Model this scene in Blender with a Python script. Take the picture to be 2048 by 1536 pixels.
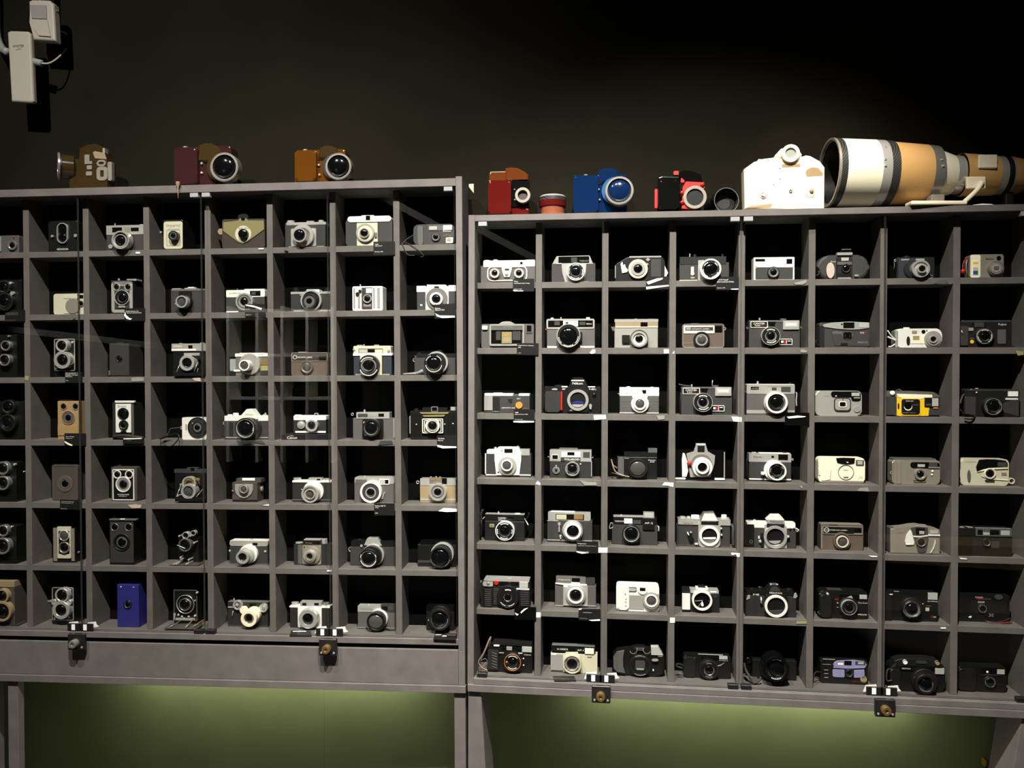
import bpy, bmesh, math, random
from mathutils import Matrix, Vector
random.seed(7)
for o in list(bpy.data.objects): bpy.data.objects.remove(o)
sc = bpy.context.scene
COL = sc.collection
ZO = 1.2756                      # height of the zero level (a shelf of the right cabinet) above the floor
# ---------------------------------------------------------------- camera
FPX = 1700.07; YAW = .12188; PITCH = .00915; ROLL = .00295
CAMP = Vector((.21361, -2.25455, .27445 + ZO))
fwd = Vector((-math.sin(YAW)*math.cos(PITCH), math.cos(YAW)*math.cos(PITCH), -math.sin(PITCH)))
rt0 = Vector((math.cos(YAW), math.sin(YAW), 0)); up0 = rt0.cross(fwd)
RT = rt0*math.cos(ROLL) + up0*math.sin(ROLL); UP = up0*math.cos(ROLL) - rt0*math.sin(ROLL)
cd = bpy.data.cameras.new('photo_camera'); cd.sensor_fit = 'HORIZONTAL'; cd.sensor_width = 36
cd.lens = FPX/2048*36; cd.clip_start = .01; cd.clip_end = 60
co = bpy.data.objects.new('photo_camera', cd); COL.objects.link(co)
m = Matrix((RT, UP, -fwd)).transposed().to_4x4(); m.translation = CAMP
co.matrix_world = m; sc.camera = co
# ---------------------------------------------------------------- world, exposure, ceiling spots
w = bpy.data.worlds.new('dark_room'); sc.world = w; w.use_nodes = True
w.node_tree.nodes['Background'].inputs[0].default_value = (.9, .88, .8, 1)
w.node_tree.nodes['Background'].inputs[1].default_value = .004
vs = sc.view_settings; vs.view_transform = 'Standard'; vs.look = 'None'; vs.exposure = 0; vs.gamma = 1
vs.use_curve_mapping = False
SPOTS = [  # position (x, y, z above zero level), target, watts, cone degrees, blend, colour
    ((-1.2, -1.68, 2.2), (-1.15, 0, -.25), 200, 92, 1, (1, .96, .90)),
    ((-.30, -1.68, 2.2), (-.66, 0, -.85), 480, 72, 1, (1, .96, .90)),
    ((.28, -1.68, 2.2), (.42, 0, -.55), 735, 60, 1, (1, .96, .90)),
    ((.95, -1.25, 2.2), (.74, .02, .72), 130, 18, .9, (1, .90, .74)),
]
# ---------------------------------------------------------------- materials
def lin(c):
    return tuple(((x/255)/12.92 if x <= 10 else ((x/255+.055)/1.055)**2.4) for x in c)
MATS = {}
def mat(name, rgb, rough=.5, metal=0., bump=0., bscale=700., spec=.5, trans=0., coat=0., vary=0., vscale=30.):
    m = bpy.data.materials.new(name); m.use_nodes = True; nt = m.node_tree
    b = nt.nodes['Principled BSDF']; c = lin(rgb)
    b.inputs['Base Color'].default_value = (*c, 1); b.inputs['Roughness'].default_value = rough
    b.inputs['Metallic'].default_value = metal; b.inputs['Specular IOR Level'].default_value = spec
    b.inputs['Transmission Weight'].default_value = trans; b.inputs['Coat Weight'].default_value = coat
    if bump or vary:
        tc = nt.nodes.new('ShaderNodeTexCoord')
    if bump:
        n = nt.nodes.new('ShaderNodeTexNoise'); n.inputs['Scale'].default_value = bscale; n.inputs['Detail'].default_value = 3
        bp = nt.nodes.new('ShaderNodeBump'); bp.inputs['Strength'].default_value = bump; bp.inputs['Distance'].default_value = .001
        nt.links.new(tc.outputs['Object'], n.inputs['Vector']); nt.links.new(n.outputs['Fac'], bp.inputs['Height'])
        nt.links.new(bp.outputs['Normal'], b.inputs['Normal'])
    if vary:
        n = nt.nodes.new('ShaderNodeTexNoise'); n.inputs['Scale'].default_value = vscale; n.inputs['Detail'].default_value = 5
        r = nt.nodes.new('ShaderNodeMapRange'); r.inputs['To Min'].default_value = 1-vary; r.inputs['To Max'].default_value = 1+vary
        r.inputs['From Min'].default_value = .3; r.inputs['From Max'].default_value = .7
        mx = nt.nodes.new('ShaderNodeMix'); mx.data_type = 'RGBA'; mx.blend_type = 'MULTIPLY'; mx.inputs['Factor'].default_value = 1
        nt.links.new(tc.outputs['Object'], n.inputs['Vector']); nt.links.new(n.outputs['Fac'], r.inputs['Value'])
        mx.inputs[6].default_value = (*c, 1); nt.links.new(r.outputs['Result'], mx.inputs[7])
        nt.links.new(mx.outputs[2], b.inputs['Base Color'])
    MATS[name] = m; return m
mat('paint', (97, 92, 88), .62, bump=.08, bscale=260, vary=.12, vscale=22, spec=.35)
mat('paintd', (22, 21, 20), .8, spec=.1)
mat('back', (10, 10, 9), .9, spec=.05)
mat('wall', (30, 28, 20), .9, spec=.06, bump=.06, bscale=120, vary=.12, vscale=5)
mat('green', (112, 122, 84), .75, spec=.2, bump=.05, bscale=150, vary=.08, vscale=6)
mat('floorm', (84, 80, 76), .5, vary=.15)
mat('dark', (48, 46, 44), .85)
mat('blk', (17, 17, 16), .38)
mat('gloss', (12, 12, 12), .12)
mat('lea', (27, 27, 26), .6, bump=.5, bscale=900)
mat('dgr', (46, 44, 43), .62, bump=.45, bscale=1000)
mat('gry', (82, 80, 78), .55, bump=.15, bscale=800)
mat('lgr', (142, 139, 134), .5)
mat('sil', (200, 197, 190), .26, .5)
mat('chr', (226, 224, 218), .15, .65)
mat('brs', (146, 143, 137), .28, .55)
mat('wht', (232, 229, 220), .4, .1)
mat('crm', (194, 188, 164), .45)
mat('chp', (150, 142, 128), .4, .35)
mat('gold', (156, 146, 102), .35, .5)
mat('tan', (160, 128, 86), .55)
mat('kha', (142, 124, 94), .6)
mat('brn', (88, 74, 64), .6, bump=.1)
mat('dbr', (50, 41, 34), .5)
mat('bgr', (66, 61, 55), .7, bump=.3)
mat('win', (14, 14, 14), .1)
mat('wing', (66, 66, 64), .12)
mat('fls', (170, 168, 162), .2, bump=.4, bscale=500)
mat('gls', (9, 9, 11), .10, coat=.6)
mat('bore', (128, 126, 122), .3, .45)
mat('olv', (126, 120, 84), .5)
mat('glg', (70, 68, 66), .08, coat=.3)
mat('glb', (50, 48, 120), .1)
mat('txt', (235, 233, 226), .6)
mat('gtx', (120, 116, 108), .6)
mat('ktx', (34, 32, 30), .6)
mat('red', (176, 30, 22), .4)
mat('org', (224, 132, 56), .45)
mat('yel', (236, 190, 28), .4)
mat('ylb', (150, 143, 100), .5)
mat('blu', (38, 38, 112), .5, bump=.2)
mat('nvy', (32, 35, 46), .6, bump=.4, bscale=900)
mat('lav', (138, 134, 172), .35)
mat('pnk', (190, 172, 160), .5)
mat('amb', (126, 102, 60), .3)
mat('pap', (240, 238, 230), .7)
mat('card', (28, 27, 27), .35)
mat('brass', (170, 140, 86), .3, .8)
mat('iron', (22, 21, 20), .45)
mat('clip', (150, 150, 150), .15)
mat('bone', (240, 226, 196), .45)
mat('beige', (196, 152, 92), .5, bump=.15, bscale=500)
mat('ivory', (240, 232, 204), .4)
mat('resinbrn', (70, 54, 30), .14, trans=.35, coat=.5)
mat('resinplm', (64, 36, 36), .14, trans=.35, coat=.5)
mat('resinamb', (116, 70, 18), .12, trans=.45, coat=.5)
mat('resinred', (100, 24, 20), .12, trans=.35, coat=.5)
mat('resinorg', (116, 60, 26), .14, trans=.4, coat=.5)
mat('resinblu', (14, 40, 80), .12, trans=.3, coat=.5)
mat('resinsky', (52, 96, 140), .2, trans=.2)
mat('resinpch', (160, 92, 64), .25, trans=.35)
mat('plastic', (180, 172, 158), .5)
mat('plasticg', (150, 152, 144), .5)
# carbon weave: diagonal stripes
m = mat('carbon', (22, 21, 20), .4); nt = m.node_tree
tc = nt.nodes.new('ShaderNodeTexCoord'); wv = nt.nodes.new('ShaderNodeTexWave'); wv.bands_direction = 'DIAGONAL'; wv.inputs['Scale'].default_value = 90
rp = nt.nodes.new('ShaderNodeValToRGB'); rp.color_ramp.elements[0].color = (.008, .008, .008, 1); rp.color_ramp.elements[1].color = (.06, .058, .055, 1)
nt.links.new(tc.outputs['Object'], wv.inputs['Vector']); nt.links.new(wv.outputs['Fac'], rp.inputs['Fac'])
nt.links.new(rp.outputs['Color'], nt.nodes['Principled BSDF'].inputs['Base Color'])
# clear sheet glass: transmits straight, mirrors a little more at grazing angles
m = bpy.data.materials.new('pane'); m.use_nodes = True; nt = m.node_tree; nt.nodes.clear()
lw = nt.nodes.new('ShaderNodeLayerWeight'); lw.inputs['Blend'].default_value = .5
pw = nt.nodes.new('ShaderNodeMath'); pw.operation = 'POWER'; pw.inputs[1].default_value = 5
ma = nt.nodes.new('ShaderNodeMath'); ma.operation = 'MULTIPLY_ADD'; ma.inputs[1].default_value = .9; ma.inputs[2].default_value = .042
tr = nt.nodes.new('ShaderNodeBsdfTransparent'); tr.inputs[0].default_value = (.985, .99, .98, 1)
gl = nt.nodes.new('ShaderNodeBsdfGlossy'); gl.inputs['Roughness'].default_value = 0.
mx = nt.nodes.new('ShaderNodeMixShader'); out = nt.nodes.new('ShaderNodeOutputMaterial')
nt.links.new(lw.outputs['Facing'], pw.inputs[0]); nt.links.new(pw.outputs[0], ma.inputs[0]); nt.links.new(ma.outputs[0], mx.inputs[0])
nt.links.new(tr.outputs[0], mx.inputs[1]); nt.links.new(gl.outputs[0], mx.inputs[2]); nt.links.new(mx.outputs[0], out.inputs[0])
MATS['pane'] = m
mat('paneedge', (56, 58, 54), .2)
m = bpy.data.materials.new('tube_glow'); m.use_nodes = True
b = m.node_tree.nodes['Principled BSDF']; b.inputs['Emission Color'].default_value = (1, .97, .82, 1); b.inputs['Emission Strength'].default_value = 36; MATS['glow'] = m
m = bpy.data.materials.new('lamp_glow'); m.use_nodes = True
b = m.node_tree.nodes['Principled BSDF']; b.inputs['Emission Color'].default_value = (1, .93, .82, 1); b.inputs['Emission Strength'].default_value = 12; MATS['lampglow'] = m
# ---------------------------------------------------------------- frames of reference
def frame(o, ex, ez):
    ex = Vector(ex).normalized(); ez = Vector(ez); ez = (ez - ez.dot(ex)*ex).normalized(); ey = ez.cross(ex)
    M = Matrix((ex, ey, ez)).transposed().to_4x4(); M.translation = Vector(o) + Vector((0, 0, ZO)); return M
FR = frame((0, 0, 0), (1, 0, 0), (0, 0, 1))
FL = frame((-.2, 0, 0), (1, .03658, .00874), (0, 0, 1))      # the left cabinet stands a touch askew
WLD = Matrix.Translation((0, 0, ZO))
def ray(px, py): return fwd + RT*((px-1024)/FPX) - UP*((py-768)/FPX)
def un(M, px, py, y):
    I = M.inverted(); c = I @ CAMP; q = I.to_3x3() @ ray(px, py); t = (y-c.y)/q.y; return c + q*t
def unz(M, px, py, z):
    I = M.inverted(); c = I @ CAMP; q = I.to_3x3() @ ray(px, py); t = (z-c.z)/q.z; return c + q*t
# ---------------------------------------------------------------- mesh helpers
def link(name, me, mt, parent=None, M=None):
    if mt is not None:
        for x in (mt if isinstance(mt, (list, tuple)) else [mt]): me.materials.append(MATS[x])
    o = bpy.data.objects.new(name, me); COL.objects.link(o)
    if parent: o.parent = parent
    if M is not None: o.matrix_world = M
    return o
def tag(o, label=None, cat=None, group=None, kind=None):
    if label: o['label'] = label
    if cat: o['category'] = cat
    if group: o['group'] = group
    if kind: o['kind'] = kind
    return o
def empty(name, M):
    o = bpy.data.objects.new(name, None); o.empty_display_size = .02; COL.objects.link(o); o.matrix_world = M; return o
def mesh(vs_, fs, smooth=False):
    me = bpy.data.meshes.new('m'); me.from_pydata([tuple(v) for v in vs_], [], fs); me.update()
    if smooth:
        for p in me.polygons: p.use_smooth = True
    return me
def bm2me(bm, smooth=False):
    bmesh.ops.recalc_face_normals(bm, faces=bm.faces); me = bpy.data.meshes.new('m'); bm.to_mesh(me); bm.free()
    if smooth:
        for p in me.polygons: p.use_smooth = True
    return me
def boxme(x0, x1, y0, y1, z0, z1, bev=0., seg=1):
    bm = bmesh.new(); bmesh.ops.create_cube(bm, size=1)
    for v in bm.verts: v.co = Vector((x0+(v.co.x+.5)*(x1-x0), y0+(v.co.y+.5)*(y1-y0), z0+(v.co.z+.5)*(z1-z0)))
    if bev: bmesh.ops.bevel(bm, geom=bm.edges[:], offset=bev, segments=seg, affect='EDGES', profile=.5)
    return bm2me(bm)
def rrect(x0, z0, x1, z1, r, n=5):
    r = max(0, min(r, (x1-x0)/2-1e-5, (z1-z0)/2-1e-5))
    if r < 1e-5: return [(x0, z0), (x1, z0), (x1, z1), (x0, z1)]
    P = []
    for cx, cz, a in ((x1-r, z0+r, -90), (x1-r, z1-r, 0), (x0+r, z1-r, 90), (x0+r, z0+r, 180)):
        for i in range(n+1):
            t = math.radians(a+90*i/n); P.append((cx+r*math.cos(t), cz+r*math.sin(t)))
    return P
def prism(P, y0, y1, bev=0., seg=1, backbev=False):
    """polygon P in the x-z plane extruded from y0 (front) to y1 (back)"""
    bm = bmesh.new(); A = [bm.verts.new((x, y0, z)) for x, z in P]; B = [bm.verts.new((x, y1, z)) for x, z in P]
    n = len(P); bm.faces.new(A); bm.faces.new(B[::-1])
    for i in range(n): bm.faces.new((A[i], B[i], B[(i+1) % n], A[(i+1) % n]))
    if bev:
        bm.edges.ensure_lookup_table(); E = [bm.edges.get((A[i], A[(i+1) % n])) for i in range(n)]
        if backbev: E += [bm.edges.get((B[i], B[(i+1) % n])) for i in range(n)]
        bmesh.ops.bevel(bm, geom=E, offset=bev, segments=seg, affect='EDGES', profile=.5, clamp_overlap=True)
    return bm2me(bm)
def framering(P, Q, y0, y1):
    """ring between outline P and inner outline Q (same count)"""
    n = len(P); V = [(x, y0, z) for x, z in P]+[(x, y0, z) for x, z in Q]+[(x, y1, z) for x, z in P]+[(x, y1, z) for x, z in Q]; Fc = []
    for i in range(n):
        j = (i+1) % n; Fc += [(i, j, n+j, n+i), (i, 2*n+i, 2*n+j, j), (n+i, n+j, 3*n+j, 3*n+i)]
    return mesh(V, Fc)
def lathe(prof, cx, cz, n=36, axis='y', closed=False, start=None):
    """prof: (radius, coordinate along axis)"""
    V = []; Fc = []; rows = []
    for r, a in prof:
        if r < 1e-6:
            rows.append([len(V)]); V.append((cx, a, cz) if axis == 'y' else (cx, cz, a)); continue
        row = []
        for i in range(n):
            t = 2*math.pi*i/n; row.append(len(V))
            V.append((cx+r*math.cos(t), a, cz+r*math.sin(t)) if axis == 'y' else (cx+r*math.cos(t), cz+r*math.sin(t), a))
        rows.append(row)
    for A, B in zip(rows, rows[1:]):
        for i in range(n):
            j = (i+1) % n
            if len(A) == 1 and len(B) == 1: continue
            if len(A) == 1: Fc.append((A[0], B[i], B[j]))
            elif len(B) == 1: Fc.append((A[i], A[j], B[0]))
            else: Fc.append((A[i], A[j], B[j], B[i]))
    bm = bmesh.new(); bv = [bm.verts.new(v) for v in V]
    for f in Fc: bm.faces.new([bv[k] for k in f])
    me = bm2me(bm)
    for p in me.polygons: p.use_smooth = True
    me.set_sharp_from_angle(angle=math.radians(35)); return me
def tube(P, r, n=8):
    P = [Vector(p) for p in P]
    if len(P) > 2:                                    # smooth the path
        Q = []
        for i in range(len(P)-1):
            a, b, c, d = P[max(i-1, 0)], P[i], P[i+1], P[min(i+2, len(P)-1)]
            for k in range(5):
                t = k/5; Q.append(.5*((2*b)+(c-a)*t+(2*a-5*b+4*c-d)*t*t+(3*b-a-3*c+d)*t**3))
        P = Q+[P[-1]]
    V = []; Fc = []; nrm = Vector((.13, .9, .41))
    for i, p in enumerate(P):
        t = (P[min(i+1, len(P)-1)]-P[max(i-1, 0)]).normalized(); u = (nrm - nrm.dot(t)*t).normalized(); v = t.cross(u)
        for k in range(n):
            a = 2*math.pi*k/n; V.append(p+u*r*math.cos(a)+v*r*math.sin(a))
    for i in range(len(P)-1):
        for k in range(n): Fc.append((i*n+k, i*n+(k+1) % n, (i+1)*n+(k+1) % n, (i+1)*n+k))
    Fc.append(tuple(range(n))[::-1]); Fc.append(tuple(range((len(P)-1)*n, len(P)*n)))
    return mesh(V, Fc, True)
def textme(s, x0, z0, x1, z1, y, th=.0003):
    """flat lettering fitted into a rectangle of the x-z plane, facing -y"""
    cu = bpy.data.curves.new('t', 'FONT'); cu.body = s; cu.size = 1; cu.resolution_u = 2
    to = bpy.data.objects.new('t', cu); COL.objects.link(to)
    me = bpy.data.meshes.new_from_object(to.evaluated_get(bpy.context.evaluated_depsgraph_get()))
    bpy.data.objects.remove(to); bpy.data.curves.remove(cu)
    xs = [v.co.x for v in me.vertices] or [0, 1]; ys = [v.co.y for v in me.vertices] or [0, 1]
    a, b, c, d = min(xs), max(xs), min(ys), max(ys)
    for v in me.vertices:
        v.co = Vector((x0+(v.co.x-a)/(b-a+1e-9)*(x1-x0), y, z0+(v.co.y-c)/(d-c+1e-9)*(z1-z0)))
    me.update(); return me
# ---------------------------------------------------------------- cabinets' grids
PX = {'L': (-1.2388, .17631, .01718), 'R': (0., .17541, .01701)}      # first inner divider, pitch, thickness
def shelfz(cab, s): return .63001 - s*.17605 if cab == 'L' else .525 - s*.175
FRM = {'L': FL, 'R': FR}
DEPTH = .09
# zoom windows in which positions were read off the photograph: x, y, width
ZW = dict(A=(0,380,300),B=(280,400,280),C=(540,400,380),D=(0,530,300),E=(280,530,280),F=(540,530,380),G=(0,640,300),H=(280,640,280),
 I=(540,650,380),J=(0,770,300),K=(280,770,280),L=(540,780,380),M=(0,890,300),N=(280,890,280),O=(540,900,380),P=(0,1020,300),Q=(280,1030,280),
 R=(540,1030,400),S=(0,1140,300),T=(280,1150,280),U=(540,1160,400),a=(940,430,280),b=(1200,430,300),c=(1480,430,300),d=(1760,430,288),
 e=(940,590,280),f=(1200,590,300),g=(1480,590,300),h=(1760,590,288),i=(940,730,280),j=(1200,730,300),k=(1480,730,300),l=(1760,740,288),
 m=(940,860,280),n=(1200,860,300),o=(1480,860,300),p=(1760,860,288),q=(940,990,280),r=(1200,990,300),s=(1480,990,300),t=(1760,1000,288),
 u=(940,1120,280),v=(1200,1120,300),w=(1480,1120,300),x=(1760,1130,288),y=(940,1250,300),z=(1200,1250,300),aa=(1480,1250,300),bb=(1700,1260,367.95))
def zp(zk, x, y):
    a, b, w_ = ZW[zk]; s = 2048/w_; return a+x/s, b+y/s
ORD = ('top', 'second', 'third', 'fourth', 'fifth', 'sixth', 'bottom')
class Cam: lim = (-9., 9.)
K = None
def cam(cab, row, zk, name, look, box, mt, th=34, y=None, rf=0, e=1.2, body=True, poly=None, lift=0, cat='camera'):
    """start a camera standing in a pigeonhole; box = outline of its body front as read in zoom window zk"""
    global K
    K = Cam(); K.zk = zk; K.cab = cab; K.row = row; F = FRM[cab]; zs = shelfz(cab, row) + lift
    if y is None:
        y = .012
        if zs < .06:
            px, py = zp(zk, (box[0]+box[2])/2, box[3]); y = unz(F, px, py, zs).y
        y = max(.006, min(.042, y))
    px, py = zp(zk, (box[0]+box[2])/2, box[3]); x = un(F, px, py, y).x
    K.M = F @ Matrix.Translation((x, y, zs+.0002)); K.y = y; K.th = min(th/1000, DEPTH-y-.003)
    x0_, p_, t_ = PX[cab]; i_ = math.floor((x-x0_-t_/2)/p_); K.lim = (x0_+i_*p_+t_+.0012-x, x0_+(i_+1)*p_-.0012-x)
    K.root = empty(name, K.M)
    side = "left" if cab == 'L' else "right"
    tag(K.root, f"{look}, {side} cabinet's {ORD[row]} row", cat, 'cameras in the display cabinets')
    K.lens = None; K.box = box
    if body:
        if poly: P = [pt(a, b, 0) for a, b in poly]; zm = min(p[1] for p in P); P = [(a, 0 if b < zm+.003 else b) for a, b in P]
        else:
            x0, z1 = pt(box[0], box[1], 0); x1, z0 = pt(box[2], box[3], 0); P = rrect(x0, 0, x1, z1, ml(rf))
        link('body', prism(P, 0, K.th, e/1000, 2, True), mt, K.root, K.M)
    return K
def pt(x, y, d):
    q = un(K.M, *zp(K.zk, x, y), -d/1000); return min(max(q.x, K.lim[0]), K.lim[1]), max(q.z, .0003)
def ml(px, d=0):
    return abs(un(K.M, *zp(K.zk, 100+px, 0), -d/1000).x - un(K.M, *zp(K.zk, 100, 0), -d/1000).x)
def bx(name, mt, x0, y0, x1, y1, d=1.2, b=-1, r=0, e=.35, par=None):
    u0, w1 = pt(x0, y0, d); u1, w0 = pt(x1, y1, d)
    if w1-w0 < .0004: w0 = max(.0001, w1-.0004)
    return link(name, prism(rrect(u0, w0, u1, w1, ml(r)), -d/1000, min(-b/1000, K.th), min(e/1000, (w1-w0)/3, (u1-u0)/3, abs(d-b)/2500), 3 if e >= 2 else 1), mt, par or K.root, K.M)
def pl(name, mt, P, d=1.2, b=-1, e=.35, par=None):
    Q = [pt(a, c, d) for a, c in P]; return link(name, prism(Q, -d/1000, min(-b/1000, K.th), e/1000), mt, par or K.root, K.M)
def rr(name, mt, x0, y0, x1, y1, wd, d=1.6, b=0, r=0, par=None):
    u0, w1 = pt(x0, y0, d); u1, w0 = pt(x1, y1, d); t = ml(wd); R = max(ml(r), t+.0003)
    return link(name, framering(rrect(u0, w0, u1, w1, R), rrect(u0+t, w0+t, u1-t, w1-t, R-t), -d/1000, -b/1000), mt, par or K.root, K.M)
def ln(cx, cy, rings, glass=None, name='lens', sub='lens_ring'):
    """lens made of rings (material, outer radius, inner radius, back mm, front mm) and a glass (radius, mm, material)"""
    mx_ = max(r[4] for r in rings); lim = (K.y+.0215)*1000; s = min(1, lim/max(mx_, 1)); top = None
    for i, (mt, R, r, d0, d1) in enumerate(rings):
        d0 *= s; d1 *= s; u, w_ = pt(cx, cy, d1 if d1 > 6 else mx_*s*.7); R = ml(R); r = ml(r); c = min(.0005, (R-r)*.3); w_ = max(w_, R+.0004); u = min(max(u, K.lim[0]+R), K.lim[1]-R)
        bk = -(d0-1.5)/1000; f_ = -d1/1000
        pr = [(R, bk), (R, f_+c), (R-c, f_), (r+c if r else 0, f_)] + ([(r, f_+c), (r, bk)] if r else [])
        o = link(name if top is None else sub, lathe(pr, u, w_, 40 if R > .006 else 22), mt, top or K.root, K.M)
        if top is None: top = o
    if glass:
        g = list(glass)+['gls']; d = g[1]*s; u, w_ = pt(cx, cy, max(d, mx_*s*.7)); R = ml(g[0]); h = R*.34; w_ = max(w_, ml(rings[0][1])+.0004); u = min(max(u, K.lim[0]+ml(rings[0][1])), K.lim[1]-ml(rings[0][1]))
        pr = [(R*math.cos(t*math.pi/10), -d/1000-h*math.sin(t*math.pi/10)) for t in range(0, 5)]+[(0, -d/1000-h)]
        link('lens_glass', lathe(pr, u, w_, 32), g[2], top, K.M)
        rin = [r_[2] for r_ in rings if r_[2] and r_[4]*s > d]; rin = ml(min(rin)) if rin else 0
        if rin > R*1.04:
            fr_ = min(r_[4] for r_ in rings if r_[2] and ml(r_[2]) <= rin*1.001)*s
            link('lens_bore', lathe([(rin*.995, -fr_/1000+.0004), (R*.99, -d/1000-.0002)], u, w_, 36), 'bore', top, K.M)
    K.lens = top; K.ls = s; return top
def mk(cx, cy, r, h, arcs, d, mt='txt'):
    """engraved lettering round a lens, as short dashes; arcs in degrees, 0 = right, 90 = up"""
    d *= K.ls; u, w_ = pt(cx, cy, d); R = ml(r); hh = ml(h)/2; V = []; Fc = []
    for a0, a1 in arcs:
        n = max(1, int(abs(a1-a0)/9))
        for i in range(n):
            b0 = math.radians(a0+(a1-a0)*(i+.12)/n); b1 = math.radians(a0+(a1-a0)*(i+.82)/n); k = len(V)
            for (q, t) in ((R-hh, b0), (R-hh, b1), (R+hh, b1), (R+hh, b0)): V.append((u+q*math.cos(t), -d/1000-.0003, w_+q*math.sin(t)))
            Fc.append((k, k+1, k+2, k+3))
    return link('engraving', mesh(V, Fc), mt, K.lens or K.root, K.M)
def dt(name, mt, cx, cy, r, d=2, b=-1, par=None):
    u, w_ = pt(cx, cy, d); R = ml(r); c = min(.0005, R*.3); w_ = max(w_, R+.0004)
    return link(name, lathe([(R, -b/1000), (R, -d/1000+c), (R-c, -d/1000), (0, -d/1000)], u, w_, 28), mt, par or K.root, K.M)
def el(name, mt, cx, cy, rx, ry, d=1.5, b=-1, par=None):
    return pl(name, mt, [(cx+rx*math.cos(t*math.pi/12), cy-ry*math.sin(t*math.pi/12)) for t in range(24)], d, b, .2, par)
def dome(name, mt, cx, cy, r, d, h, par=None):
    u, w_ = pt(cx, cy, d); R = ml(r)
    pr = [(R, .0005)]+[(R*math.cos(t*math.pi/12), -d/1000-h/1000*math.sin(t*math.pi/12)) for t in range(0, 6)]+[(0, -d/1000-h/1000)]
    return link(name, lathe(pr, u, w_, 30), mt, par or K.root, K.M)
def kn(name, mt, x0, y0, x1, y1, dep=None):
    """upright round knob or button on top of the body, from y0 down to y1"""
    d = -(K.th*500 if dep is None else dep); u0, w1 = pt(x0, y0, d); u1, w0 = pt(x1, y1, d); R = (u1-u0)/2; c = min(.0006, R*.3, (w1-w0)*.3)
    R = min(R, .013)
    return link(name, lathe([(R, w0-.002), (R, w1-c), (R-c, w1), (0, w1)], (u0+u1)/2, -d/1000, 22, 'z'), mt, K.root, K.M)
def rg(cx, cy, R, r=1.1, mt='chr', d=-8):
    u, w_ = pt(cx, cy, d); R = ml(R); P = [(u+R*math.cos(t*math.pi/6), -d/1000, w_+R*math.sin(t*math.pi/6)) for t in range(13)]
    return link('strap_lug', tube(P, r/1000, 6), mt, K.root, K.M)
def stp(P, r=1.3, mt='blk', name='strap', d=3):
    Q = []
    for p in P:
        dd = p[2] if len(p) > 2 else d; q = un(K.M, *zp(K.zk, p[0], p[1]), -dd/1000); u = min(max(q.x, K.lim[0]+r/1000), K.lim[1]-r/1000) if dd < K.y*1000 else q.x; Q.append((u, -dd/1000, max(q.z, r/1000+.0009) if dd < K.y*1000+r+1.5 else q.z))
    return link(name, tube(Q, r/1000, 7), mt, K.root, K.M)
def tx(s, mt, x0, y0, x1, y1, d=1.4, par=None):
    u0, w1 = pt(x0, y0, d); u1, w0 = pt(x1, y1, d)
    return link('lettering', textme(s, u0, w0, u1, w1, -d/1000-.0004), mt, par or K.root, K.M)
CARDN = [0]
def card(cab, row, zk, x0, y0, x1, y1, lines, look, torn=None, tilt=0, yy=-.004, mt='card'):
    """caption card stuck to the front edge of a shelf"""
    global K
    sv = K; K = Cam(); K.zk = zk; F = FRM[cab]; q0 = un(F, *zp(zk, (x0+x1)/2, y1), yy)
    K.M = F @ Matrix.Translation((q0.x, yy, q0.z)) @ Matrix.Rotation(math.radians(tilt), 4, 'Y'); K.y = yy; K.th = .0035; K.row = row; K.cab = cab
    K.root = empty('caption_card', K.M); tag(K.root, look, 'caption card', 'caption cards on the shelf edges'); K.lens = None
    def pf(x, y): q = un(K.M, *zp(zk, x, y), 0); return q.x, q.z
    a = pf(x0, y0); b = pf(x1, y1)
    link('card', prism(rrect(a[0], b[1], b[0], a[1], .0008), 0, .0032, .0003), mt, K.root, K.M)
    for s, m_, p0, p1, p2, p3 in lines:
        c0 = pf(p0, p1); c1 = pf(p2, p3); link('lettering', textme(s, c0[0], c1[1], c1[0], c0[1], -.0003), m_, K.root, K.M)
    for P in (torn or []):
        Q = [pf(*p) for p in P]; link('torn_edge', prism(Q, -.0016, .0004), 'pap', K.root, K.M)
    K = sv
# ---------------------------------------------------------------- room shell
def struct(name, me, mt, M=WLD): return tag(link(name, me, mt, None, M), kind='structure')
XW0, XW1, YW0, YW1, ZF, ZC = -3.4, 3.4, -5.2, .125, -ZO, 2.5
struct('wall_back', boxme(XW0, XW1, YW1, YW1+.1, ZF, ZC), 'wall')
struct('wall_left', boxme(XW0-.1, XW0, YW0, YW1, ZF, ZC), 'dark')
struct('wall_right', boxme(XW1, XW1+.1, YW0, YW1, ZF, ZC), 'dark')
struct('wall_front', boxme(XW0, XW1, YW0-.1, YW0, ZF, ZC), 'dark')
struct('floor', boxme(XW0, XW1, YW0, YW1, ZF-.1, ZF), 'floorm')
struct('ceiling', boxme(XW0, XW1, YW0, YW1, ZC, ZC+.1), 'dark')
# olive-green lower wall with its butt joint, below the cabinets
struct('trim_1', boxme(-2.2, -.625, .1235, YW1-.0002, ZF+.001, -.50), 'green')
struct('trim_2', boxme(-.6245, 1.9, .1235, YW1-.0002, ZF+.001, -.50), 'green')
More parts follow.
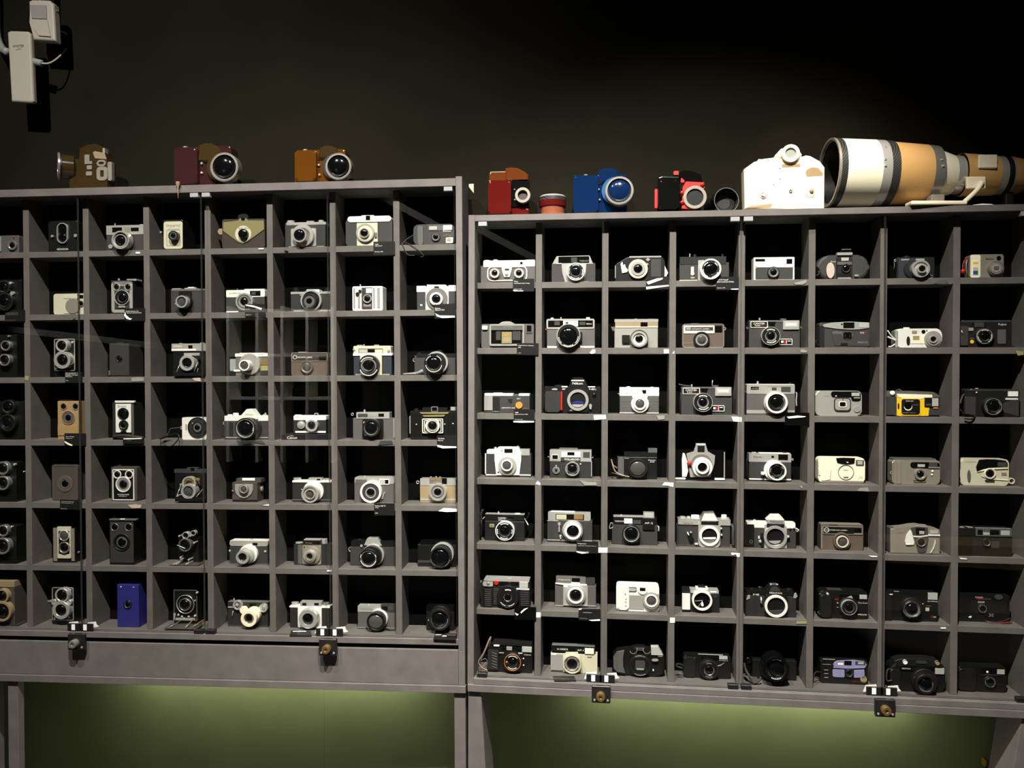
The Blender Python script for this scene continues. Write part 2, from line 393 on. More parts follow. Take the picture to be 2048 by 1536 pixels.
# ---------------------------------------------------------------- ceiling spots: track, heads, light
trk = tag(link('ceiling_track', boxme(-1.6, 1.6, -1.70, -1.66, 2.44, 2.4995), 'iron', None, WLD), 'black lighting track on the ceiling in front of the cabinets', 'track')
trk2 = tag(link('ceiling_track', boxme(.5, 1.5, -1.27, -1.23, 2.44, 2.4995), 'iron', None, WLD), 'short black lighting track on the ceiling before the right cabinet', 'track')
for k, (p, t, wt, ang, bl, col) in enumerate(SPOTS):
    P = Vector(p)+Vector((0, 0, ZO)); T = Vector(t)+Vector((0, 0, ZO)); q = (T-P).to_track_quat('-Z', 'Y')
    M = Matrix.Translation(P) @ q.to_matrix().to_4x4()
    r = empty('spot_lamp', M); tag(r, ('leftmost', 'second from left', 'third from left', 'rightmost, set nearer the wall,')[k] + ' black spot lamp on the ceiling tracks', 'lamp', 'ceiling spot lamps')
    link('lamp_can', lathe([(.05, .16), (.05, .02), (.046, .02), (.046, .15), (0, .15)], 0, 0, 28, 'z'), 'iron', r, M)
    link('bulb', lathe([(.044, .06), (.044, .055), (0, .05)], 0, 0, 24, 'z'), 'lampglow', r, M)
    link('stem', tube([M.inverted() @ Vector((P.x, P.y, ZO+2.45)), Vector((0, 0, .15))], .008), 'iron', r, M)
    ld = bpy.data.lights.new('spot', 'SPOT'); ld.energy = wt; ld.spot_size = math.radians(ang); ld.spot_blend = bl; ld.color = col; ld.shadow_soft_size = .022
    lo = bpy.data.objects.new('spot_light', ld); COL.objects.link(lo); lo.parent = r; lo.matrix_world = M
# ---------------------------------------------------------------- cabinets
FRONT = -.035
def cabinet(cab, label, ztop0, ztop1):
    F = FRM[cab]; x0, p, t = PX[cab]; xl = x0-p; xr = x0+7*p; zf = shelfz(cab, 6)
    root = empty('display_cabinet', F @ Matrix.Translation((0, 0, 0))); tag(root, label, 'cabinet')
    def part(name, mt, *b, bev=.0008): return link(name, boxme(*b, bev), mt, root, F)
    part('back_panel', 'back', xl, xr+t, DEPTH, DEPTH+.008, zf-.1 if cab == 'L' else zf-.03, ztop1-.003, bev=0)
    part('side_panel', 'paint', xl, xl+t, FRONT, DEPTH, zf-.03, ztop1)
    part('side_panel', 'paint', xr, xr+t, FRONT, DEPTH, zf-.03, ztop1+(.004 if cab == 'L' else 0))
    part('top_board', 'paint', xl+t, xr, FRONT, DEPTH, ztop0, ztop1-.0006)
    for i in range(7): part('divider', 'paint', x0+i*p, x0+i*p+t, 0, DEPTH, zf, ztop0)
    SH = [part('shelf', 'paint', xl+t, xr, .0006, DEPTH, shelfz(cab, s)-.0165, shelfz(cab, s)) for s in range(6)]
    fl = part('floor_board', 'paint', xl+t, xr, FRONT+.001, DEPTH, zf-.016, zf)
    return root, F, SH, fl, xl, xr+t, zf, part
LC, FLm, LSH, Lfl, lx0, lx1, lzf, lpart = cabinet('L', 'tall grey pigeonhole cabinet on the left with drawer panel below', .7777, .7990)
RC, FRm, RSH, Rfl, rx0, rx1, rzf, rpart = cabinet('R', 'grey pigeonhole cabinet on the right under the giant lens', .6830, .7000)
# left base: recessed dark gap, drawer panel, bottom rail, legs
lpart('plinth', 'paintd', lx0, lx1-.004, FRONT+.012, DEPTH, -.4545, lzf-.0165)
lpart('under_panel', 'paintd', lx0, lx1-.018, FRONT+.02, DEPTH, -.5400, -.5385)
lpart('drawer_panel', 'paint', lx0, lx1-.018, FRONT+.001, FRONT+.02, -.5475, -.4548)
lpart('side_panel', 'paint', lx1-.0175, lx1, FRONT, DEPTH, -.5475, -.4565)
lpart('bottom_rail', 'paint', lx0, lx1+.002, FRONT-.006, FRONT+.012, -.567, -.548)
for xa, ya in ((lx1-.030, DEPTH), (-1.276, FRONT+.03), (lx0+.01, DEPTH)): lpart('leg', 'paint', xa, xa+.03, FRONT+.004, ya, ZF+.001 - (0 if xa < -1 else 0)+.012, -.567)
# right base: lip, rail, flared legs
rpart('floor_lip', 'paint', rx0+.017, rx1-.017, FRONT-.004, FRONT+.012, -.5415, -.5265)
rpart('bottom_rail', 'paint', rx0+.002, rx1, FRONT-.008, FRONT+.010, -.5605, -.5420)
for P in ([(rx0+.002, -.5605), (rx0+.036, -.5605), (rx0+.082, ZF+.003), (rx0+.002, ZF+.003)], [(rx1-.036, -.5605), (rx1-.002, -.5605), (rx1-.002, ZF+.003), (rx1-.14, ZF+.003)]):
    link('leg', prism(P, FRONT+.002, DEPTH, .0008), 'paint', RC, FRm)
# glass doors with clips and locks
GY0, GY1 = -.0285, -.0250
def doors(root, F, cab, zt, zb):
    x0, p, t = PX[cab]; D = []
    for k in range(4):
        xa = x0+(2*k-1)*p + (t+.003 if k == 0 else t/2-.0005); xb = x0+(2*k+1)*p + (-.003 if k == 3 else t/2-.0045)
        xa += -.004; xb += -.002
        if k == 0: xa += .006
        me = boxme(xa, xb, GY0, GY1, zb+.004, zt-.002, .0004)
        for m_ in ('pane', 'paneedge'): me.materials.append(MATS[m_])
        for f_ in me.polygons:
            if abs(f_.normal.y) < .9: f_.material_index = 1
        d = link('glass_door', me, None, root, F)
        c = Vector(((xa if k % 2 == 0 else xb), GY0, 0)); ang = math.radians((-.35, .3, -.25, .2)[k])
        d.matrix_world = F @ Matrix.Translation(c) @ Matrix.Rotation(ang*.0, 4, 'Z') @ Matrix.Translation(-c)
        D.append((d, xa, xb))
    for k, (d, xa, xb) in enumerate(D):
        hx = xa+.004 if k % 2 == 0 else xb-.027                                   # hinge side
        link('hinge_clip', boxme(hx, hx+.023, GY0-.006, GY1+.006, zt-.0125, zt-.001, .0008), 'clip', d, F)
        link('hinge_clip', boxme(hx, hx+.026, GY0-.006, GY1+.006, zb+.0008, zb+.012, .0008), 'iron', d, F)
        lx = xb-.028 if k % 2 == 0 else xa+.004                                   # lock side: shims and tape
        link('lock_shim', boxme(lx-.010, lx+.030, GY0-.0048, GY0-.0002, zb+.003, zb+.022, .0006), 'iron', d, F)
        link('white_tape', boxme(lx+.003, lx+.013, GY0-.0058, GY0-.005, zb+.004, zb+.020), 'pap', d, F)
        link('white_tape', prism([(lx-.016, zb+.006), (lx+.020, zb+.008), (lx+.016, zb+.026), (lx-.010, zb+.023)] if k % 2 == 0 else [(lx+.006, zb+.006), (lx+.042, zb+.012), (lx+.036, zb+.019), (lx+.034, zb+.026), (lx+.010, zb+.023)], GY1+.0003, GY1+.0012), 'pap', d, F)
        if k % 2 == 0:                                                            # cam lock hanging under the pair of panes
            cx = xb+.001; yb = FRONT-.009; z1 = zb+.002
            link('lock_plate', boxme(cx-.024, cx+.024, yb-.012, yb, z1-.046, z1-.002, .0015), 'iron', d, F)
            cz = z1-.026; cyl = lathe([(.0115, yb-.010), (.0115, yb-.026), (.010, yb-.029), (.0045, yb-.029), (.0035, yb-.026), (0, yb-.026)], cx-.001, cz, 24)
            link('lock_cylinder', cyl, 'brass' if k != 0 or cab == 'R' else 'brs', d, F)
            for sx in (-.017, .017): link('screw', lathe([(.003, yb-.011), (.0026, yb-.0135), (0, yb-.0138)], cx+sx, z1-.038, 12), 'chr', d, F)
    return D
LD = doors(LC, FLm, 'L', .7777, lzf); RD = doors(RC, FRm, 'R', .6830, rzf)
# paint chips and torn tape left on the shelf edges
def scraps(cab, SH, F, L):
    for s, zk, P, mt in L:
        Q = []
        for a, b in P: q = un(F, *zp(zk, a, b), -.0012); Q.append((q.x, q.z))
        link('tape_residue', prism(Q, -.0012, .0008), mt, SH[s] if s < 6 else Lfl, F)
def q4(x0, y0, x1, y1): return [(x0, y0), (x1, y0), (x1, y1), (x0, y1)]
scraps('R', RSH, FRm, [(0, 'b', [(890, 890), (910, 885), (905, 935), (850, 950), (870, 915)], 'pap') if 0 else (0, 'c', [(730, 930), (860, 895), (915, 885), (905, 925), (850, 950), (760, 950)], 'lgr'),
 (0, 'd', [(765, 975), (830, 930), (945, 915), (965, 960), (930, 985)], 'gry'), (1, 'e', [(1750, 845), (1790, 795), (1835, 800), (1830, 850), (1780, 862)], 'pap'),
 (1, 'f', q4(872, 742, 942, 798), 'pap'), (1, 'f', [(985, 800), (1015, 760), (1015, 800)], 'pap'), (1, 'g', [(825, 745), (860, 738), (920, 765), (905, 785), (830, 785)], 'lgr'),
 (1, 'h', [(1930, 790), (2040, 800), (2045, 850), (1960, 862)], 'ylb'), (2, 'i', [(1808, 735), (1985, 728), (1995, 792), (1815, 802)], 'pap'), (2, 'j', [(770, 690), (885, 690), (880, 740), (800, 748)], 'lgr'),
 (2, 'j', [(1795, 703), (1935, 712), (1935, 778), (1820, 770)], 'pap'), (3, 'm', [(955, 790), (990, 745), (1030, 780), (1025, 808)], 'pap'), (3, 'm', [(1605, 740), (1720, 760), (1850, 765), (1855, 810), (1680, 810)], 'lgr'),
 (3, 'n', [(850, 755), (880, 715), (1005, 720), (1000, 780), (930, 760)], 'pap'), (3, 'o', [(810, 765), (855, 760), (850, 805)], 'lgr'), (3, 'o', [(1605, 830), (1640, 795), (1745, 785), (1765, 840)], 'lgr'),
 (4, 'q', q4(1875, 772, 2012, 845), 'pap'), (4, 'r', [(1790, 790), (1915, 795), (1905, 850), (1870, 845), (1860, 810), (1800, 822)], 'pap'), (4, 's', [(1755, 828), (1875, 835), (1875, 848), (1800, 848)], 'pap'),
 (5, 'u', q4(962, 768, 1034, 842), 'pap'), (5, 'v', q4(955, 790, 1022, 858), 'pap'), (5, 'w', q4(770, 840, 910, 872), 'ylb'), (5, 'x', q4(865, 890, 940, 908), 'pap'), (4, 't', [(1130, 822), (1235, 832), (1235, 846), (1150, 842)], 'pap')])
scraps('L', LSH, FLm, [(0, 'A', q4(1852, 845, 1910, 868), 'pap'), (0, 'B', q4(1735, 705, 1808, 722), 'pap'), (0, 'C', [(150, 545), (190, 545), (200, 575), (160, 560)], 'paintd'), (2, 'G', [(335, 765), (395, 762), (385, 830), (340, 815)], 'ylb'),
 (2, 'G', [(1790, 790), (1890, 780), (1960, 790), (1960, 835), (1800, 840)], 'lgr'), (2, 'H', [(760, 850), (880, 845), (890, 900), (800, 890)], 'pnk'), (3, 'K', [(1650, 825), (1780, 808), (1830, 865), (1700, 850)], 'dark'),
 (3, 'L', [(1165, 595), (1190, 548), (1310, 545), (1325, 585)], 'dark'), (4, 'M', [(1745, 820), (1850, 810), (1930, 820), (1920, 860), (1800, 865)], 'pnk'), (4, 'N', [(1790, 885), (1885, 865), (1885, 890)], 'pap'),
 (4, 'O', [(1815, 660), (1870, 625), (2015, 635), (2015, 665), (1900, 668)], 'pap'), (1, 'D', [(990, 740), (1030, 720), (1020, 745)], 'dark'), (5, 'R', q4(585, 565, 628, 580), 'pap')])
# under-cabinet tubes that wash the olive wall
for F, xa, xb, zt, lab in ((FLm, -1.02, -.12, -.567, 'fluorescent tube fixed under the left cabinet'), (FRm, .12, 1.0, -.5605, 'fluorescent tube fixed under the right cabinet')):
    M = F @ Matrix.Translation(((xa+xb)/2, .045, zt+(.0265 if F is FLm else .0185))); h = (xb-xa)/2; r = empty('tube_lamp', M); tag(r, lab, 'lamp', 'under-cabinet tubes')
    link('lamp_body', boxme(-h, h, -.02, .02, -.009, -.0005, .002), 'plastic', r, M)
    link('tube', tube([(-h+.01, .012, -.015), (h-.01, .012, -.015)], .0055, 12), 'glow', r, M)
# ---------------------------------------------------------------- cameras of the left cabinet
def tlr(row, zk, body, u, lo, look, ring='brs', bm='blk', extra=()):
    cam('L', row, zk, 'twin_lens_camera', look, body, bm, 70, y=.006, rf=14)
    ln(u[0], u[1], [(ring, u[2], u[2]*.74, 0, 14), ('blk', u[2]*.76, 0, 0, 10)], (u[2]*.66, 10.4))
    ln(lo[0], lo[1], [(ring, lo[2], lo[2]*.76, 0, 16), ('blk', lo[2]*.78, lo[2]*.55, 0, 13), ('blk', lo[2]*.6, 0, 0, 10)], (lo[2]*.52, 10.4))
    for (x, y_, r) in extra: dt('dial', 'chr', x, y_, r, 8)
# row 1
cam('L', 0, 'A', 'compact_camera', 'dim grey compact camera at the photo edge', (-90, 625, 262, 845), 'gry', 32, rf=20)
ln(165, 755, [('brs', 62, 46, 0, 6), ('blk', 48, 0, 0, 4)], (36, 4.3)); dt('red_lamp', 'red', 182, 645, 13); bx('grip', 'lgr', -85, 640, 15, 840, 2.5, r=10)
cam('L', 0, 'A', 'hand_camera', 'black camera with long oval chrome ring on its front', (660, 425, 1066, 834), 'blk', 60, rf=30)
rr('chrome_ring', 'chr', 772, 448, 922, 728, 11, 6, 0, r=74); bx('finder_window', 'gloss', 790, 470, 905, 590, 1.5, r=50); dt('button', 'chr', 706, 630, 17, 5); dt('button', 'chr', 1025, 622, 21, 6)
dome('lens_glass', 'gls', 848, 650, 55, 1, 3); tx('HEXANON', 'txt', 780, 797, 930, 820); kn('knob', 'iron', 755, 408, 815, 436)
cam('L', 0, 'A', 'rangefinder_camera', 'silver-topped rangefinder with lens turned left', (1450, 485, 1974, 828), 'dgr', 32)
bx('top_plate', 'sil', 1450, 486, 1974, 602, 1, -30, r=6); bx('finder_window', 'win', 1530, 512, 1665, 576, 1.6); bx('finder_window', 'chp', 1690, 508, 1780, 575, 1.5); bx('finder_window', 'win', 1785, 514, 1892, 562, 1.7)
ln(1640, 690, [('chr', 116, 96, 8, 30), ('blk', 112, 60, 0, 22), ('chr', 84, 70, 10, 25), ('blk', 72, 0, 0, 18)], (58, 18.5)); dt('self_timer', 'sil', 1505, 772, 28, 3); kn('shutter_button', 'chr', 1562, 455, 1580, 490); kn('rewind_knob', 'chr', 1910, 470, 1965, 490)
cam('L', 0, 'B', 'box_camera', 'black box camera with ivory faceplate', (338, 292, 630, 716), 'blk', 78, y=.006, rf=22)
p = bx('faceplate', 'crm', 345, 316, 623, 711, 2.2, r=34); tx('Imperial', 'gtx', 385, 352, 585, 402, 2.2, p); tx('620 SNAPSHOT', 'gtx', 412, 420, 580, 433, 2.2, p); rr('border', 'gtx', 386, 440, 588, 672, 8, 2.4, 2, 6, p)
ln(482, 522, [('blk', 70, 48, 0, 16), ('brs', 50, 38, 0, 16), ('blk', 40, 0, 0, 12)], (34, 12)); dome('knob', 'chr', 487, 660, 12, 2.2, 2, p); kn('winding_knob', 'blk', 470, 238, 538, 296); dt('shutter_lever', 'chr', 300, 470, 15, -8, -14)
cam('L', 0, 'B', 'viewfinder_camera', 'dark brown camera with gold pentagon faceplate', (1200, 284, 1826, 692), 'dbr', 42, rf=30)
p = pl('faceplate', 'gold', [(1215, 325), (1435, 303), (1462, 262), (1485, 290), (1525, 288), (1545, 262), (1578, 300), (1808, 300), (1816, 430), (1565, 612), (1502, 640), (1438, 618), (1215, 455)], 2.4)
dt('lens_collar', 'crm', 1508, 498, 116, 3.6, par=p); tx('SELFIX DIANA', 'gtx', 1440, 400, 1600, 425, 3.7, p); ln(1503, 492, [('blk', 68, 0, 0, 13)], (62, 13)); bx('hood', 'blk', 1430, 206, 1582, 300, -6, -36, 60); bx('finder_window', 'win', 1482, 262, 1530, 300, 3); dt('winding_knob', 'kha', 1180, 462, 44, -18, -26)
cam('L', 0, 'C', 'viewfinder_camera', 'small silver-plated camera with big angled lens', (160, 250, 600, 508), 'lea', 30)
bx('top_plate', 'sil', 176, 243, 602, 264, 1, -30); kn('winding_knob', 'sil', 186, 226, 266, 250); kn('rewind_knob', 'sil', 524, 220, 582, 250); bx('accessory_shoe', 'chr', 394, 225, 472, 246, -8, -18); bx('faceplate', 'sil', 225, 308, 498, 496, 3, r=14)
ln(350, 385, [('sil', 116, 80, 0, 14)], None, 'lens_mount'); ln(316, 378, [('chr', 74, 60, 4, 30), ('sil', 70, 0, 0, 24)], (58, 24.4)); bx('foot', 'chr', 204, 500, 230, 512, 2); bx('foot', 'chr', 500, 496, 580, 512, 2)
cam('L', 0, 'C', 'viewfinder_camera', 'grey camera with bright silver top and square front', (815, 205, 1320, 492), 'dgr', 36, rf=36)
bx('top_plate', 'wht', 835, 178, 1306, 230, 2, -34, r=30); bx('finder_block', 'wht', 985, 165, 1122, 205, 2.5, -30, 8); bx('finder_window', 'win', 1032, 168, 1078, 214, 3.4); bx('faceplate', 'crm', 935, 248, 1161, 488, 4, r=6)
ln(1025, 352, [('sil', 96, 78, 0, 11), ('crm', 82, 0, 0, 10)], None, 'lens_mount'); ln(1014, 355, [('chr', 52, 40, 0, 15), ('blk', 42, 0, 0, 12)], (37, 12.2)); bx('lever', 'brs', 1128, 350, 1150, 400, 8)
cam('L', 0, 'C', 'compact_camera', 'dark rounded compact camera with gold sticker and wrist strap', (1545, 265, 1990, 486), 'dgr', 38, rf=52)
bx('window_band', 'gry', 1705, 276, 1960, 324, 1.6, r=6); bx('finder_window', 'fls', 1715, 284, 1800, 320, 2.2, r=8); bx('flash_window', 'ivory', 1866, 272, 1962, 322, 2.4); bx('grip', 'gry', 1590, 280, 1650, 480, 3, r=20); ln(1785, 395, [('dgr', 48, 36, 0, 4), ('blk', 38, 0, 0, 3)], (28, 3.2))
tx('Revue', 'txt', 1866, 326, 1950, 340); tx('AUTO 35', 'gtx', 1862, 376, 1950, 392); p = bx('sticker', 'pap', 1896, 404, 1972, 462, 1.6, r=4); bx('sticker_print', 'tan', 1908, 414, 1950, 448, 1.9, par=p, r=10)
stp([(1545, 378, -4), (1480, 420, 4), (1425, 470, 10), (1425, 530, 14), (1480, 585, 15), (1560, 598, 15)], 1.2, 'dgr'); stp([(1440, 455, 8), (1500, 500, 14), (1600, 540, 15), (1655, 600, 15), (1620, 614, 15)], .9, 'dgr')
# row 2
tlr(1, 'D', (-150, 205, 300, 668), (45, 300, 86), (55, 500, 118), 'black twin-lens reflex at the photo edge above a card', 'iron', extra=((138, 245, 18), (160, 385, 26), (20, 330, 14)))
cam('L', 1, 'D', 'compact_camera', 'cream compact camera with round relief', (730, 394, 1166, 668), 'crm', 36, rf=26)
dt('front_disc', 'chp', 990, 560, 98, 3); bx('front_panel', 'crm', 870, 430, 1050, 660, 1.5, r=10); bx('window_band', 'crm', 866, 424, 1056, 456, 2.5, r=4); bx('finder_window', 'win', 1075, 408, 1132, 452, 1.8); ln(1105, 527, [('chp', 40, 33, 0, 3), ('blk', 34, 0, 0, 2)], (28, 2.2)); kn('shutter_button', 'chr', 885, 396, 925, 410); bx('seam', 'dark', 1052, 396, 1064, 666, 1.4)
cam('L', 1, 'D', 'box_camera', 'black box camera framed in silver with two finder eyes', (1516, 212, 1812, 652), 'lea', 66, y=.008)
rr('faceplate', 'sil', 1519, 229, 1811, 649, 40, 2.2); bx('front_panel', 'dgr', 1556, 284, 1768, 592, 1.6); bx('brow', 'sil', 1540, 232, 1790, 284, 2.2)
for x in (1588, 1745): ln(x, 300, [('sil', 48, 38, 0, 4), ('blk', 40, 0, 0, 1.5)], (34, 1.6), 'finder_eye', 'eye_ring')
ln(1665, 445, [('sil', 100, 90, 0, 6), ('blk', 92, 60, 0, 4), ('blk', 62, 0, 0, 2)], (56, 2.2)); bx('lens_tab', 'sil', 1618, 552, 1706, 582, 4); bx('latch', 'lgr', 1730, 190, 1862, 216, -8, -40, 8); kn('shutter_button', 'chr', 1612, 184, 1638, 216, 5)
cam('L', 1, 'E', 'folding_camera', 'grey leather camera with thin top plate and chrome lens', (450, 372, 960, 696), 'dgr', 32)
bx('top_plate', 'brs', 455, 354, 966, 374, 1, -32); bx('knob', 'kha', 470, 340, 592, 358, -4, -26, 5); bx('finder_block', 'sil', 650, 334, 820, 358, -2, -26, 5); bx('finder_cap', 'wht', 700, 322, 790, 338, -6, -22, 4); bx('front_block', 'blk', 568, 382, 742, 692, 7, r=6)
ln(640, 540, [('iron', 100, 0, 0, 16)], None, 'lens_mount'); ln(604, 536, [('chr', 86, 66, 0, 34), ('sil', 84, 0, 0, 27)], (62, 27.4, 'glg')); bx('lever', 'chr', 505, 560, 532, 575, 20, 15)
cam('L', 1, 'E', 'half_frame_camera', 'cream-topped half-frame camera behind a torn black card', (1258, 362, 1824, 690), 'dgr', 32, rf=12)
bx('top_plate', 'wht', 1260, 370, 1826, 464, 1.2, -32, r=14); bx('top_step', 'wht', 1525, 352, 1822, 374, .8, -30, 4); bx('finder_window', 'win', 1606, 378, 1762, 450, 2); bx('finder_lens', 'wing', 1630, 392, 1692, 436, 2.4); tx('OLYMPUS-PEN', 'gtx', 1308, 404, 1478, 422, 1.6); kn('shutter_button', 'chr', 1418, 345, 1430, 368)
ln(1522, 536, [('sil', 122, 100, 0, 12), ('lgr', 102, 66, 0, 11), ('blk', 68, 0, 0, 8)], (52, 8.2)); mk(1522, 536, 88, 16, [(0, 350)], 11.2, 'ktx'); bx('foot', 'wht', 1262, 676, 1436, 692, 2)
cam('L', 1, 'F', 'rangefinder_camera', 'black-knobbed silver camera with wide flat lens', (222, 300, 656, 500), 'lea', 32)
bx('top_plate', 'sil', 222, 290, 656, 309, 1, -32); bx('finder_block', 'wht', 394, 264, 531, 292, -1, -28, 6); kn('winding_knob', 'blk', 246, 245, 320, 290); kn('rewind_knob', 'blk', 590, 248, 652, 290); bx('bottom_plate', 'sil', 255, 489, 656, 500, 1.5, -30); bx('lug', 'chr', 322, 318, 345, 330, 3)
ln(440, 392, [('sil', 112, 92, 0, 9), ('blk', 94, 0, 0, 6)], None, 'lens_mount'); ln(422, 388, [('iron', 78, 60, 0, 18), ('gry', 62, 30, 0, 16), ('blk', 46, 0, 0, 12)], (42, 13))
cam('L', 1, 'F', 'half_frame_camera', 'small white camera with vertical grey ribs', (888, 231, 1216, 480), 'wht', 44, rf=16)
for x0, x1, y0 in ((897, 917, 250), (945, 971, 290), (1110, 1130, 245), (1154, 1184, 245)): bx('rib', 'lgr', x0, y0, x1, 466, 1)
bx('front_strip', 'dgr', 987, 244, 1100, 470, 2, r=4); bx('flash_window', 'pap', 1034, 252, 1096, 302, 3); bx('finder_window', 'wing', 998, 252, 1032, 302, 2.8); ln(1047, 363, [('sil', 45, 36, 0, 7), ('blk', 37, 0, 0, 5)], (30, 5.2)); dt('dial', 'blk', 967, 280, 15, 4); dt('dial', 'blk', 940, 312, 19, 4); kn('shutter_button', 'chr', 966, 208, 982, 232); bx('emblem', 'gtx', 1006, 420, 1090, 450, 2.4)
cam('L', 1, 'F', 'viewfinder_camera', 'white-fronted camera with grey sides behind a card', (1582, 270, 2002, 486), 'dgr', 34)
bx('top_plate', 'wht', 1580, 226, 1678, 290, 1, -34, 4); bx('top_plate', 'wht', 1922, 218, 2002, 282, 1, -34, 4); pl('faceplate', 'wht', [(1676, 486), (1676, 245), (1705, 212), (1890, 212), (1925, 245), (1925, 486)], 4, -30); bx('finder_window', 'win', 1770, 230, 1822, 256, 4.8); kn('shutter_button', 'chr', 1690, 208, 1706, 228, 8)
ln(1797, 368, [('brs', 112, 70, 0, 9)], None, 'lens_mount'); ln(1790, 365, [('wht', 68, 46, 0, 16), ('blk', 48, 0, 0, 12)], (42, 12.3)); bx('emblem', 'txt', 1618, 425, 1642, 440, 1)
# row 3
tlr(2, 'G', (-150, 200, 238, 745), (70, 350, 66), (55, 545, 78), 'dim black twin-lens reflex at the photo edge with grey lens plate', 'brs', extra=((110, 220, 10),))
cam('L', 2, 'G', 'twin_lens_camera', 'twin-lens reflex outlined in chrome with two ringed lenses', (736, 256, 1026, 764), 'blk', 72, y=.006, rf=24)
rr('chrome_trim', 'sil', 737, 258, 1024, 694, 9, 1.6, 0, 20); ln(838, 347, [('sil', 80, 60, 0, 18), ('blk', 62, 0, 0, 14)], (56, 14.2)); ln(847, 546, [('chr', 112, 74, 0, 20), ('blk', 76, 0, 0, 16)], (66, 16.3)); dt('dial', 'chr', 985, 302, 16, 4); dt('screw', 'chr', 758, 665, 12, 3); link('side_trim', boxme(.021, .0225, .03, .034, .012, .09), 'sil', K.root, K.M)
cam('L', 2, 'G', 'box_camera', 'plain dark grey box camera with one tiny lens', (1490, 322, 1768, 766), 'dgr', 76, y=.005)
bx('faceplate', 'dgr', 1496, 335, 1762, 756, 1.6, r=4); ln(1625, 530, [('blk', 44, 34, 0, 3), ('blk', 35, 0, 0, 1.5)], (32, 1.6)); bx('corner', 'brs', 1480, 690, 1500, 755, 2); kn('winding_knob', 'iron', 1600, 300, 1680, 326)
cam('L', 2, 'H', 'folding_camera', 'silver-topped folding camera with chrome cone lens', (478, 430, 960, 815), 'blk', 30, y=.020)
bx('top_plate', 'sil', 462, 346, 962, 452, 2, -29, 6); bx('top_lip', 'wht', 460, 424, 815, 452, 3); bx('finder_window', 'win', 704, 370, 766, 418, 3); bx('range_window', 'pnk', 480, 374, 612, 402, 2.6); kn('knob', 'chr', 575, 338, 620, 352); kn('winding_knob', 'chr', 880, 330, 944, 350); bx('bed', 'blk', 490, 770, 945, 816, 26, 0)
ln(700, 620, [('dgr', 122, 0, 0, 16)], None, 'bellows'); ln(684, 630, [('sil', 108, 72, 6, 32), ('chr', 100, 0, 0, 24)], (70, 24.4)); bx('lens_bar', 'sil', 640, 482, 868, 520, 22, 16)
stp([(585, 640, 16), (535, 760, 24)], 1, 'chr', 'strut'); stp([(845, 620, 16), (790, 760, 24)], 1, 'chr', 'strut'); stp([(850, 705, 18), (835, 765, 24)], .8, 'chr', 'strut')
cam('L', 2, 'H', 'folding_camera', 'cream and gold camera with large collar round a lens', (1395, 496, 1880, 812), 'brs', 34)
bx('top_plate', 'wht', 1390, 490, 1880, 532, 2, -30, 5); bx('top_bar', 'wht', 1455, 482, 1818, 500, 3, -20); bx('side_cap', 'clip', 1314, 570, 1402, 745, -4, -26, 14); bx('bottom_trim', 'wht', 1370, 726, 1470, 754, 3, r=6); bx('gold_panel', 'amb', 1756, 585, 1880, 662, 1.6); bx('cream_panel', 'ylb', 1756, 668, 1880, 742, 2); bx('dark_panel', 'dbr', 1756, 746, 1880, 806, 1.4)
ln(1600, 645, [('sil', 148, 122, 0, 10), ('lgr', 126, 0, 0, 9)], None, 'collar'); ln(1522, 664, [('wht', 76, 58, 4, 36), ('lgr', 70, 0, 0, 30)], (56, 30.4, 'glg'))
cam('L', 2, 'I', 'cartridge_camera', 'tan cartridge camera with dark name strip seen through reflections', (228, 297, 621, 545), 'brn', 36, rf=16)
rr('border', 'chp', 229, 298, 620, 390, 6, 1.5, 0, 14); bx('name_strip', 'dbr', 240, 311, 612, 386, 1.2); rr('emblem', 'txt', 246, 324, 290, 368, 4, 1.6, 0, 22); tx('INSTAMATIC CAMERA', 'txt', 298, 341, 456, 356, 1.4); bx('finder_window', 'win', 528, 330, 602, 384, 2); bx('shutter_bar', 'lgr', 305, 289, 382, 300, -4, -18); ln(395, 452, [('brn', 68, 56, 0, 6), ('sil', 58, 0, 0, 3)], (46, 3.4, 'glg'))
cam('L', 2, 'I', 'rangefinder_camera', 'cream-topped camera with navy leather and big dark lens', (900, 322, 1312, 545), 'nvy', 34)
bx('top_plate', 'crm', 899, 226, 1302, 324, 1.5, -34, 12); bx('top_lip', 'wht', 894, 306, 1318, 328, 2.5, -34, 4); rr('window_frame', 'chp', 952, 252, 1218, 308, 8, 2.4); bx('finder_window', 'win', 1050, 260, 1130, 296, 2); bx('range_window', 'fls', 962, 262, 1046, 300, 2); bx('faceplate', 'crm', 970, 328, 1206, 545, 4); kn('shutter_button', 'chr', 1006, 208, 1020, 228); kn('advance_lever', 'chr', 935, 216, 1000, 228); kn('rewind_knob', 'chr', 1120, 214, 1180, 228); dt('lug', 'chr', 903, 266, 12, 4); dt('lug', 'chr', 1278, 276, 14, 4)
ln(1062, 447, [('iron', 104, 82, 0, 24), ('brs', 84, 66, 0, 23), ('blk', 68, 0, 0, 17)], (58, 17.5)); mk(1062, 447, 93, 9, [(60, 150), (200, 340)], 24.2); bx('foot', 'lgr', 920, 528, 980, 546, 2); bx('foot', 'lgr', 1190, 528, 1290, 546, 2)
cam('L', 2, 'I', 'slr_camera', 'black reflex camera beside a curl of silver paper', (1556, 330, 2003, 524), 'dgr', 34)
bx('top_plate', 'blk', 1580, 310, 2003, 346, 1, -32); pl('prism', 'blk', [(1710, 332), (1735, 285), (1840, 268), (1865, 332)], 3, -26); kn('rewind_knob', 'blk', 1590, 294, 1632, 312); rg(1556, 378, 14); rg(1992, 358, 14)
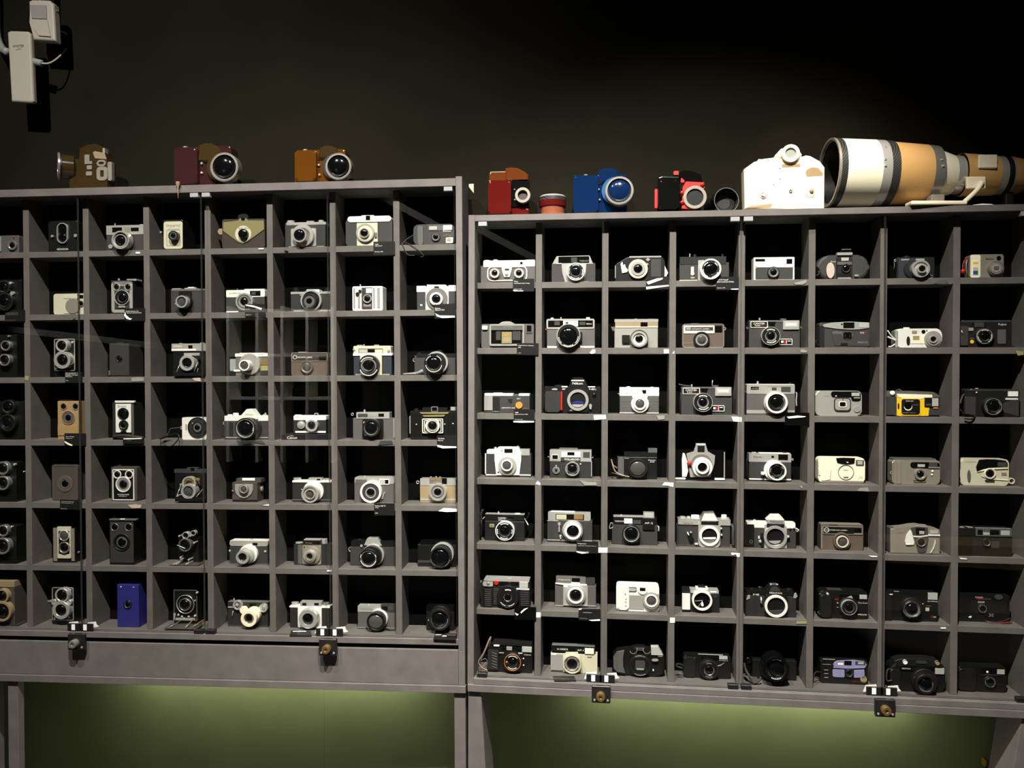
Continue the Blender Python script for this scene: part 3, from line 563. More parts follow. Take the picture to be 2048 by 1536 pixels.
ln(1795, 408, [('sil', 118, 98, 0, 12), ('blk', 110, 0, 0, 10)], None, 'lens_mount'); ln(1765, 416, [('blk', 102, 88, 0, 30), ('iron', 90, 70, 0, 28), ('blk', 72, 0, 0, 22)], (66, 22.5)); mk(1765, 416, 84, 7, [(20, 70), (110, 160), (190, 350)], 30); pl('paper_curl', 'lgr', [(1430, 522), (1590, 505), (1640, 474), (1652, 500), (1560, 530), (1440, 532)], 9, 8)
# row 4
tlr(3, 'J', (-150, 225, 328, 720), (105, 300, 92), (95, 515, 112), 'black twin-lens reflex at the photo edge with two thick rings', 'iron')
cam('L', 3, 'J', 'box_camera', 'orange-tan box camera with three round openings', (784, 222, 1076, 700), 'tan', 74, y=.006)
bx('lower_band', 'tan', 786, 550, 1064, 690, 2); bx('corner_trim', 'kha', 1064, 226, 1076, 690, 2)
for x in (866, 1030): ln(x, 292, [('kha', 46, 38, 0, 1.8), ('blk', 40, 0, 0, 1)], (34, 1.1), 'finder_eye', 'eye_ring')
ln(930, 446, [('kha', 90, 82, 0, 2.5), ('brn', 84, 50, 0, 1.4), ('blk', 52, 0, 0, 1)], (40, 1.1)); bx('handle', 'dbr', 800, 205, 920, 226, -6, -60, 6)
cam('L', 3, 'J', 'box_camera', 'upright box camera with white faceplate and two stacked lenses', (1532, 240, 1828, 708), 'lea', 66, y=.010)
bx('faceplate', 'wht', 1577, 258, 1789, 648, 3, r=4); bx('top_bar', 'wht', 1568, 214, 1834, 240, 2, -6, 4); bx('side_panel', 'gry', 1800, 265, 1826, 680, 1.6); tx('Brownie', 'gtx', 1610, 274, 1722, 304, 3.1); ln(1682, 392, [('blk', 76, 66, 0, 5), ('blk', 68, 0, 0, 3)], (64, 3.2)); ln(1682, 546, [('blk', 62, 46, 0, 7), ('iron', 48, 0, 0, 5)], (40, 5.3)); pl('bottom_notch', 'blk', [(1640, 650), (1650, 628), (1720, 628), (1730, 650)], 3.4)
stp([(1545, 705, 6), (1680, 690, 12), (1800, 700, 12), (1960, 720, 6)], 3.2, 'dgr')
cam('L', 3, 'K', 'compact_camera', 'white compact camera with huge black lens disc', (614, 474, 972, 768), 'wht', 26, rf=14)
ln(846, 620, [('blk', 142, 128, 0, 4), ('lea', 130, 84, 0, 3.4), ('iron', 86, 62, 0, 5), ('blk', 64, 0, 0, 4)], (40, 4.2)); dt('lamp', 'chr', 765, 560, 10, 5); bx('side_mark', 'lgr', 664, 575, 684, 660, .6); kn('ring_mount', 'chr', 590, 605, 620, 640)
stp([(605, 622, -6), (530, 630, 0), (450, 640, 6), (430, 672, 8)], 1.5, 'dgr'); stp([(430, 672, 8), (380, 760, 16), (290, 790, 22), (400, 745, 22), (520, 712, 20), (570, 745, 24), (555, 800, 26), (480, 882, 27), (400, 890, 27), (320, 830, 27), (290, 790, 24)], 1.5, 'blk')
cam('L', 3, 'K', 'slr_camera', 'silver reflex camera with peaked prism and wide lens', (1230, 500, 1882, 776), 'dgr', 32)
bx('top_plate', 'wht', 1235, 450, 1882, 524, 1, -30, 6); pl('prism', 'wht', [(1470, 452), (1560, 352), (1636, 350), (1722, 470), (1722, 500), (1470, 500)], 5, -24); tx('Canon', 'gtx', 1540, 420, 1652, 442, 5.2); kn('winding_knob', 'wht', 1285, 430, 1352, 452); kn('speed_dial', 'wht', 1365, 408, 1442, 452); kn('rewind_knob', 'chr', 1800, 428, 1860, 452); kn('rewind_crank', 'chr', 1824, 405, 1848, 432); bx('self_timer', 'blk', 1300, 540, 1352, 735, 5, r=20); bx('bottom_plate', 'sil', 1250, 762, 1882, 776, 1.2, -30); rg(1236, 556, 18)
ln(1610, 640, [('blk', 150, 0, 0, 12)], None, 'lens_mount'); ln(1536, 636, [('blk', 145, 128, 0, 36), ('sil', 140, 118, 0, 35), ('blk', 120, 0, 0, 28)], (108, 28.5)); mk(1536, 636, 114, 10, [(185, 300), (340, 365)], 29.5)
cam('L', 3, 'L', 'rangefinder_camera', 'little silver rangefinder raised on a black plinth', (250, 320, 606, 462), 'lea', 30, y=.020, lift=.0155)
bx('top_plate', 'wht', 254, 275, 607, 324, .8, -30, 8); bx('bottom_plate', 'wht', 272, 442, 602, 462, 1, -30); kn('knob', 'wht', 268, 266, 340, 280); bx('finder_frame', 'chr', 478, 248, 517, 278, -6, -12); bx('finder_window', 'win', 486, 256, 509, 272, -5.6, -8); ln(446, 384, [('chr', 64, 44, 0, 14), ('sil', 46, 0, 0, 10)], (36, 10.4)); dt('slow_dial', 'chr', 334, 376, 42, 4); dome('dial_cap', 'sil', 334, 376, 30, 4, 2); bx('lens_flange', 'wht', 385, 322, 505, 345, 4)
K2 = K
K = Cam(); K.zk = 'L'; K.M = FL @ Matrix.Translation((un(FL, *zp('L', 375, 535), .004).x, .004, shelfz('L', 3)+.0002)); K.y = .004; K.th = .075; K.lens = None; K.root = empty('display_plinth', K.M)
tag(K.root, 'black slab plinth lettered in white under the little rangefinder', 'plinth'); u0 = pt(120, 470, 0)[0]; u1 = pt(632, 470, 0)[0]; link('slab', boxme(u0, u1, 0, .075, 0, .0150, .0008), 'card', K.root, K.M); tx('Canon', 'txt', 185, 500, 292, 528, .1); tx('1935', 'txt', 220, 490, 258, 498, .1)
cam('L', 3, 'L', 'rangefinder_camera', 'grey textured camera with chrome edges and dark lens panel', (895, 302, 1346, 522), 'gry', 32, rf=6)
bx('top_plate', 'sil', 930, 240, 1286, 308, 1.5, -30, 4); bx('finder_window', 'win', 1168, 254, 1228, 288, 2.2); bx('meter_window', 'wing', 946, 256, 1052, 292, 2.2); bx('meter_grill', 'lgr', 1056, 256, 1164, 292, 2); bx('front_panel', 'blk', 994, 314, 1222, 522, 3, r=16); bx('edge_trim', 'chr', 1330, 305, 1344, 515, 1.4); kn('shutter_button', 'chr', 1010, 210, 1030, 242); rg(888, 262, 12)
ln(1090, 408, [('iron', 92, 76, 0, 22), ('blk', 78, 0, 0, 17)], (66, 17.5)); dt('flash_socket', 'chr', 1014, 352, 12, 5); dt('flash_socket', 'chr', 1030, 482, 12, 5); mk(1090, 408, 70, 7, [(60, 140)], 17.6)
cam('L', 3, 'L', 'folding_camera', 'black ribbed art-deco camera with patterned gilt faceplate', (1510, 222, 2016, 518), 'blk', 32, rf=20)
for i in range(9): bx('rib', 'gloss', 1520+i*12, 250, 1525+i*12, 505, .8); bx('rib', 'gloss', 1905+i*12, 250, 1910+i*12, 505, .8)
bx('finder_bar', 'blk', 1642, 190, 1908, 222, -2, -26, 4); rr('finder_frame', 'brs', 1736, 178, 1810, 238, 9, 1, -4); bx('finder_window', 'win', 1746, 188, 1800, 228, -1, -8); pl('gilt_strip', 'gold', [(1610, 240), (1935, 238), (1915, 258), (1630, 258)], 2); pl('gilt_strip', 'gold', [(1645, 272), (1890, 268), (1875, 288), (1655, 290)], 4); bx('faceplate', 'blk', 1636, 304, 1870, 470, 6)
rr('gilt_border', 'ivory', 1640, 308, 1866, 466, 9, 7, 5); rr('gilt_border', 'ivory', 1662, 326, 1846, 448, 6, 7, 5); ln(1750, 386, [('ivory', 74, 56, 5, 15), ('chr', 58, 46, 5, 17), ('blk', 48, 0, 5, 13)], (42, 13.4, 'gls')); mk(1750, 386, 66, 9, [(40, 140)], 15.2, 'ktx')
for x, y_ in ((1578, 372), (1972, 363), (1882, 370), (1838, 378)): dome('rivet', 'chr', x, y_, 9, .6, 2)
kn('knob', 'iron', 1552, 202, 1602, 226); kn('winding_knob', 'sil', 1944, 182, 2012, 224); bx('side_trim', 'sil', 1503, 280, 1514, 470, .6)
# row 5
tlr(4, 'M', (-150, 235, 228, 744), (30, 318, 86), (30, 520, 92), 'black twin-lens reflex at the photo edge with small gear dial', 'brs', extra=((190, 268, 16), (320, 365, 9)))
cam('L', 4, 'M', 'box_camera', 'worn grey-brown box camera with flat ring round its lens', (708, 268, 1066, 760), 'bgr', 68, rf=24)
rr('border', 'brn', 722, 282, 1056, 748, 8, 1.2, 0, 20); ln(886, 530, [('brn', 106, 66, 0, 1.8), ('bgr', 68, 54, 0, 2.4), ('blk', 56, 0, 0, 1)], (46, 1.2))
cam('L', 4, 'M', 'box_camera', 'brown box camera with white-bordered black front', (1518, 296, 1872, 768), 'bgr', 70, rf=20)
bx('front_panel', 'blk', 1536, 332, 1830, 752, 1.4); rr('border', 'wht', 1534, 330, 1832, 756, 12, 2)
for x in (1600, 1762): ln(x, 402, [('wht', 54, 42, 0, 3), ('blk', 44, 0, 0, 1.6)], (36, 1.8), 'finder_eye', 'eye_ring')
ln(1682, 538, [('wht', 100, 86, 0, 4), ('lgr', 88, 64, 0, 2.4), ('blk', 66, 0, 0, 1.8)], (52, 2)); tx('SIX-20 BROWNIE', 'txt', 1604, 668, 1764, 684, 1.5); tx('MODEL E', 'txt', 1624, 692, 1732, 704, 1.5); kn('winding_knob', 'sil', 1608, 266, 1664, 300)
cam('L', 4, 'N', 'folding_camera', 'opened folding camera with its chrome lens tipped down', (508, 408, 962, 832), 'blk', 26, y=.040)
bx('top_plate', 'dgr', 498, 355, 972, 412, 1, -25); bx('finder_block', 'dgr', 682, 328, 846, 362, .5, -20); bx('finder_window', 'win', 740, 335, 794, 380, 1.6); bx('bed', 'blk', 510, 780, 950, 830, 36, 0)
ln(715, 600, [('amb', 104, 70, 0, 24), ('dgr', 98, 0, 0, 20)], None, 'bellows'); ln(704, 680, [('chr', 106, 74, 14, 36), ('sil', 102, 0, 0, 30)], (70, 30.4, 'glg')); ln(712, 566, [('chr', 100, 78, 14, 28)], None, 'shutter_ring')
stp([(600, 590, 20), (530, 760, 34)], 1.1, 'chr', 'strut'); stp([(925, 640, 6), (820, 765, 34)], 1.4, 'brs', 'strut'); bx('lens_bar', 'amb', 650, 482, 870, 520, 26, 20); dt('screw', 'chr', 545, 745, 14, 36); dt('screw', 'chr', 590, 580, 14, 22)
cam('L', 4, 'N', 'box_camera', 'squat grey-brown camera with white tape on top', (1350, 545, 1716, 832), 'bgr', 62, rf=8)
bx('top_hump', 'bgr', 1408, 490, 1772, 550, -16, -55, 4); bx('tape', 'pap', 1494, 484, 1678, 522, -14, -18); pl('faceplate', 'lgr', [(1388, 572), (1650, 572), (1650, 660), (1622, 725), (1570, 768), (1515, 780), (1455, 766), (1412, 722), (1388, 660)], 3); ln(1512, 650, [('brs', 70, 54, 0, 9), ('chr', 56, 44, 0, 12), ('blk', 46, 0, 0, 9)], (36, 9.4, 'glg'))
stp([(1345, 670, 4), (1362, 670, 6)], 1.6, 'chr', 'shutter_lever'); bx('base', 'blk', 1356, 800, 1714, 832, 1.5); u, w_ = pt(1790, 640, -32); link('side_knob', lathe([(.0075, 0), (.0075, .004), (.005, .005), (0, .005)], 0, 0, 24, 'z'), 'chr', K.root, K.M @ Matrix.Translation((pt(1716, 640, 0)[0], .03, w_)) @ Matrix.Rotation(math.pi/2, 4, 'Y'))
cam('L', 4, 'O', 'viewfinder_camera', 'black camera with two silver knobs and angled silver lens', (240, 340, 662, 546), 'lea', 30)
bx('top_plate', 'wht', 239, 330, 662, 350, 1, -30, 4); kn('winding_knob', 'chr', 254, 297, 337, 334); kn('rewind_knob', 'chr', 574, 304, 652, 336); bx('finder_block', 'sil', 414, 300, 557, 334, -3, -20, 5); bx('finder_window', 'win', 504, 312, 540, 328, -2.4, -6); bx('bottom_plate', 'gry', 240, 532, 662, 546, 1, -28)
dt('lens_disc', 'wht', 466, 446, 108, 5); ln(430, 476, [('sil', 92, 74, 4, 28), ('lgr', 80, 0, 0, 23)], None); ln(428, 478, [('chr', 54, 42, 10, 31), ('blk', 44, 0, 0, 26)], (40, 26.3, 'glg'), 'lens_front'); stp([(352, 430, 16), (334, 420, 18)], 1, 'chr', 'shutter_lever'); stp([(520, 450, 14), (535, 435, 16)], 1, 'chr', 'shutter_lever')
cam('L', 4, 'O', 'half_frame_camera', 'grey and silver half-frame camera with bright wide lens ring', (910, 292, 1346, 552), 'gry', 32, rf=20)
bx('top_plate', 'sil', 912, 290, 1344, 366, .8, -32, 18); bx('meter_grill', 'gry', 920, 318, 1044, 362, 1.4); rr('window_frame', 'wht', 1178, 312, 1286, 374, 9, 2); bx('finder_window', 'win', 1186, 320, 1278, 366, 1.4); bx('finder_lens', 'fls', 1190, 324, 1240, 362, 1.8); ln(1084, 462, [('wht', 112, 90, 0, 16), ('dgr', 92, 54, 0, 14), ('sil', 56, 44, 0, 15), ('blk', 46, 0, 0, 12)], (40, 12.3)); pl('lever', 'chr', [(1200, 528), (1225, 455), (1238, 460), (1215, 530)], 4); rg(1336, 346, 10); kn('shutter_button', 'chr', 1012, 276, 1032, 294)
cam('L', 4, 'O', 'half_frame_camera', 'silver-topped camera covered in tan leather', (1616, 378, 2003, 548), 'kha', 30)
bx('top_plate', 'sil', 1618, 308, 2003, 383, .8, -30, 5); bx('meter_block', 'brs', 1718, 300, 1850, 360, 2, -16); bx('meter_window', 'amb', 1726, 308, 1842, 332, 2.6); bx('finder_window', 'win', 1852, 304, 1906, 366, 2.2); bx('bottom_plate', 'sil', 1618, 526, 2003, 548, 1, -28); ln(1806, 456, [('chr', 90, 70, 0, 14), ('brs', 72, 46, 0, 12), ('chr', 48, 40, 0, 14), ('blk', 42, 0, 0, 10)], (36, 10.3)); rg(1592, 348, 14); kn('knob', 'chr', 1728, 284, 1742, 304); kn('knob', 'chr', 1784, 282, 1798, 304); kn('knob', 'chr', 1826, 286, 1840, 304)
# row 6
tlr(5, 'P', (-150, 210, 228, 690), (35, 285, 76), (25, 492, 108), 'black twin-lens reflex at the photo edge with chrome side knob', 'brs', extra=((152, 230, 12),))
cam('L', 5, 'P', 'twin_lens_camera', 'black camera with cream upright bars and two lenses', (716, 240, 1030, 718), 'blk', 70, rf=8)
bx('front_bar', 'chp', 724, 246, 778, 698, 2.4); bx('front_bar', 'chp', 970, 256, 1016, 698, 2.4); rr('front_frame', 'crm', 780, 226, 966, 662, 16, 3.4); bx('front_head', 'crm', 782, 228, 964, 290, 3.6); bx('front_foot', 'crm', 784, 602, 962, 660, 3.6); bx('front_panel', 'blk', 794, 290, 948, 604, 2); ln(870, 352, [('chr', 68, 56, 0, 7), ('dgr', 58, 0, 0, 4)], (54, 4.2, 'glg')); ln(870, 516, [('brs', 74, 60, 0, 8), ('blk', 62, 0, 0, 4)], (50, 4.2)); dt('knob', 'chr', 1056, 580, 14, -12, -20)
cam('L', 5, 'P', 'box_camera', 'tall black box camera with grey front and two finder eyes', (1494, 140, 1830, 748), 'blk', 74, rf=4)
bx('faceplate', 'dgr', 1502, 166, 1824, 722, 1.6); bx('top_trim', 'brs', 1488, 120, 1862, 142, 1.2, -40, 8)
for x in (1566, 1756): ln(x, 234, [('brs', 50, 44, 0, 3), ('blk', 46, 0, 0, 1.8)], (42, 2), 'finder_eye', 'eye_ring')
ln(1662, 442, [('iron', 110, 98, 0, 4), ('blk', 100, 60, 0, 2), ('blk', 62, 0, 0, 1.8)], (56, 2)); kn('latch', 'chr', 1550, 78, 1606, 124); bx('strap_stud', 'wht', 1640, 118, 1702, 134, 2.4)
cam('L', 5, 'Q', 'folding_camera', 'black folding camera with two small rings above its lens', (560, 330, 862, 655), 'blk', 24, y=.044)
pl('bed', 'bgr', [(415, 744), (780, 744), (800, 730), (430, 730)], 34, 30); bx('bed_board', 'bgr', 470, 728, 850, 744, 36, 0); ln(655, 440, [('gry', 92, 74, 6, 26), ('blk', 84, 0, 0, 20)], (70, 20.4)); ln(664, 302, [('sil', 50, 38, 10, 24), ('blk', 40, 0, 0, 20)], (30, 20.3), 'finder_eye', 'eye_ring'); ln(775, 268, [('chr', 38, 28, 10, 22), ('blk', 30, 0, 0, 18)], (22, 18.3), 'finder_eye', 'eye_ring')
stp([(540, 440, 26), (600, 465, 27), (660, 490, 27)], 1.2, 'chr', 'lever')
for x, y_, d in ((570, 310, 16), (590, 622, 20), (596, 656, 24), (710, 656, 24), (492, 722, 36), (530, 718, 36), (680, 718, 36), (790, 408, 20), (735, 310, 22)): dome('screw', 'chr', x, y_, 13, d, 2)
stp([(600, 640, 24), (560, 730, 36)], 1, 'brs', 'strut'); stp([(715, 655, 24), (705, 730, 36)], 1, 'brs', 'strut')
cam('L', 5, 'Q', 'viewfinder_camera', 'silver-topped camera with long silver barrel pointing down-left', (1310, 456, 1874, 722), 'dgr', 36, rf=14)
bx('top_plate', 'sil', 1310, 374, 1874, 458, 1, -34, 26); bx('top_rim', 'wht', 1316, 370, 1868, 404, .4, -33, 12); bx('finder_window', 'win', 1644, 408, 1718, 448, 1.8); kn('knob', 'chr', 1450, 358, 1490, 376); kn('knob', 'chr', 1540, 354, 1570, 376); kn('knob', 'chr', 1610, 352, 1660, 376); bx('bottom_plate', 'gry', 1310, 704, 1874, 722, 1, -34, 6)
ln(1580, 575, [('wht', 130, 0, 0, 10)], None, 'lens_mount'); ln(1540, 598, [('sil', 110, 0, 0, 24)], None, 'barrel'); ln(1496, 622, [('chr', 92, 62, 14, 42), ('wht', 78, 60, 10, 38), ('blk', 62, 0, 0, 34)], (50, 34.4)); dome('lug', 'chr', 1312, 525, 16, .6, 2.5); dome('lug', 'chr', 1832, 536, 18, .6, 3)
cam('L', 5, 'R', 'viewfinder_camera', 'black camera with square silver lens board', (245, 296, 628, 510), 'lea', 32, rf=8)
bx('finder_block', 'blk', 344, 254, 516, 304, 1, -26, 4); bx('finder_rim', 'lgr', 344, 250, 516, 262, 1.4, -20); tx('Ensign', 'chp', 364, 278, 432, 296, 1.4); bx('finder_window', 'win', 478, 272, 500, 296, 1.8); bx('lens_board', 'chp', 330, 308, 524, 508, 4, r=14); kn('winding_knob', 'sil', 262, 276, 338, 300); kn('rewind_knob', 'sil', 528, 242, 588, 300)
ln(426, 416, [('chp', 88, 0, 3, 9)], None, 'shutter_ring'); ln(404, 424, [('sil', 60, 46, 8, 22), ('chp', 48, 30, 8, 24), ('blk', 32, 0, 4, 18)], (26, 18.3)); dome('screw', 'iron', 350, 330, 7, 4, 1); dome('screw', 'chr', 505, 450, 8, 4, 2); bx('side_trim', 'gry', 285, 306, 328, 504, 1.2)
cam('L', 5, 'R', 'slr_camera', 'black reflex camera with silver prism nose and ring lugs', (820, 322, 1284, 492), 'dgr', 32)
bx('top_plate', 'blk', 828, 266, 1284, 324, .8, -32, 6); pl('prism', 'sil', [(962, 310), (994, 240), (1102, 238), (1142, 316)], 6, -26); kn('speed_dial', 'blk', 890, 244, 945, 270); kn('rewind_knob', 'blk', 1150, 262, 1230, 280); rg(826, 352, 20, 1.4); rg(1258, 368, 20, 1.4); dt('timer', 'chr', 934, 318, 13, 4); ln(1054, 412, [('sil', 108, 0, 0, 10)], None, 'lens_mount')
ln(1035, 425, [('blk', 100, 0, 0, 24)], None, 'barrel'); ln(1006, 446, [('blk', 92, 80, 0, 40), ('brs', 84, 68, 0, 38), ('blk', 70, 0, 0, 32)], (64, 32.5)); mk(1006, 446, 78, 8, [(150, 175), (195, 345), (10, 30)], 39.6)
cam('L', 5, 'R', 'slr_camera', 'almost invisible black camera with silver-rimmed lens', (1512, 300, 1905, 490), 'blk', 30)
bx('top_plate', 'gloss', 1540, 262, 1905, 305, .5, -28, 6); rg(1612, 416, 14, 1.2); bx('base_trim', 'dgr', 1512, 465, 1650, 490, 1); ln(1762, 402, [('sil', 112, 96, 0, 16), ('blk', 104, 0, 0, 14)], None, 'lens_mount'); ln(1742, 436, [('iron', 104, 86, 0, 40), ('blk', 88, 0, 0, 33)], (84, 33.4)); mk(1742, 436, 94, 8, [(190, 240), (300, 350)], 40.1, 'brs')
# row 7
tlr(6, 'S', (-150, 228, 204, 770), (20, 358, 92), (20, 568, 130), 'brown twin-lens reflex at the photo edge with cream rings', 'kha', 'bgr', extra=((105, 490, 34),))
bx('hood', 'kha', -100, 150, 196, 234, 1, -50); bx('base_ring', 'dgr', -100, 745, 240, 800, 4, -40, 18)
cam('L', 6, 'S', 'twin_lens_camera', 'twin-lens reflex outlined in chrome with a silver side lever', (706, 236, 1006, 745), 'blk', 70, rf=22)
rr('chrome_trim', 'sil', 708, 236, 1005, 692, 8, 1.6, 0, 20); ln(842, 346, [('sil', 92, 70, 0, 16), ('blk', 72, 0, 0, 12)], (66, 12.2)); ln(828, 550, [('sil', 116, 74, 0, 18), ('blk', 76, 0, 0, 14)], (68, 14.3)); dt('dial', 'sil', 735, 442, 40, 12); dt('dial', 'sil', 936, 446, 36, 12); pl('lever', 'chr', [(636, 425), (700, 405), (740, 412), (735, 432), (680, 440)], 13, 11)
for x, y_ in ((962, 276), (945, 645), (925, 680), (745, 660)): dome('screw', 'chr', x, y_, 13, 1, 2)
cam('L', 6, 'S', 'box_camera', 'bright blue box camera with small black lens', (1598, 200, 1898, 782), 'blu', 68, e=.8)
ln(1742, 472, [('blk', 52, 40, 0, 3), ('blk', 42, 0, 0, 1.6)], (36, 1.8)); dome('stud', 'chr', 1650, 232, 11, .6, 1.5); dome('stud', 'chr', 1820, 238, 11, .6, 1.5); bx('handle', 'blu', 1712, 156, 1915, 204, -20, -30, 10)
cam('L', 6, 'T', 'folding_camera', 'opened black folding camera with brass rails on the floor board', (494, 214, 834, 672), 'blk', 30, y=.038, rf=12)
rr('chrome_trim', 'brs', 492, 216, 836, 670, 7, 1.2, 0, 10); ln(660, 430, [('blk', 140, 128, 0, 10), ('sil', 130, 122, 0, 11), ('blk', 124, 0, 0, 7)], None, 'shutter_ring'); ln(652, 436, [('brs', 84, 76, 5, 15), ('blk', 78, 0, 4, 12)], (70, 12.3)); bx('bed', 'bgr', 350, 778, 820, 800, 46, 0); stp([(600, 665, 4), (420, 770, 44)], 1.3, 'brs', 'rail'); stp([(790, 640, 4), (660, 775, 44)], 1.6, 'gold', 'rail'); stp([(940, 650, 0), (760, 770, 40)], 1.8, 'amb', 'rail')
bx('lens_standard', 'chr', 520, 632, 800, 668, 6); 
for x, y_ in ((612, 610), (560, 585), (710, 610), (800, 600), (830, 262), (640, 640)): dome('screw', 'chr', x, y_, 16, 5, 2)
pl('bracket', 'chr', [(488, 560), (520, 570), (505, 660), (488, 660)], 3); pl('lever', 'sil', [(775, 400), (800, 365), (810, 372), (790, 410)], 9, 7)
cam('L', 6, 'T', 'rangefinder_camera', 'black brick-shaped camera with cream lens and chrome discs', (1284, 396, 1876, 756), 'lea', 36, rf=4)
bx('top_trim', 'brs', 1284, 390, 1876, 404, .8, -34); bx('chrome_band', 'sil', 1284, 462, 1380, 482, 1.4); bx('bottom_trim', 'brs', 1286, 738, 1876, 752, 1, -30); bx('finder_window', 'win', 1600, 425, 1690, 455, 2.4); bx('chrome_band', 'sil', 1620, 470, 1876, 496, 1.4); ln(1425, 444, [('chr', 68, 46, 0, 8), ('brs', 48, 0, 0, 6)], None, 'range_wheel'); dome('wheel_cap', 'chr', 1412, 440, 20, 8, 2); dt('gear', 'bone', 1508, 520, 50, 12); ln(1800, 484, [('chr', 60, 42, 0, 8), ('sil', 44, 24, 0, 8), ('chr', 26, 0, 0, 10)], None, 'winding_dial')
ln(1640, 590, [('bone', 104, 0, 0, 18)], None, 'lens_mount'); ln(1588, 642, [('bone', 112, 72, 8, 34), ('brs', 74, 52, 4, 30), ('blk', 54, 0, 0, 26)], (46, 26.4)); stp([(1345, 605, 3), (1362, 525, 4)], 1.4, 'chr', 'cocking_lever'); kn('shutter_button', 'chr', 1366, 332, 1386, 398); kn('rewind_knob', 'chr', 1580, 384, 1642, 400)
cam('L', 6, 'U', 'viewfinder_camera', 'silver-fronted camera with bulging polished lens', (204, 284, 606, 482), 'lea', 32)
bx('top_plate', 'wht', 198, 266, 612, 288, 1, -32, 3); bx('finder_block', 'sil', 308, 220, 522, 270, .8, -26, 6); bx('finder_window', 'win', 330, 236, 372, 260, 1.8); bx('finder_window', 'win', 452, 236, 498, 260, 1.8); kn('winding_knob', 'sil', 222, 224, 294, 270); kn('rewind_knob', 'brs', 545, 228, 606, 270); bx('faceplate', 'wht', 284, 284, 528, 490, 5, r=6)
ln(402, 392, [('sil', 102, 0, 4, 14)], None, 'shutter_ring'); ln(388, 402, [('chr', 94, 58, 8, 26), ('sil', 62, 0, 4, 20)], (50, 20.3)); pl('lever', 'brs', [(470, 345), (500, 350), (495, 385), (475, 375)], 16, 12)
cam('L', 6, 'U', 'rangefinder_camera', 'grey silver-topped camera with jutting black lens and strap', (898, 318, 1284, 496), 'gry', 32)
bx('top_plate', 'sil', 898, 264, 1135, 330, 1, -32, 3); bx('top_plate_end', 'dgr', 1130, 258, 1284, 330, .8, -32, 3); bx('finder_window', 'win', 1144, 272, 1204, 312, 2); bx('range_window', 'wing', 1208, 274, 1262, 312, 2); tx('KONICA C35', 'gtx', 928, 288, 1056, 304, 1.3); kn('shutter_button', 'chr', 1004, 242, 1018, 268); ln(1110, 400, [('wht', 90, 0, 0, 10)], None, 'lens_mount'); ln(1082, 430, [('blk', 90, 74, 0, 32), ('iron', 78, 0, 0, 27)], (72, 27.4, 'glg')); stp([(1170, 500, 6), (1220, 512, 12), (1284, 508, 10)], 2, 'blk'); stp([(985, 488, 6), (1000, 498, 10)], 2, 'blk'); bx('bottom_plate', 'lgr', 898, 484, 1284, 496, 1)
cam('L', 6, 'U', 'slr_camera', 'black camera in shadow with white-marked lens', (1600, 320, 1886, 492), 'blk', 30)
bx('top_plate', 'gloss', 1600, 262, 1886, 325, .5, -28, 8); ln(1740, 382, [('blk', 108, 0, 0, 20)], None, 'lens_mount'); ln(1734, 408, [('iron', 104, 84, 0, 38), ('blk', 86, 0, 0, 32)], (76, 32.4)); mk(1734, 408, 82, 9, [(165, 215), (240, 290), (315, 370)], 32.6); dome('flash_socket', 'chr', 1628, 412, 10, 12, 2)
# ---------------------------------------------------------------- cameras of the right cabinet
# row 1
cam('R', 0, 'a', 'stereo_camera', 'white-topped stereo camera with two lenses', (160, 745, 952, 984), 'gry', 40, rf=10)
bx('top_plate', 'wht', 195, 668, 950, 752, 1, -38, 14); bx('top_step', 'wht', 810, 655, 948, 680, -2, -32, 8); kn('winding_knob', 'wht', 342, 655, 406, 672); kn('knob', 'wht', 205, 664, 290, 674); bx('finder_window', 'win', 734, 687, 769, 719, 2); rr('front_frame', 'ivory', 252, 752, 836, 962, 15, 2.4, 0, 70)
pl('shield', 'ivory', [(458, 748), (618, 748), (602, 830), (578, 908), (498, 908), (472, 830)], 4); bx('shield_window', 'dark', 508, 784, 572, 812, 4.6, r=4); dome('shield_knob', 'chr', 536, 866, 30, 4, 4)
for x in (358, 714): ln(x, 850, [('wht', 68, 52, 0, 10), ('kha', 54, 40, 0, 9), ('blk', 42, 0, 0, 6)], (38, 6.2))
cam('R', 0, 'a', 'rangefinder_camera', 'grey camera with sloping silver shoulders and ringed lens', (1196, 708, 1832, 988), 'dgr', 36, rf=14)
pl('top_plate', 'sil', [(1204, 716), (1268, 602), (1750, 592), (1802, 716)], 1, -34); bx('window_band', 'win', 1294, 610, 1742, 698, 1.8, r=4); bx('band_window', 'wing', 1480, 622, 1566, 690, 2.2); tx('Voigtlander', 'gtx', 1600, 655, 1735, 690, 2)
pl('faceplate', 'sil', [(1338, 710), (1704, 710), (1692, 860), (1664, 984), (1388, 984), (1350, 850)], 3); ln(1547, 828, [('wht', 128, 112, 0, 18), ('blk', 114, 74, 0, 16), ('iron', 76, 0, 0, 12)], (66, 12.4)); mk(1547, 828, 98, 12, [(60, 120), (150, 200), (220, 300), (330, 380)], 16.3); bx('foot', 'sil', 1660, 970, 1730, 988, 4); bx('tab', 'wht', 1270, 704, 1340, 718, 2)
cam('R', 0, 'b', 'viewfinder_camera', 'black camera with silver lens disc and torn cream paper', (205, 560, 892, 908), 'blk', 40, poly=[(205, 908), (205, 690), (235, 660), (370, 580), (840, 562), (880, 610), (892, 700), (892, 908)])
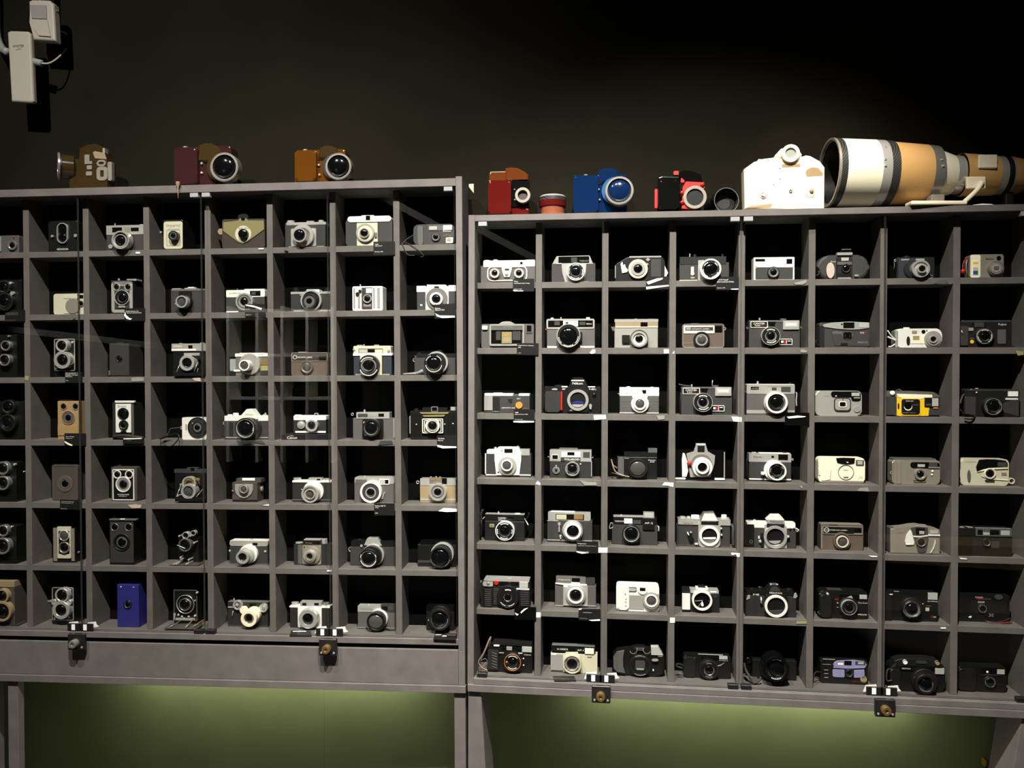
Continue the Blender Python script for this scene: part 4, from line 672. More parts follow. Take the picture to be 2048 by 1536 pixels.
bx('top_trim', 'lgr', 400, 562, 835, 578, 1, -4, 6); bx('side_leather', 'dgr', 698, 600, 832, 850, 1.6, r=6); ln(520, 735, [('pnk', 132, 92, 0, 8), ('sil', 94, 62, 0, 10), ('blk', 64, 0, 0, 8)], (56, 8.3)); pl('emblem', 'lgr', [(655, 582), (690, 608), (655, 636), (622, 608)], 2.4); pl('lever', 'chr', [(635, 660), (655, 652), (665, 680), (645, 690)], 6); pl('paper', 'ivory', [(280, 665), (305, 638), (318, 690), (340, 670), (352, 720), (384, 748), (370, 780), (302, 795)], 3); pl('paper', 'pap', [(885, 692), (930, 790), (905, 838), (880, 850)], 1, -1); bx('side_trim', 'sil', 204, 690, 216, 860, .8)
cam('R', 0, 'b', 'slr_camera', 'dark camera with silver lever left of its bright lens', (1085, 655, 1762, 896), 'dgr', 34)
bx('top_plate', 'iron', 1090, 572, 1722, 668, 1, -32, 4); bx('finder_step', 'iron', 1385, 568, 1575, 610, 3); kn('shutter_button', 'chr', 1216, 528, 1236, 574); kn('dial', 'iron', 1270, 540, 1320, 574); kn('dial', 'iron', 1655, 535, 1690, 574); pl('faceplate', 'sil', [(1340, 618), (1420, 612), (1440, 896), (1338, 896)], 5); ln(1512, 745, [('wht', 140, 116, 0, 26), ('iron', 118, 88, 0, 24), ('blk', 90, 0, 0, 18)], (84, 18.6)); mk(1512, 745, 102, 14, [(30, 60), (110, 150), (175, 250), (280, 340)], 24.3); bx('lever', 'wht', 1242, 706, 1282, 800, 4, r=10); dome('lever_cap', 'wht', 1264, 805, 26, 3, 2); el('emblem', 'lgr', 1265, 855, 30, 16, 1.4); bx('bottom_plate', 'wht', 1085, 888, 1330, 898, 1.2)
cam('R', 0, 'c', 'cartridge_camera', 'bright silver cartridge camera with dark lower half', (188, 580, 742, 892), 'wht', 38, rf=8)
pl('faceplate', 'wht', [(205, 590), (736, 590), (736, 690), (715, 715), (235, 715), (205, 690)], 2); bx('leather_panel', 'dgr', 212, 722, 722, 868, 1.6, r=4); bx('name_window', 'win', 210, 600, 342, 634, 2.6); bx('finder_window', 'win', 636, 600, 714, 666, 2.8); tx('INSTAMATIC CAMERA', 'gtx', 370, 598, 560, 606, 2.2); ln(458, 782, [('blk', 80, 62, 0, 8), ('sil', 66, 60, 0, 9), ('blk', 62, 0, 0, 6)], (44, 6.4))
cam('R', 0, 'c', 'compact_camera', 'bulging graphite camera with pop-up flash and oval sticker', (1058, 552, 1764, 872), 'dgr', 44, rf=150, e=7)
bx('front_panel', 'iron', 1326, 575, 1532, 874, 8, -2, 8); bx('flash_arm', 'sil', 1326, 512, 1536, 546, 4, -12, 6); bx('flash_head', 'gloss', 1372, 472, 1524, 514, -2, -18, 6); bx('flash_rim', 'chr', 1390, 466, 1518, 478, -2, -16); bx('finder_window', 'fls', 1384, 582, 1486, 626, 9.5); bx('panel_bar', 'gry', 1330, 640, 1528, 680, 10); ln(1450, 730, [('blk', 62, 48, 8, 12), ('iron', 50, 0, 8, 10)], (44, 10.3)); bx('slot', 'blk', 1338, 798, 1518, 850, 9.5); bx('chin', 'sil', 1336, 850, 1518, 878, 9); el('sticker', 'pnk', 1236, 756, 56, 108, 7.4, 4); tx('Ricoh', 'txt', 1240, 628, 1306, 643, 7.2); el('emblem', 'lgr', 1592, 824, 32, 14, 7.4, 5); stp([(1075, 640, -6), (1050, 690, 2), (1092, 740, 4), (1080, 800, 4), (1040, 830, 4)], 1.3, 'dgr')
cam('R', 0, 'd', 'digital_camera', 'black digital camera with silver cone lens and white lettering', (240, 604, 772, 908), 'iron', 32, rf=14)
bx('front_left', 'nvy', 265, 622, 500, 905, 1); tx('SONY', 'txt', 303, 624, 418, 645, 1.6); bx('flash_window', 'sil', 508, 620, 634, 646, 2); ln(470, 770, [('iron', 130, 0, 0, 6)], None, 'lens_surround'); pl('crescent', 'sil', [(345, 735), (362, 760), (385, 820), (405, 866), (375, 845), (350, 795)], 4); ln(585, 772, [('chr', 128, 100, 2, 22), ('sil', 112, 60, 2, 18)], None); ln(602, 762, [('sil', 62, 46, 8, 30), ('blk', 48, 0, 4, 26)], (42, 26.3), 'lens_front'); kn('mode_dial', 'iron', 320, 588, 430, 612); tx('3x', 'lgr', 712, 842, 752, 872, 1.4); bx('print', 'lgr', 676, 888, 750, 900, 1.2); rg(216, 648, 14); stp([(200, 660, 0), (205, 720, 4), (195, 770, 6)], 1.2, 'blk')
cam('R', 0, 'd', 'digital_camera', 'gold digital camera with colour sticker and red strap', (1286, 562, 1758, 904), 'chp', 36, rf=34)
bx('grip', 'ivory', 1290, 566, 1428, 900, 4, r=22); p = bx('sticker', 'ivory', 1318, 650, 1402, 856, 4.8); bx('sticker_print', 'yel', 1324, 668, 1396, 700, 5, par=p); bx('sticker_print', 'pnk', 1324, 745, 1396, 785, 5, par=p); bx('sticker_print', 'resinsky', 1324, 790, 1396, 850, 5, par=p); bx('flash_window', 'chp', 1504, 586, 1616, 622, 2); dt('finder_window', 'win', 1692, 610, 30, 2.4); ln(1658, 758, [('brs', 108, 86, 0, 10), ('chp', 88, 60, 0, 13), ('sil', 62, 0, 0, 14)], None); bx('lens_shutter', 'gry', 1622, 728, 1695, 780, 15, 12, par=K.lens)
stp([(1250, 600, -4), (1200, 650, 0), (1178, 720, 4), (1180, 790, 6), (1160, 830, 6)], 1.4, 'red'); dome('strap_bead', 'red', 1185, 800, 34, 6, 4); stp([(1240, 600, -6), (1228, 700, 0), (1235, 830, 4)], 1, 'brs')
# row 2
cam('R', 1, 'e', 'stereo_camera', 'grey plastic stereo camera with yellow centre panel', (168, 424, 932, 780), 'gry', 42, rf=22)
pl('top_hump', 'lgr', [(408, 430), (470, 392), (530, 384), (590, 386), (672, 430)], -2, -34); rr('front_frame', 'lgr', 286, 428, 792, 742, 22, 5, 0, 14); bx('frame_head', 'gry', 300, 434, 780, 514, 4.4); bx('recess', 'win', 304, 514, 757, 708, 1); p = bx('centre_panel', 'olv', 462, 538, 610, 708, 3); tx('3D', 'org', 492, 566, 572, 602, 3.1, p); bx('print', 'kha', 490, 620, 585, 690, 3.2, par=p); bx('button', 'wht', 178, 450, 256, 506, 5, r=10); bx('finder_window', 'win', 832, 446, 896, 524, 2); tx('3D CAMERA', 'lgr', 494, 460, 622, 474, 4.6); bx('lens_baffle', 'wing', 380, 530, 450, 660, 1.6); bx('lens_baffle', 'wing', 620, 530, 740, 660, 1.6); bx('vent', 'dgr', 822, 540, 908, 566, 1.2)
cam('R', 1, 'e', 'rangefinder_camera', 'silver-framed grey camera with one huge black lens', (1125, 490, 1826, 780), 'gry', 36)
rr('top_plate', 'sil', 1118, 350, 1822, 494, 24, 1.6, -34, 8); bx('top_fill', 'win', 1136, 368, 1806, 480, .8, -32); bx('meter_window', 'wing', 1234, 386, 1312, 442, 1.6); bx('badge', 'wht', 1362, 378, 1580, 458, 2); bx('finder_dot', 'dark', 1398, 394, 1438, 422, 2.6); bx('finder_window', 'wing', 1600, 392, 1690, 440, 1.4); tx('MINOLTA', 'txt', 1704, 414, 1782, 432, 1.4); bx('bottom_plate', 'wht', 1128, 748, 1276, 778, 1.4, -30); bx('bottom_plate', 'wht', 1614, 746, 1822, 778, 1.4, -30)
ln(1440, 602, [('sil', 168, 154, 0, 26), ('blk', 156, 120, 0, 25), ('blk', 122, 0, 0, 20)], (116, 20.5)); mk(1440, 602, 138, 9, [(185, 225), (240, 300), (315, 360)], 25.3); bx('lever', 'blk', 1590, 540, 1640, 680, 8, 0, 12); dome('lug', 'chr', 1114, 500, 13, -8, 2); dome('lug', 'chr', 1826, 496, 13, -8, 2); kn('advance_lever', 'wht', 1180, 334, 1224, 354); kn('shutter_button', 'chr', 1320, 324, 1342, 354); kn('rewind_knob', 'wht', 1698, 328, 1756, 354)
cam('R', 1, 'f', 'viewfinder_camera', 'brushed grey camera with tan-gold band above', (198, 446, 790, 720), 'lgr', 34)
bx('top_plate', 'sil', 198, 330, 796, 368, 1, -34, 6); bx('gold_band', 'kha', 206, 368, 792, 432, .8, -33); bx('cream_line', 'crm', 206, 428, 792, 446, 1.4, -33); bx('finder_window', 'win', 554, 372, 650, 432, 1.8); kn('dial', 'iron', 650, 322, 740, 334); kn('shutter_button', 'chr', 470, 324, 505, 336); bx('lever', 'blk', 300, 546, 408, 652, 6, r=8); ln(535, 602, [('gry', 122, 108, 0, 16), ('sil', 110, 80, 0, 15), ('wht', 82, 54, 0, 11), ('blk', 56, 0, 0, 8)], (50, 8.3)); pl('lug', 'gry', [(150, 435), (195, 430), (200, 490), (170, 490)], -8, -14)
cam('R', 1, 'f', 'cartridge_camera', 'tan-brown cartridge camera with cream name panel', (1126, 394, 1696, 722), 'brn', 38, rf=36)
rr('border', 'chp', 1127, 395, 1694, 720, 9, 1.2, 0, 34); bx('name_panel', 'ivory', 1144, 416, 1562, 522, 1.8, r=6); bx('name_strip', 'dbr', 1164, 438, 1546, 486, 2.4); bx('badge', 'lgr', 1176, 446, 1242, 478, 2.8); tx('INSTAMATIC CAMERA', 'txt', 1256, 456, 1492, 472, 2.6); bx('finder_window', 'win', 1570, 420, 1668, 502, 2, r=6); bx('shutter_bar', 'gry', 1240, 386, 1354, 404, -6, -16, 4); ln(1388, 612, [('blk', 108, 84, 0, 10), ('sil', 80, 62, 0, 8), ('blk', 86, 0, 0, 7)], (54, 8.2, 'glg')); bx('line', 'chp', 1140, 655, 1280, 662, 1); rg(1700, 460, 16)
def canter(row, zk, dx, dy, look, hang=0):
    cam('R', row, zk, 'rangefinder_camera', look, (125+dx, 345+dy, 815+dx, 722+dy), 'dgr', 36, rf=8)
    bx('top_plate', 'gry', 130+dx, 348+dy, 600+dx, 372+dy, 1, -34); p = bx('badge', 'blk', 146+dx, 360+dy, 378+dx, 446+dy, 1.6); rr('badge_frame', 'wht', 146+dx, 360+dy, 378+dx, 446+dy, 7, 2.2, 0, 2, p); tx('CANTER', 'txt', 184+dx, 378+dy, 338+dx, 402+dy, 1.8, p); tx('FLASH', 'txt', 204+dx, 409+dy, 275+dx, 426+dy, 1.8, p); tx('35', 'red', 284+dx, 409+dy, 318+dx, 426+dy, 1.8, p)
    pl('finder_window', 'win', [(382+dx, 366+dy), (492+dx, 366+dy), (470+dx, 430+dy), (400+dx, 430+dy)], 1.6); p = bx('flash_frame', 'sil', 588+dx, 348+dy, 808+dx, 470+dy, 4, -20, 6); bx('flash_window', 'fls', 606+dx, 358+dy, 794+dx, 440+dy, 4.6, r=6, par=p); bx('flash_tube', 'pap', 630+dx, 386+dy, 770+dx, 420+dy, 5, par=p)
    ln(422+dx, 560+dy, [('sil', 128, 120, 0, 20), ('blk', 122, 76, 0, 19), ('sil', 78, 68, 0, 18), ('blk', 70, 0, 0, 14)], (56, 14.4)); mk(422+dx, 560+dy, 94, 14, [(55, 125), (235, 320)], 19.4); p = bx('meter_panel', 'blk', 536+dx, 598+dy, 714+dx, 682+dy, 2); rr('panel_frame', 'wht', 536+dx, 598+dy, 714+dx, 682+dy, 8, 2.6, 0, 3, p); bx('red_bar', 'red', 602+dx, 616+dy, 628+dx, 666+dy, 2.6, par=p); bx('white_bar', 'txt', 632+dx, 616+dy, 640+dx, 666+dy, 2.6, par=p); bx('print', 'txt', 562+dx, 624+dy, 594+dx, 654+dy, 2.4, par=p); bx('print', 'txt', 650+dx, 624+dy, 694+dx, 634+dy, 2.4, par=p)
    kn('shutter_button', 'chr', 254+dx, 312+dy, 280+dx, 350+dy); kn('rewind_knob', 'gry', 545+dx, 324+dy, 635+dx, 350+dy)
canter(1, 'g', 0, 0, 'CANTER-badged black camera with square flash'); dome('lug', 'chr', 96, 450, 15, -8, 3); dome('lug', 'chr', 826, 442, 15, -8, 3)
cam('R', 1, 'g', 'compact_camera', 'grey compact camera with curved silver upper band', (1085, 376, 1768, 722), 'dgr', 38, rf=30, e=2)
pl('upper_band', 'sil', [(1095, 440), (1150, 400), (1250, 376), (1500, 362), (1766, 376), (1766, 450), (1640, 468), (1500, 472), (1330, 462), (1180, 440)], 2.4); bx('finder_window', 'win', 1412, 374, 1562, 452, 3, r=6); bx('flash_window', 'fls', 1626, 380, 1758, 446, 3.2); dt('sensor', 'win', 1392, 400, 12, 3); bx('grip', 'iron', 1086, 420, 1150, 716, 4, r=20); pl('front_panel', 'dgr', [(1240, 480), (1500, 500), (1764, 470), (1764, 700), (1290, 690)], 1.2); el('lens_plate', 'gry', 1468, 552, 74, 54, 3); rr('lens_frame', 'win', 1410, 506, 1526, 592, 24, 4, 1, 30); dome('lens_glass', 'gls', 1468, 548, 30, 3, 1.4)
tx('MINOLTA', 'lgr', 1610, 634, 1744, 658, 1.4); tx('F10', 'txt', 1644, 506, 1690, 528, 1.4); tx('BF', 'red', 1694, 506, 1728, 528, 1.4); tx('AUTOFOCUS DX', 'lgr', 1266, 498, 1396, 530, 1.4); bx('slot', 'blk', 1376, 656, 1472, 686, 2, r=8); stp([(1090, 660, 0), (1040, 620, 6), (1050, 680, 8), (1090, 690, 8)], 1.2, 'blk')
cam('R', 1, 'h', 'digital_camera', 'white digital camera with silver zoom lens and white strap', (215, 478, 882, 752), 'wht', 30, rf=90)
kn('shutter_button', 'wht', 330, 462, 420, 484); ln(762, 628, [('sil', 122, 96, 0, 6), ('lgr', 98, 60, 0, 9), ('sil', 62, 40, 0, 12), ('dgr', 42, 0, 0, 8)], (34, 8.3)); dt('finder_window', 'win', 620, 522, 28, 1.6); dt('sensor', 'win', 668, 508, 9, 1.4); el('grip_mark', 'iron', 404, 652, 25, 64, 1.8); bx('flash_window', 'lgr', 456, 506, 526, 546, 1.4); p = bx('sticker', 'ivory', 440, 572, 640, 690, 1, r=4); bx('sticker_print', 'ylb', 468, 580, 562, 642, 1.2, par=p); bx('side_trim', 'chr', 214, 500, 256, 745, .8, -28, 20); stp([(225, 640, -2), (160, 580, 4), (100, 505, 8)], 1.7, 'pap'); stp([(225, 650, 0), (160, 620, 6), (85, 595, 8)], 2.2, 'pap'); stp([(210, 700, 2), (160, 740, 8), (120, 745, 8)], 1.6, 'pap')
cam('R', 1, 'h', 'compact_camera', 'black compact with yellow dot and grey side panel', (1144, 372, 1872, 752), 'iron', 34, rf=10)
bx('top_plate', 'dgr', 1180, 360, 1860, 385, .6, -30, 6); bx('finder_window', 'wing', 1346, 394, 1482, 456, 1.6); bx('window_frame', 'blk', 1300, 388, 1510, 462, .8); bx('grip', 'dgr', 1146, 440, 1252, 716, 4, r=14); ln(1492, 588, [('iron', 128, 108, 0, 10), ('sil', 110, 100, 0, 14), ('blk', 102, 70, 0, 14), ('blk', 72, 0, 0, 10)], (62, 10.4)); mk(1492, 588, 92, 10, [(60, 120), (180, 240), (300, 380)], 14.3); dt('yellow_dot', 'yel', 1312, 666, 27, 2); tx('Fujica', 'txt', 1684, 402, 1796, 440, 1.6); bx('side_panel', 'gry', 1674, 490, 1790, 692, 1.6, r=6); tx('AUTO', 'lgr', 1282, 610, 1335, 634, 1.4); bx('lever', 'lgr', 1262, 464, 1330, 510, 3, r=6); dome('corner', 'chr', 1180, 372, 14, -2, 2); stp([(1150, 480, 0), (1175, 545, 6)], 1.6, 'chr', 'strap_lug')
# row 3
cam('R', 2, 'i', 'pocket_camera', 'long flat pocket camera with orange dot', (206, 448, 872, 694), 'dgr', 30)
bx('top_bar', 'wht', 212, 412, 626, 452, 1, -28, 8); bx('top_bar', 'wht', 714, 416, 868, 452, 1, -28, 6); bx('top_gap', 'gry', 620, 428, 718, 452, .6, -28); kn('shutter_button', 'wht', 345, 404, 480, 418); bx('side_block', 'lgr', 207, 456, 330, 664, 2); bx('slide', 'iron', 328, 470, 434, 688, 1, r=14); dt('orange_button', 'org', 716, 590, 50, 4); bx('logo', 'blk', 552, 500, 620, 510, 1.2); bx('logo', 'blk', 556, 522, 620, 532, 1.2); bx('logo', 'blk', 570, 544, 614, 554, 1.2); tx('AGFAMATIC 4008', 'txt', 464, 618, 656, 636, 1.2); tx('pocket', 'lgr', 776, 626, 840, 640, 1.2); tx('126 f', 'txt', 686, 482, 738, 502, 1.2); stp([(320, 684, 3), (430, 688, 4)], 2.2, 'gry')
cam('R', 2, 'i', 'slr_camera', 'black lensless reflex with red grip stripe and blue mirror', (1092, 310, 1908, 700), 'blk', 46, rf=26)
bx('grip', 'lea', 1100, 384, 1322, 690, 10, 0, 30, e=3); bx('red_stripe', 'red', 1326, 390, 1350, 662, 8, 0); pl('prism', 'blk', [(1446, 305), (1486, 222), (1512, 182), (1640, 180), (1684, 228), (1716, 305)], 8, -26); bx('flash_edge', 'wht', 1482, 218, 1668, 238, 9, 4); bx('flash_edge', 'wht', 1508, 204, 1642, 216, 8, 3); tx('Nikon', 'txt', 1500, 252, 1650, 286, 8.4)
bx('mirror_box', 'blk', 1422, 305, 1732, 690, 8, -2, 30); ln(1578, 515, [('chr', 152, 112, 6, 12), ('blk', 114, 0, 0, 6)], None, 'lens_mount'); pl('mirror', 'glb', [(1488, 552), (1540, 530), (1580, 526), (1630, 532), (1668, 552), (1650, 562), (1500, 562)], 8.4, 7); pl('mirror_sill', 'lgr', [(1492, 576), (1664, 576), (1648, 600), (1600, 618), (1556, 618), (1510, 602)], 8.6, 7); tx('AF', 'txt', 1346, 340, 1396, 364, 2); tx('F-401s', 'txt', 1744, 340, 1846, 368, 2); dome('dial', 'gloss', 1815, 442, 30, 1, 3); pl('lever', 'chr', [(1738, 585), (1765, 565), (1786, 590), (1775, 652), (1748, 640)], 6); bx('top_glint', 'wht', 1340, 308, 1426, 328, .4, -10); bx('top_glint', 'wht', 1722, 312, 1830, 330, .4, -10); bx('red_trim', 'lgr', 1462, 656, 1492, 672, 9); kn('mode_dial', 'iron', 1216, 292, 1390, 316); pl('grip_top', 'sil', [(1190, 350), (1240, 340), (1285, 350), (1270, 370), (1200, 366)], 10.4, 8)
cam('R', 2, 'j', 'viewfinder_camera', 'white-topped grey camera with round white lens', (270, 410, 804, 664), 'gry', 34)
bx('top_plate', 'wht', 267, 304, 806, 424, 1, -34, 5); tx('PENTACON', 'gtx', 334, 372, 552, 392, 1.4); pl('finder_window', 'win', [(572, 342), (632, 342), (628, 392), (588, 392)], 1.8); bx('bottom_plate', 'wht', 268, 648, 802, 664, 1, -32); ln(546, 530, [('wht', 120, 84, 0, 9), ('ivory', 86, 60, 0, 13), ('blk', 62, 0, 0, 10)], (56, 10.3, 'glg')); bx('lens_lug', 'wht', 440, 420, 650, 450, 4); stp([(240, 392, -8), (272, 392, -8)], 1, 'chr', 'lug'); kn('shutter_button', 'wht', 360, 292, 415, 306); kn('knob', 'wht', 690, 298, 730, 308)
for i in range(9): bx('rib', 'gry', 276, 440+i*22, 432, 450+i*22, .6); bx('rib', 'gry', 665, 440+i*22, 798, 450+i*22, .6)
canter(2, 'j', 985, -48, 'CANTER-badged black camera with raised rewind crank'); stp([(1530, 290, -14), (1538, 205, -14)], 1.2, 'chr', 'rewind_crank'); stp([(1230, 285, -10), (1150, 280, -6), (1075, 262, -4)], 1.5, 'gry', 'advance_lever'); dome('lug', 'chr', 1108, 388, 16, -6, 3); stp([(1105, 395, -4), (1095, 500, 0), (1100, 650, 2)], 1.8, 'blk')
cam('R', 2, 'k', 'rangefinder_camera', 'silver rangefinder with grey leather and thick silver lens', (90, 385, 752, 672), 'gry', 36)
bx('top_plate', 'sil', 92, 262, 748, 396, 1, -36, 14); bx('top_rim', 'wht', 100, 258, 742, 276, .6, -34, 6); bx('name_plate', 'win', 148, 297, 256, 337, 1.8); tx('minolta', 'lgr', 160, 306, 246, 328, 2); rr('window_frame', 'lgr', 374, 288, 562, 376, 5, 1.8); bx('finder_dot', 'dark', 436, 308, 500, 346, 1.8); bx('finder_window', 'wing', 562, 296, 692, 368, 1.8); bx('bottom_plate', 'sil', 90, 614, 748, 668, 1, -34); ln(490, 515, [('sil', 164, 140, 0, 10)], None, 'lens_mount'); ln(502, 516, [('wht', 148, 120, 4, 24), ('blk', 124, 84, 0, 20), ('iron', 86, 0, 0, 14)], (80, 14.6)); mk(502, 516, 104, 10, [(300, 400)], 20.3, 'lgr'); kn('shutter_button', 'chr', 228, 222, 254, 264); kn('knob', 'iron', 664, 240, 702, 264); dome('lug', 'chr', 70, 366, 12, -8, 2); stp([(765, 372, -8), (775, 400, -6), (768, 480, -2), (772, 560, 2)], 1.6, 'chr', 'lug_strap')
cam('R', 2, 'k', 'compact_camera', 'silver compact with square-framed lens and dark window pill', (1030, 350, 1662, 690), 'sil', 38, rf=60, e=3)
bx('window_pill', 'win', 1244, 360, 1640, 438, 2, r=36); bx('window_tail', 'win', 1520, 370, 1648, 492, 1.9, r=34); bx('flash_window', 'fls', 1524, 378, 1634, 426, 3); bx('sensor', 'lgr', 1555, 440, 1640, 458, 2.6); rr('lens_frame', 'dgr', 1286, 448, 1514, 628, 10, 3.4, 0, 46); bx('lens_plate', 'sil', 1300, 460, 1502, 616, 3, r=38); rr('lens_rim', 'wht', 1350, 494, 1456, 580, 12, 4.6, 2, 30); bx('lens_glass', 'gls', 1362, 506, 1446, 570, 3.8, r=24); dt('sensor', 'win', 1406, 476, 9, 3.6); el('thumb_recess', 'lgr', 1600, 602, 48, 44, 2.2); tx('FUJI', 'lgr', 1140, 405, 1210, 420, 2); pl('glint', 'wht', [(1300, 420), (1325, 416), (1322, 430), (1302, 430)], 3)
cam('R', 2, 'l', 'compact_camera', 'yellow and black compact camera with crescent lens', (95, 380, 846, 662), 'iron', 36)
pl('top_cover', 'gry', [(90, 375), (92, 294), (300, 298), (500, 300), (760, 312), (842, 362), (842, 398), (640, 392), (240, 382)], -1, -35); pl('yellow_front', 'yel', [(200, 642), (240, 372), (640, 384), (640, 520), (705, 528), (690, 652), (300, 656)], 4, -4); pl('white_brow', 'ivory', [(236, 338), (742, 352), (748, 394), (640, 392), (590, 412), (310, 404), (250, 378)], 5, -6); p = bx('face', 'blk', 308, 414, 568, 634, 6.5, r=34); bx('face_rim', 'yel', 292, 402, 584, 652, 5.4, 0, 44)
dt('lens_ring', 'ivory', 402, 524, 58, 7.6, par=p); dt('lens_cover', 'gloss', 400, 508, 54, 8.4, par=p); tx('Canon', 'txt', 368, 430, 476, 448, 6.8, p); tx('SNAPPY 35mm', 'lgr', 320, 600, 500, 616, 6.8, p); tx('FOCUS FREE', 'lgr', 470, 490, 550, 500, 6.8, p); bx('grip', 'dgr', 98, 376, 236, 640, 5, r=10); bx('flash_block', 'blk', 636, 392, 846, 526, 6, -10, 6); bx('flash_window', 'fls', 742, 400, 832, 516, 6.8); tx('AUTO', 'lgr', 655, 480, 722, 505, 6.4); bx('orange_bar', 'org', 760, 528, 832, 550, 5); bx('lower_side', 'dgr', 700, 545, 846, 645, 3); dome('shutter_button', 'pap', 178, 328, 36, 2, 3); el('slot', 'blk', 264, 515, 12, 45, 4.8); kn('dial', 'lgr', 350, 310, 450, 345); stp([(230, 290, -20), (270, 275, -14), (305, 298, -10)], 1.3, 'gry')
cam('R', 2, 'l', 'compact_camera', 'black compact camera with white flash and dark strap', (1205, 290, 1980, 672), 'iron', 36, rf=12)
bx('top_plate', 'dgr', 1240, 270, 1970, 300, .5, -34, 10); bx('flash_window', 'pap', 1824, 304, 1966, 376, 2.4); bx('flash_bar', 'wht', 1790, 398, 1966, 426, 3); ln(1614, 520, [('iron', 134, 118, 0, 16), ('sil', 118, 112, 0, 16), ('blk', 114, 80, 0, 15), ('blk', 82, 0, 0, 11)], (74, 11.4)); mk(1614, 520, 98, 10, [(10, 50), (170, 220), (290, 330)], 15.3, 'lgr'); bx('grip', 'dgr', 1212, 380, 1360, 660, 6, r=20); pl('lens_wing', 'dgr', [(1760, 480), (1860, 430), (1975, 430), (1975, 660), (1740, 600)], 1.4); kn('shutter_button', 'chr', 1350, 256, 1400, 275); dome('release', 'chr', 1374, 322, 14, 1, 2); stp([(1215, 330, -6), (1170, 380, 0), (1140, 480, 4)], 2.6, 'dgr'); stp([(1140, 560, 4), (1200, 620, 8), (1350, 650, 10), (1300, 700, 18), (1200, 690, 18)], 1.8, 'blk'); dome('corner', 'chr', 1296, 276, 10, 0, 2)
# row 4
cam('R', 3, 'm', 'viewfinder_camera', 'white-fronted camera with tapering faceplate and grey sides', (222, 342, 892, 672), 'dgr', 38)
bx('top_plate', 'wht', 246, 290, 400, 350, .8, -36, 6); bx('top_plate', 'sil', 728, 278, 872, 372, .6, -36, 6); pl('faceplate', 'wht', [(358, 308), (412, 252), (708, 252), (748, 340), (748, 440), (720, 662), (384, 662), (358, 430)], 5, -34); bx('finder_window', 'win', 502, 276, 622, 334, 6); tx('P', 'gtx', 452, 292, 478, 320, 5.4); tx('A', 'gtx', 640, 292, 668, 320, 5.4); ln(546, 526, [('sil', 132, 96, 4, 11), ('lgr', 98, 0, 3, 10)], None, 'shutter_ring'); ln(537, 520, [('wht', 82, 62, 8, 19), ('brs', 64, 0, 6, 15)], (58, 15.3, 'glg')); bx('side_trim', 'wht', 219, 342, 234, 640, 1.2); dt('flash_socket', 'dark', 414, 620, 14, 5.6); bx('bottom_plate', 'wht', 230, 648, 392, 668, 1.4, -30); bx('bottom_plate', 'wht', 722, 650, 888, 670, 1.4, -30); kn('shutter_button', 'chr', 352, 248, 390, 296); kn('knob', 'chr', 690, 228, 712, 256); kn('winding_knob', 'lgr', 740, 270, 865, 290)
cam('R', 3, 'm', 'instant_camera', 'silver and black camera with three windows and exposure dial', (1166, 450, 1784, 694), 'lea', 38)
bx('top_plate', 'sil', 1166, 288, 1776, 464, .6, -38, 5); bx('flash_dome', 'gry', 1304, 262, 1574, 294, -10, -26, 8); bx('centre_block', 'wht', 1338, 318, 1616, 402, 2.4); bx('centre_window', 'win', 1424, 322, 1528, 372, 3); p = bx('name_strip', 'dgr', 1326, 402, 1614, 454, 3); tx('POLAROID', 'txt', 1386, 414, 1600, 444, 3.1, p); bx('finder_window', 'win', 1204, 368, 1284, 428, 1.8); rr('window_frame', 'wht', 1198, 360, 1292, 434, 6, 2.2); bx('range_window', 'wing', 1654, 322, 1752, 404, 1.6); ln(1497, 572, [('chr', 100, 86, 0, 14), ('blk', 88, 66, 0, 12), ('blk', 68, 0, 0, 9)], (62, 9.4)); mk(1497, 572, 76, 9, [(150, 210), (240, 300), (330, 400)], 12.3, 'lgr'); ln(1260, 590, [('chr', 50, 20, 0, 4), ('blk', 22, 0, 0, 5)], None, 'exposure_dial'); mk(1260, 590, 36, 10, [(0, 350)], 4.3, 'ktx'); dome('stud', 'chr', 1618, 500, 14, .4, 3); dome('stud', 'chr', 1260, 522, 10, .4, 2); bx('edge_trim', 'sil', 1772, 460, 1784, 680, .8); stp([(1160, 400, -10), (1138, 388, -8)], 1.2, 'chr', 'lug'); stp([(1780, 410, -10), (1802, 398, -8)], 1.2, 'chr', 'lug')
cam('R', 3, 'n', 'rangefinder_camera', 'black camera with rosy lens glass and tan cord', (232, 365, 778, 642), 'blk', 34)
bx('top_plate', 'blk', 330, 305, 778, 370, .6, -32, 6); bx('flash_head', 'gry', 658, 250, 780, 318, -6, -28, 4); bx('grip', 'gry', 246, 380, 326, 626, 6, 0, 24); tx('Canon', 'txt', 658, 402, 758, 420, 1.4); tx('AF35', 'txt', 682, 427, 740, 445, 1.4); bx('line', 'lgr', 330, 386, 396, 394, 1.2); ln(518, 526, [('iron', 126, 108, 0, 22), ('blk', 112, 0, 0, 17)], (106, 17.4, 'glg')); dome('red_glow', 'brn', 520, 540, 70, 20, 1, K.lens); kn('dial', 'dgr', 580, 300, 620, 330); bx('foot', 'chr', 478, 632, 548, 646, 18, 14)
stp([(235, 520, 2), (180, 480, 6), (155, 400, 4)], 1.8, 'kha'); stp([(160, 430, 6), (205, 560, 12), (300, 615, 18), (400, 640, 22)], 1.7, 'kha'); stp([(150, 585, 12), (220, 600, 16), (330, 636, 20)], 2, 'blk')
cam('R', 3, 'n', 'viewfinder_camera', 'black bakelite camera with silver tapering front and red lever', (1030, 268, 1712, 690), 'gloss', 40, rf=22, e=3)
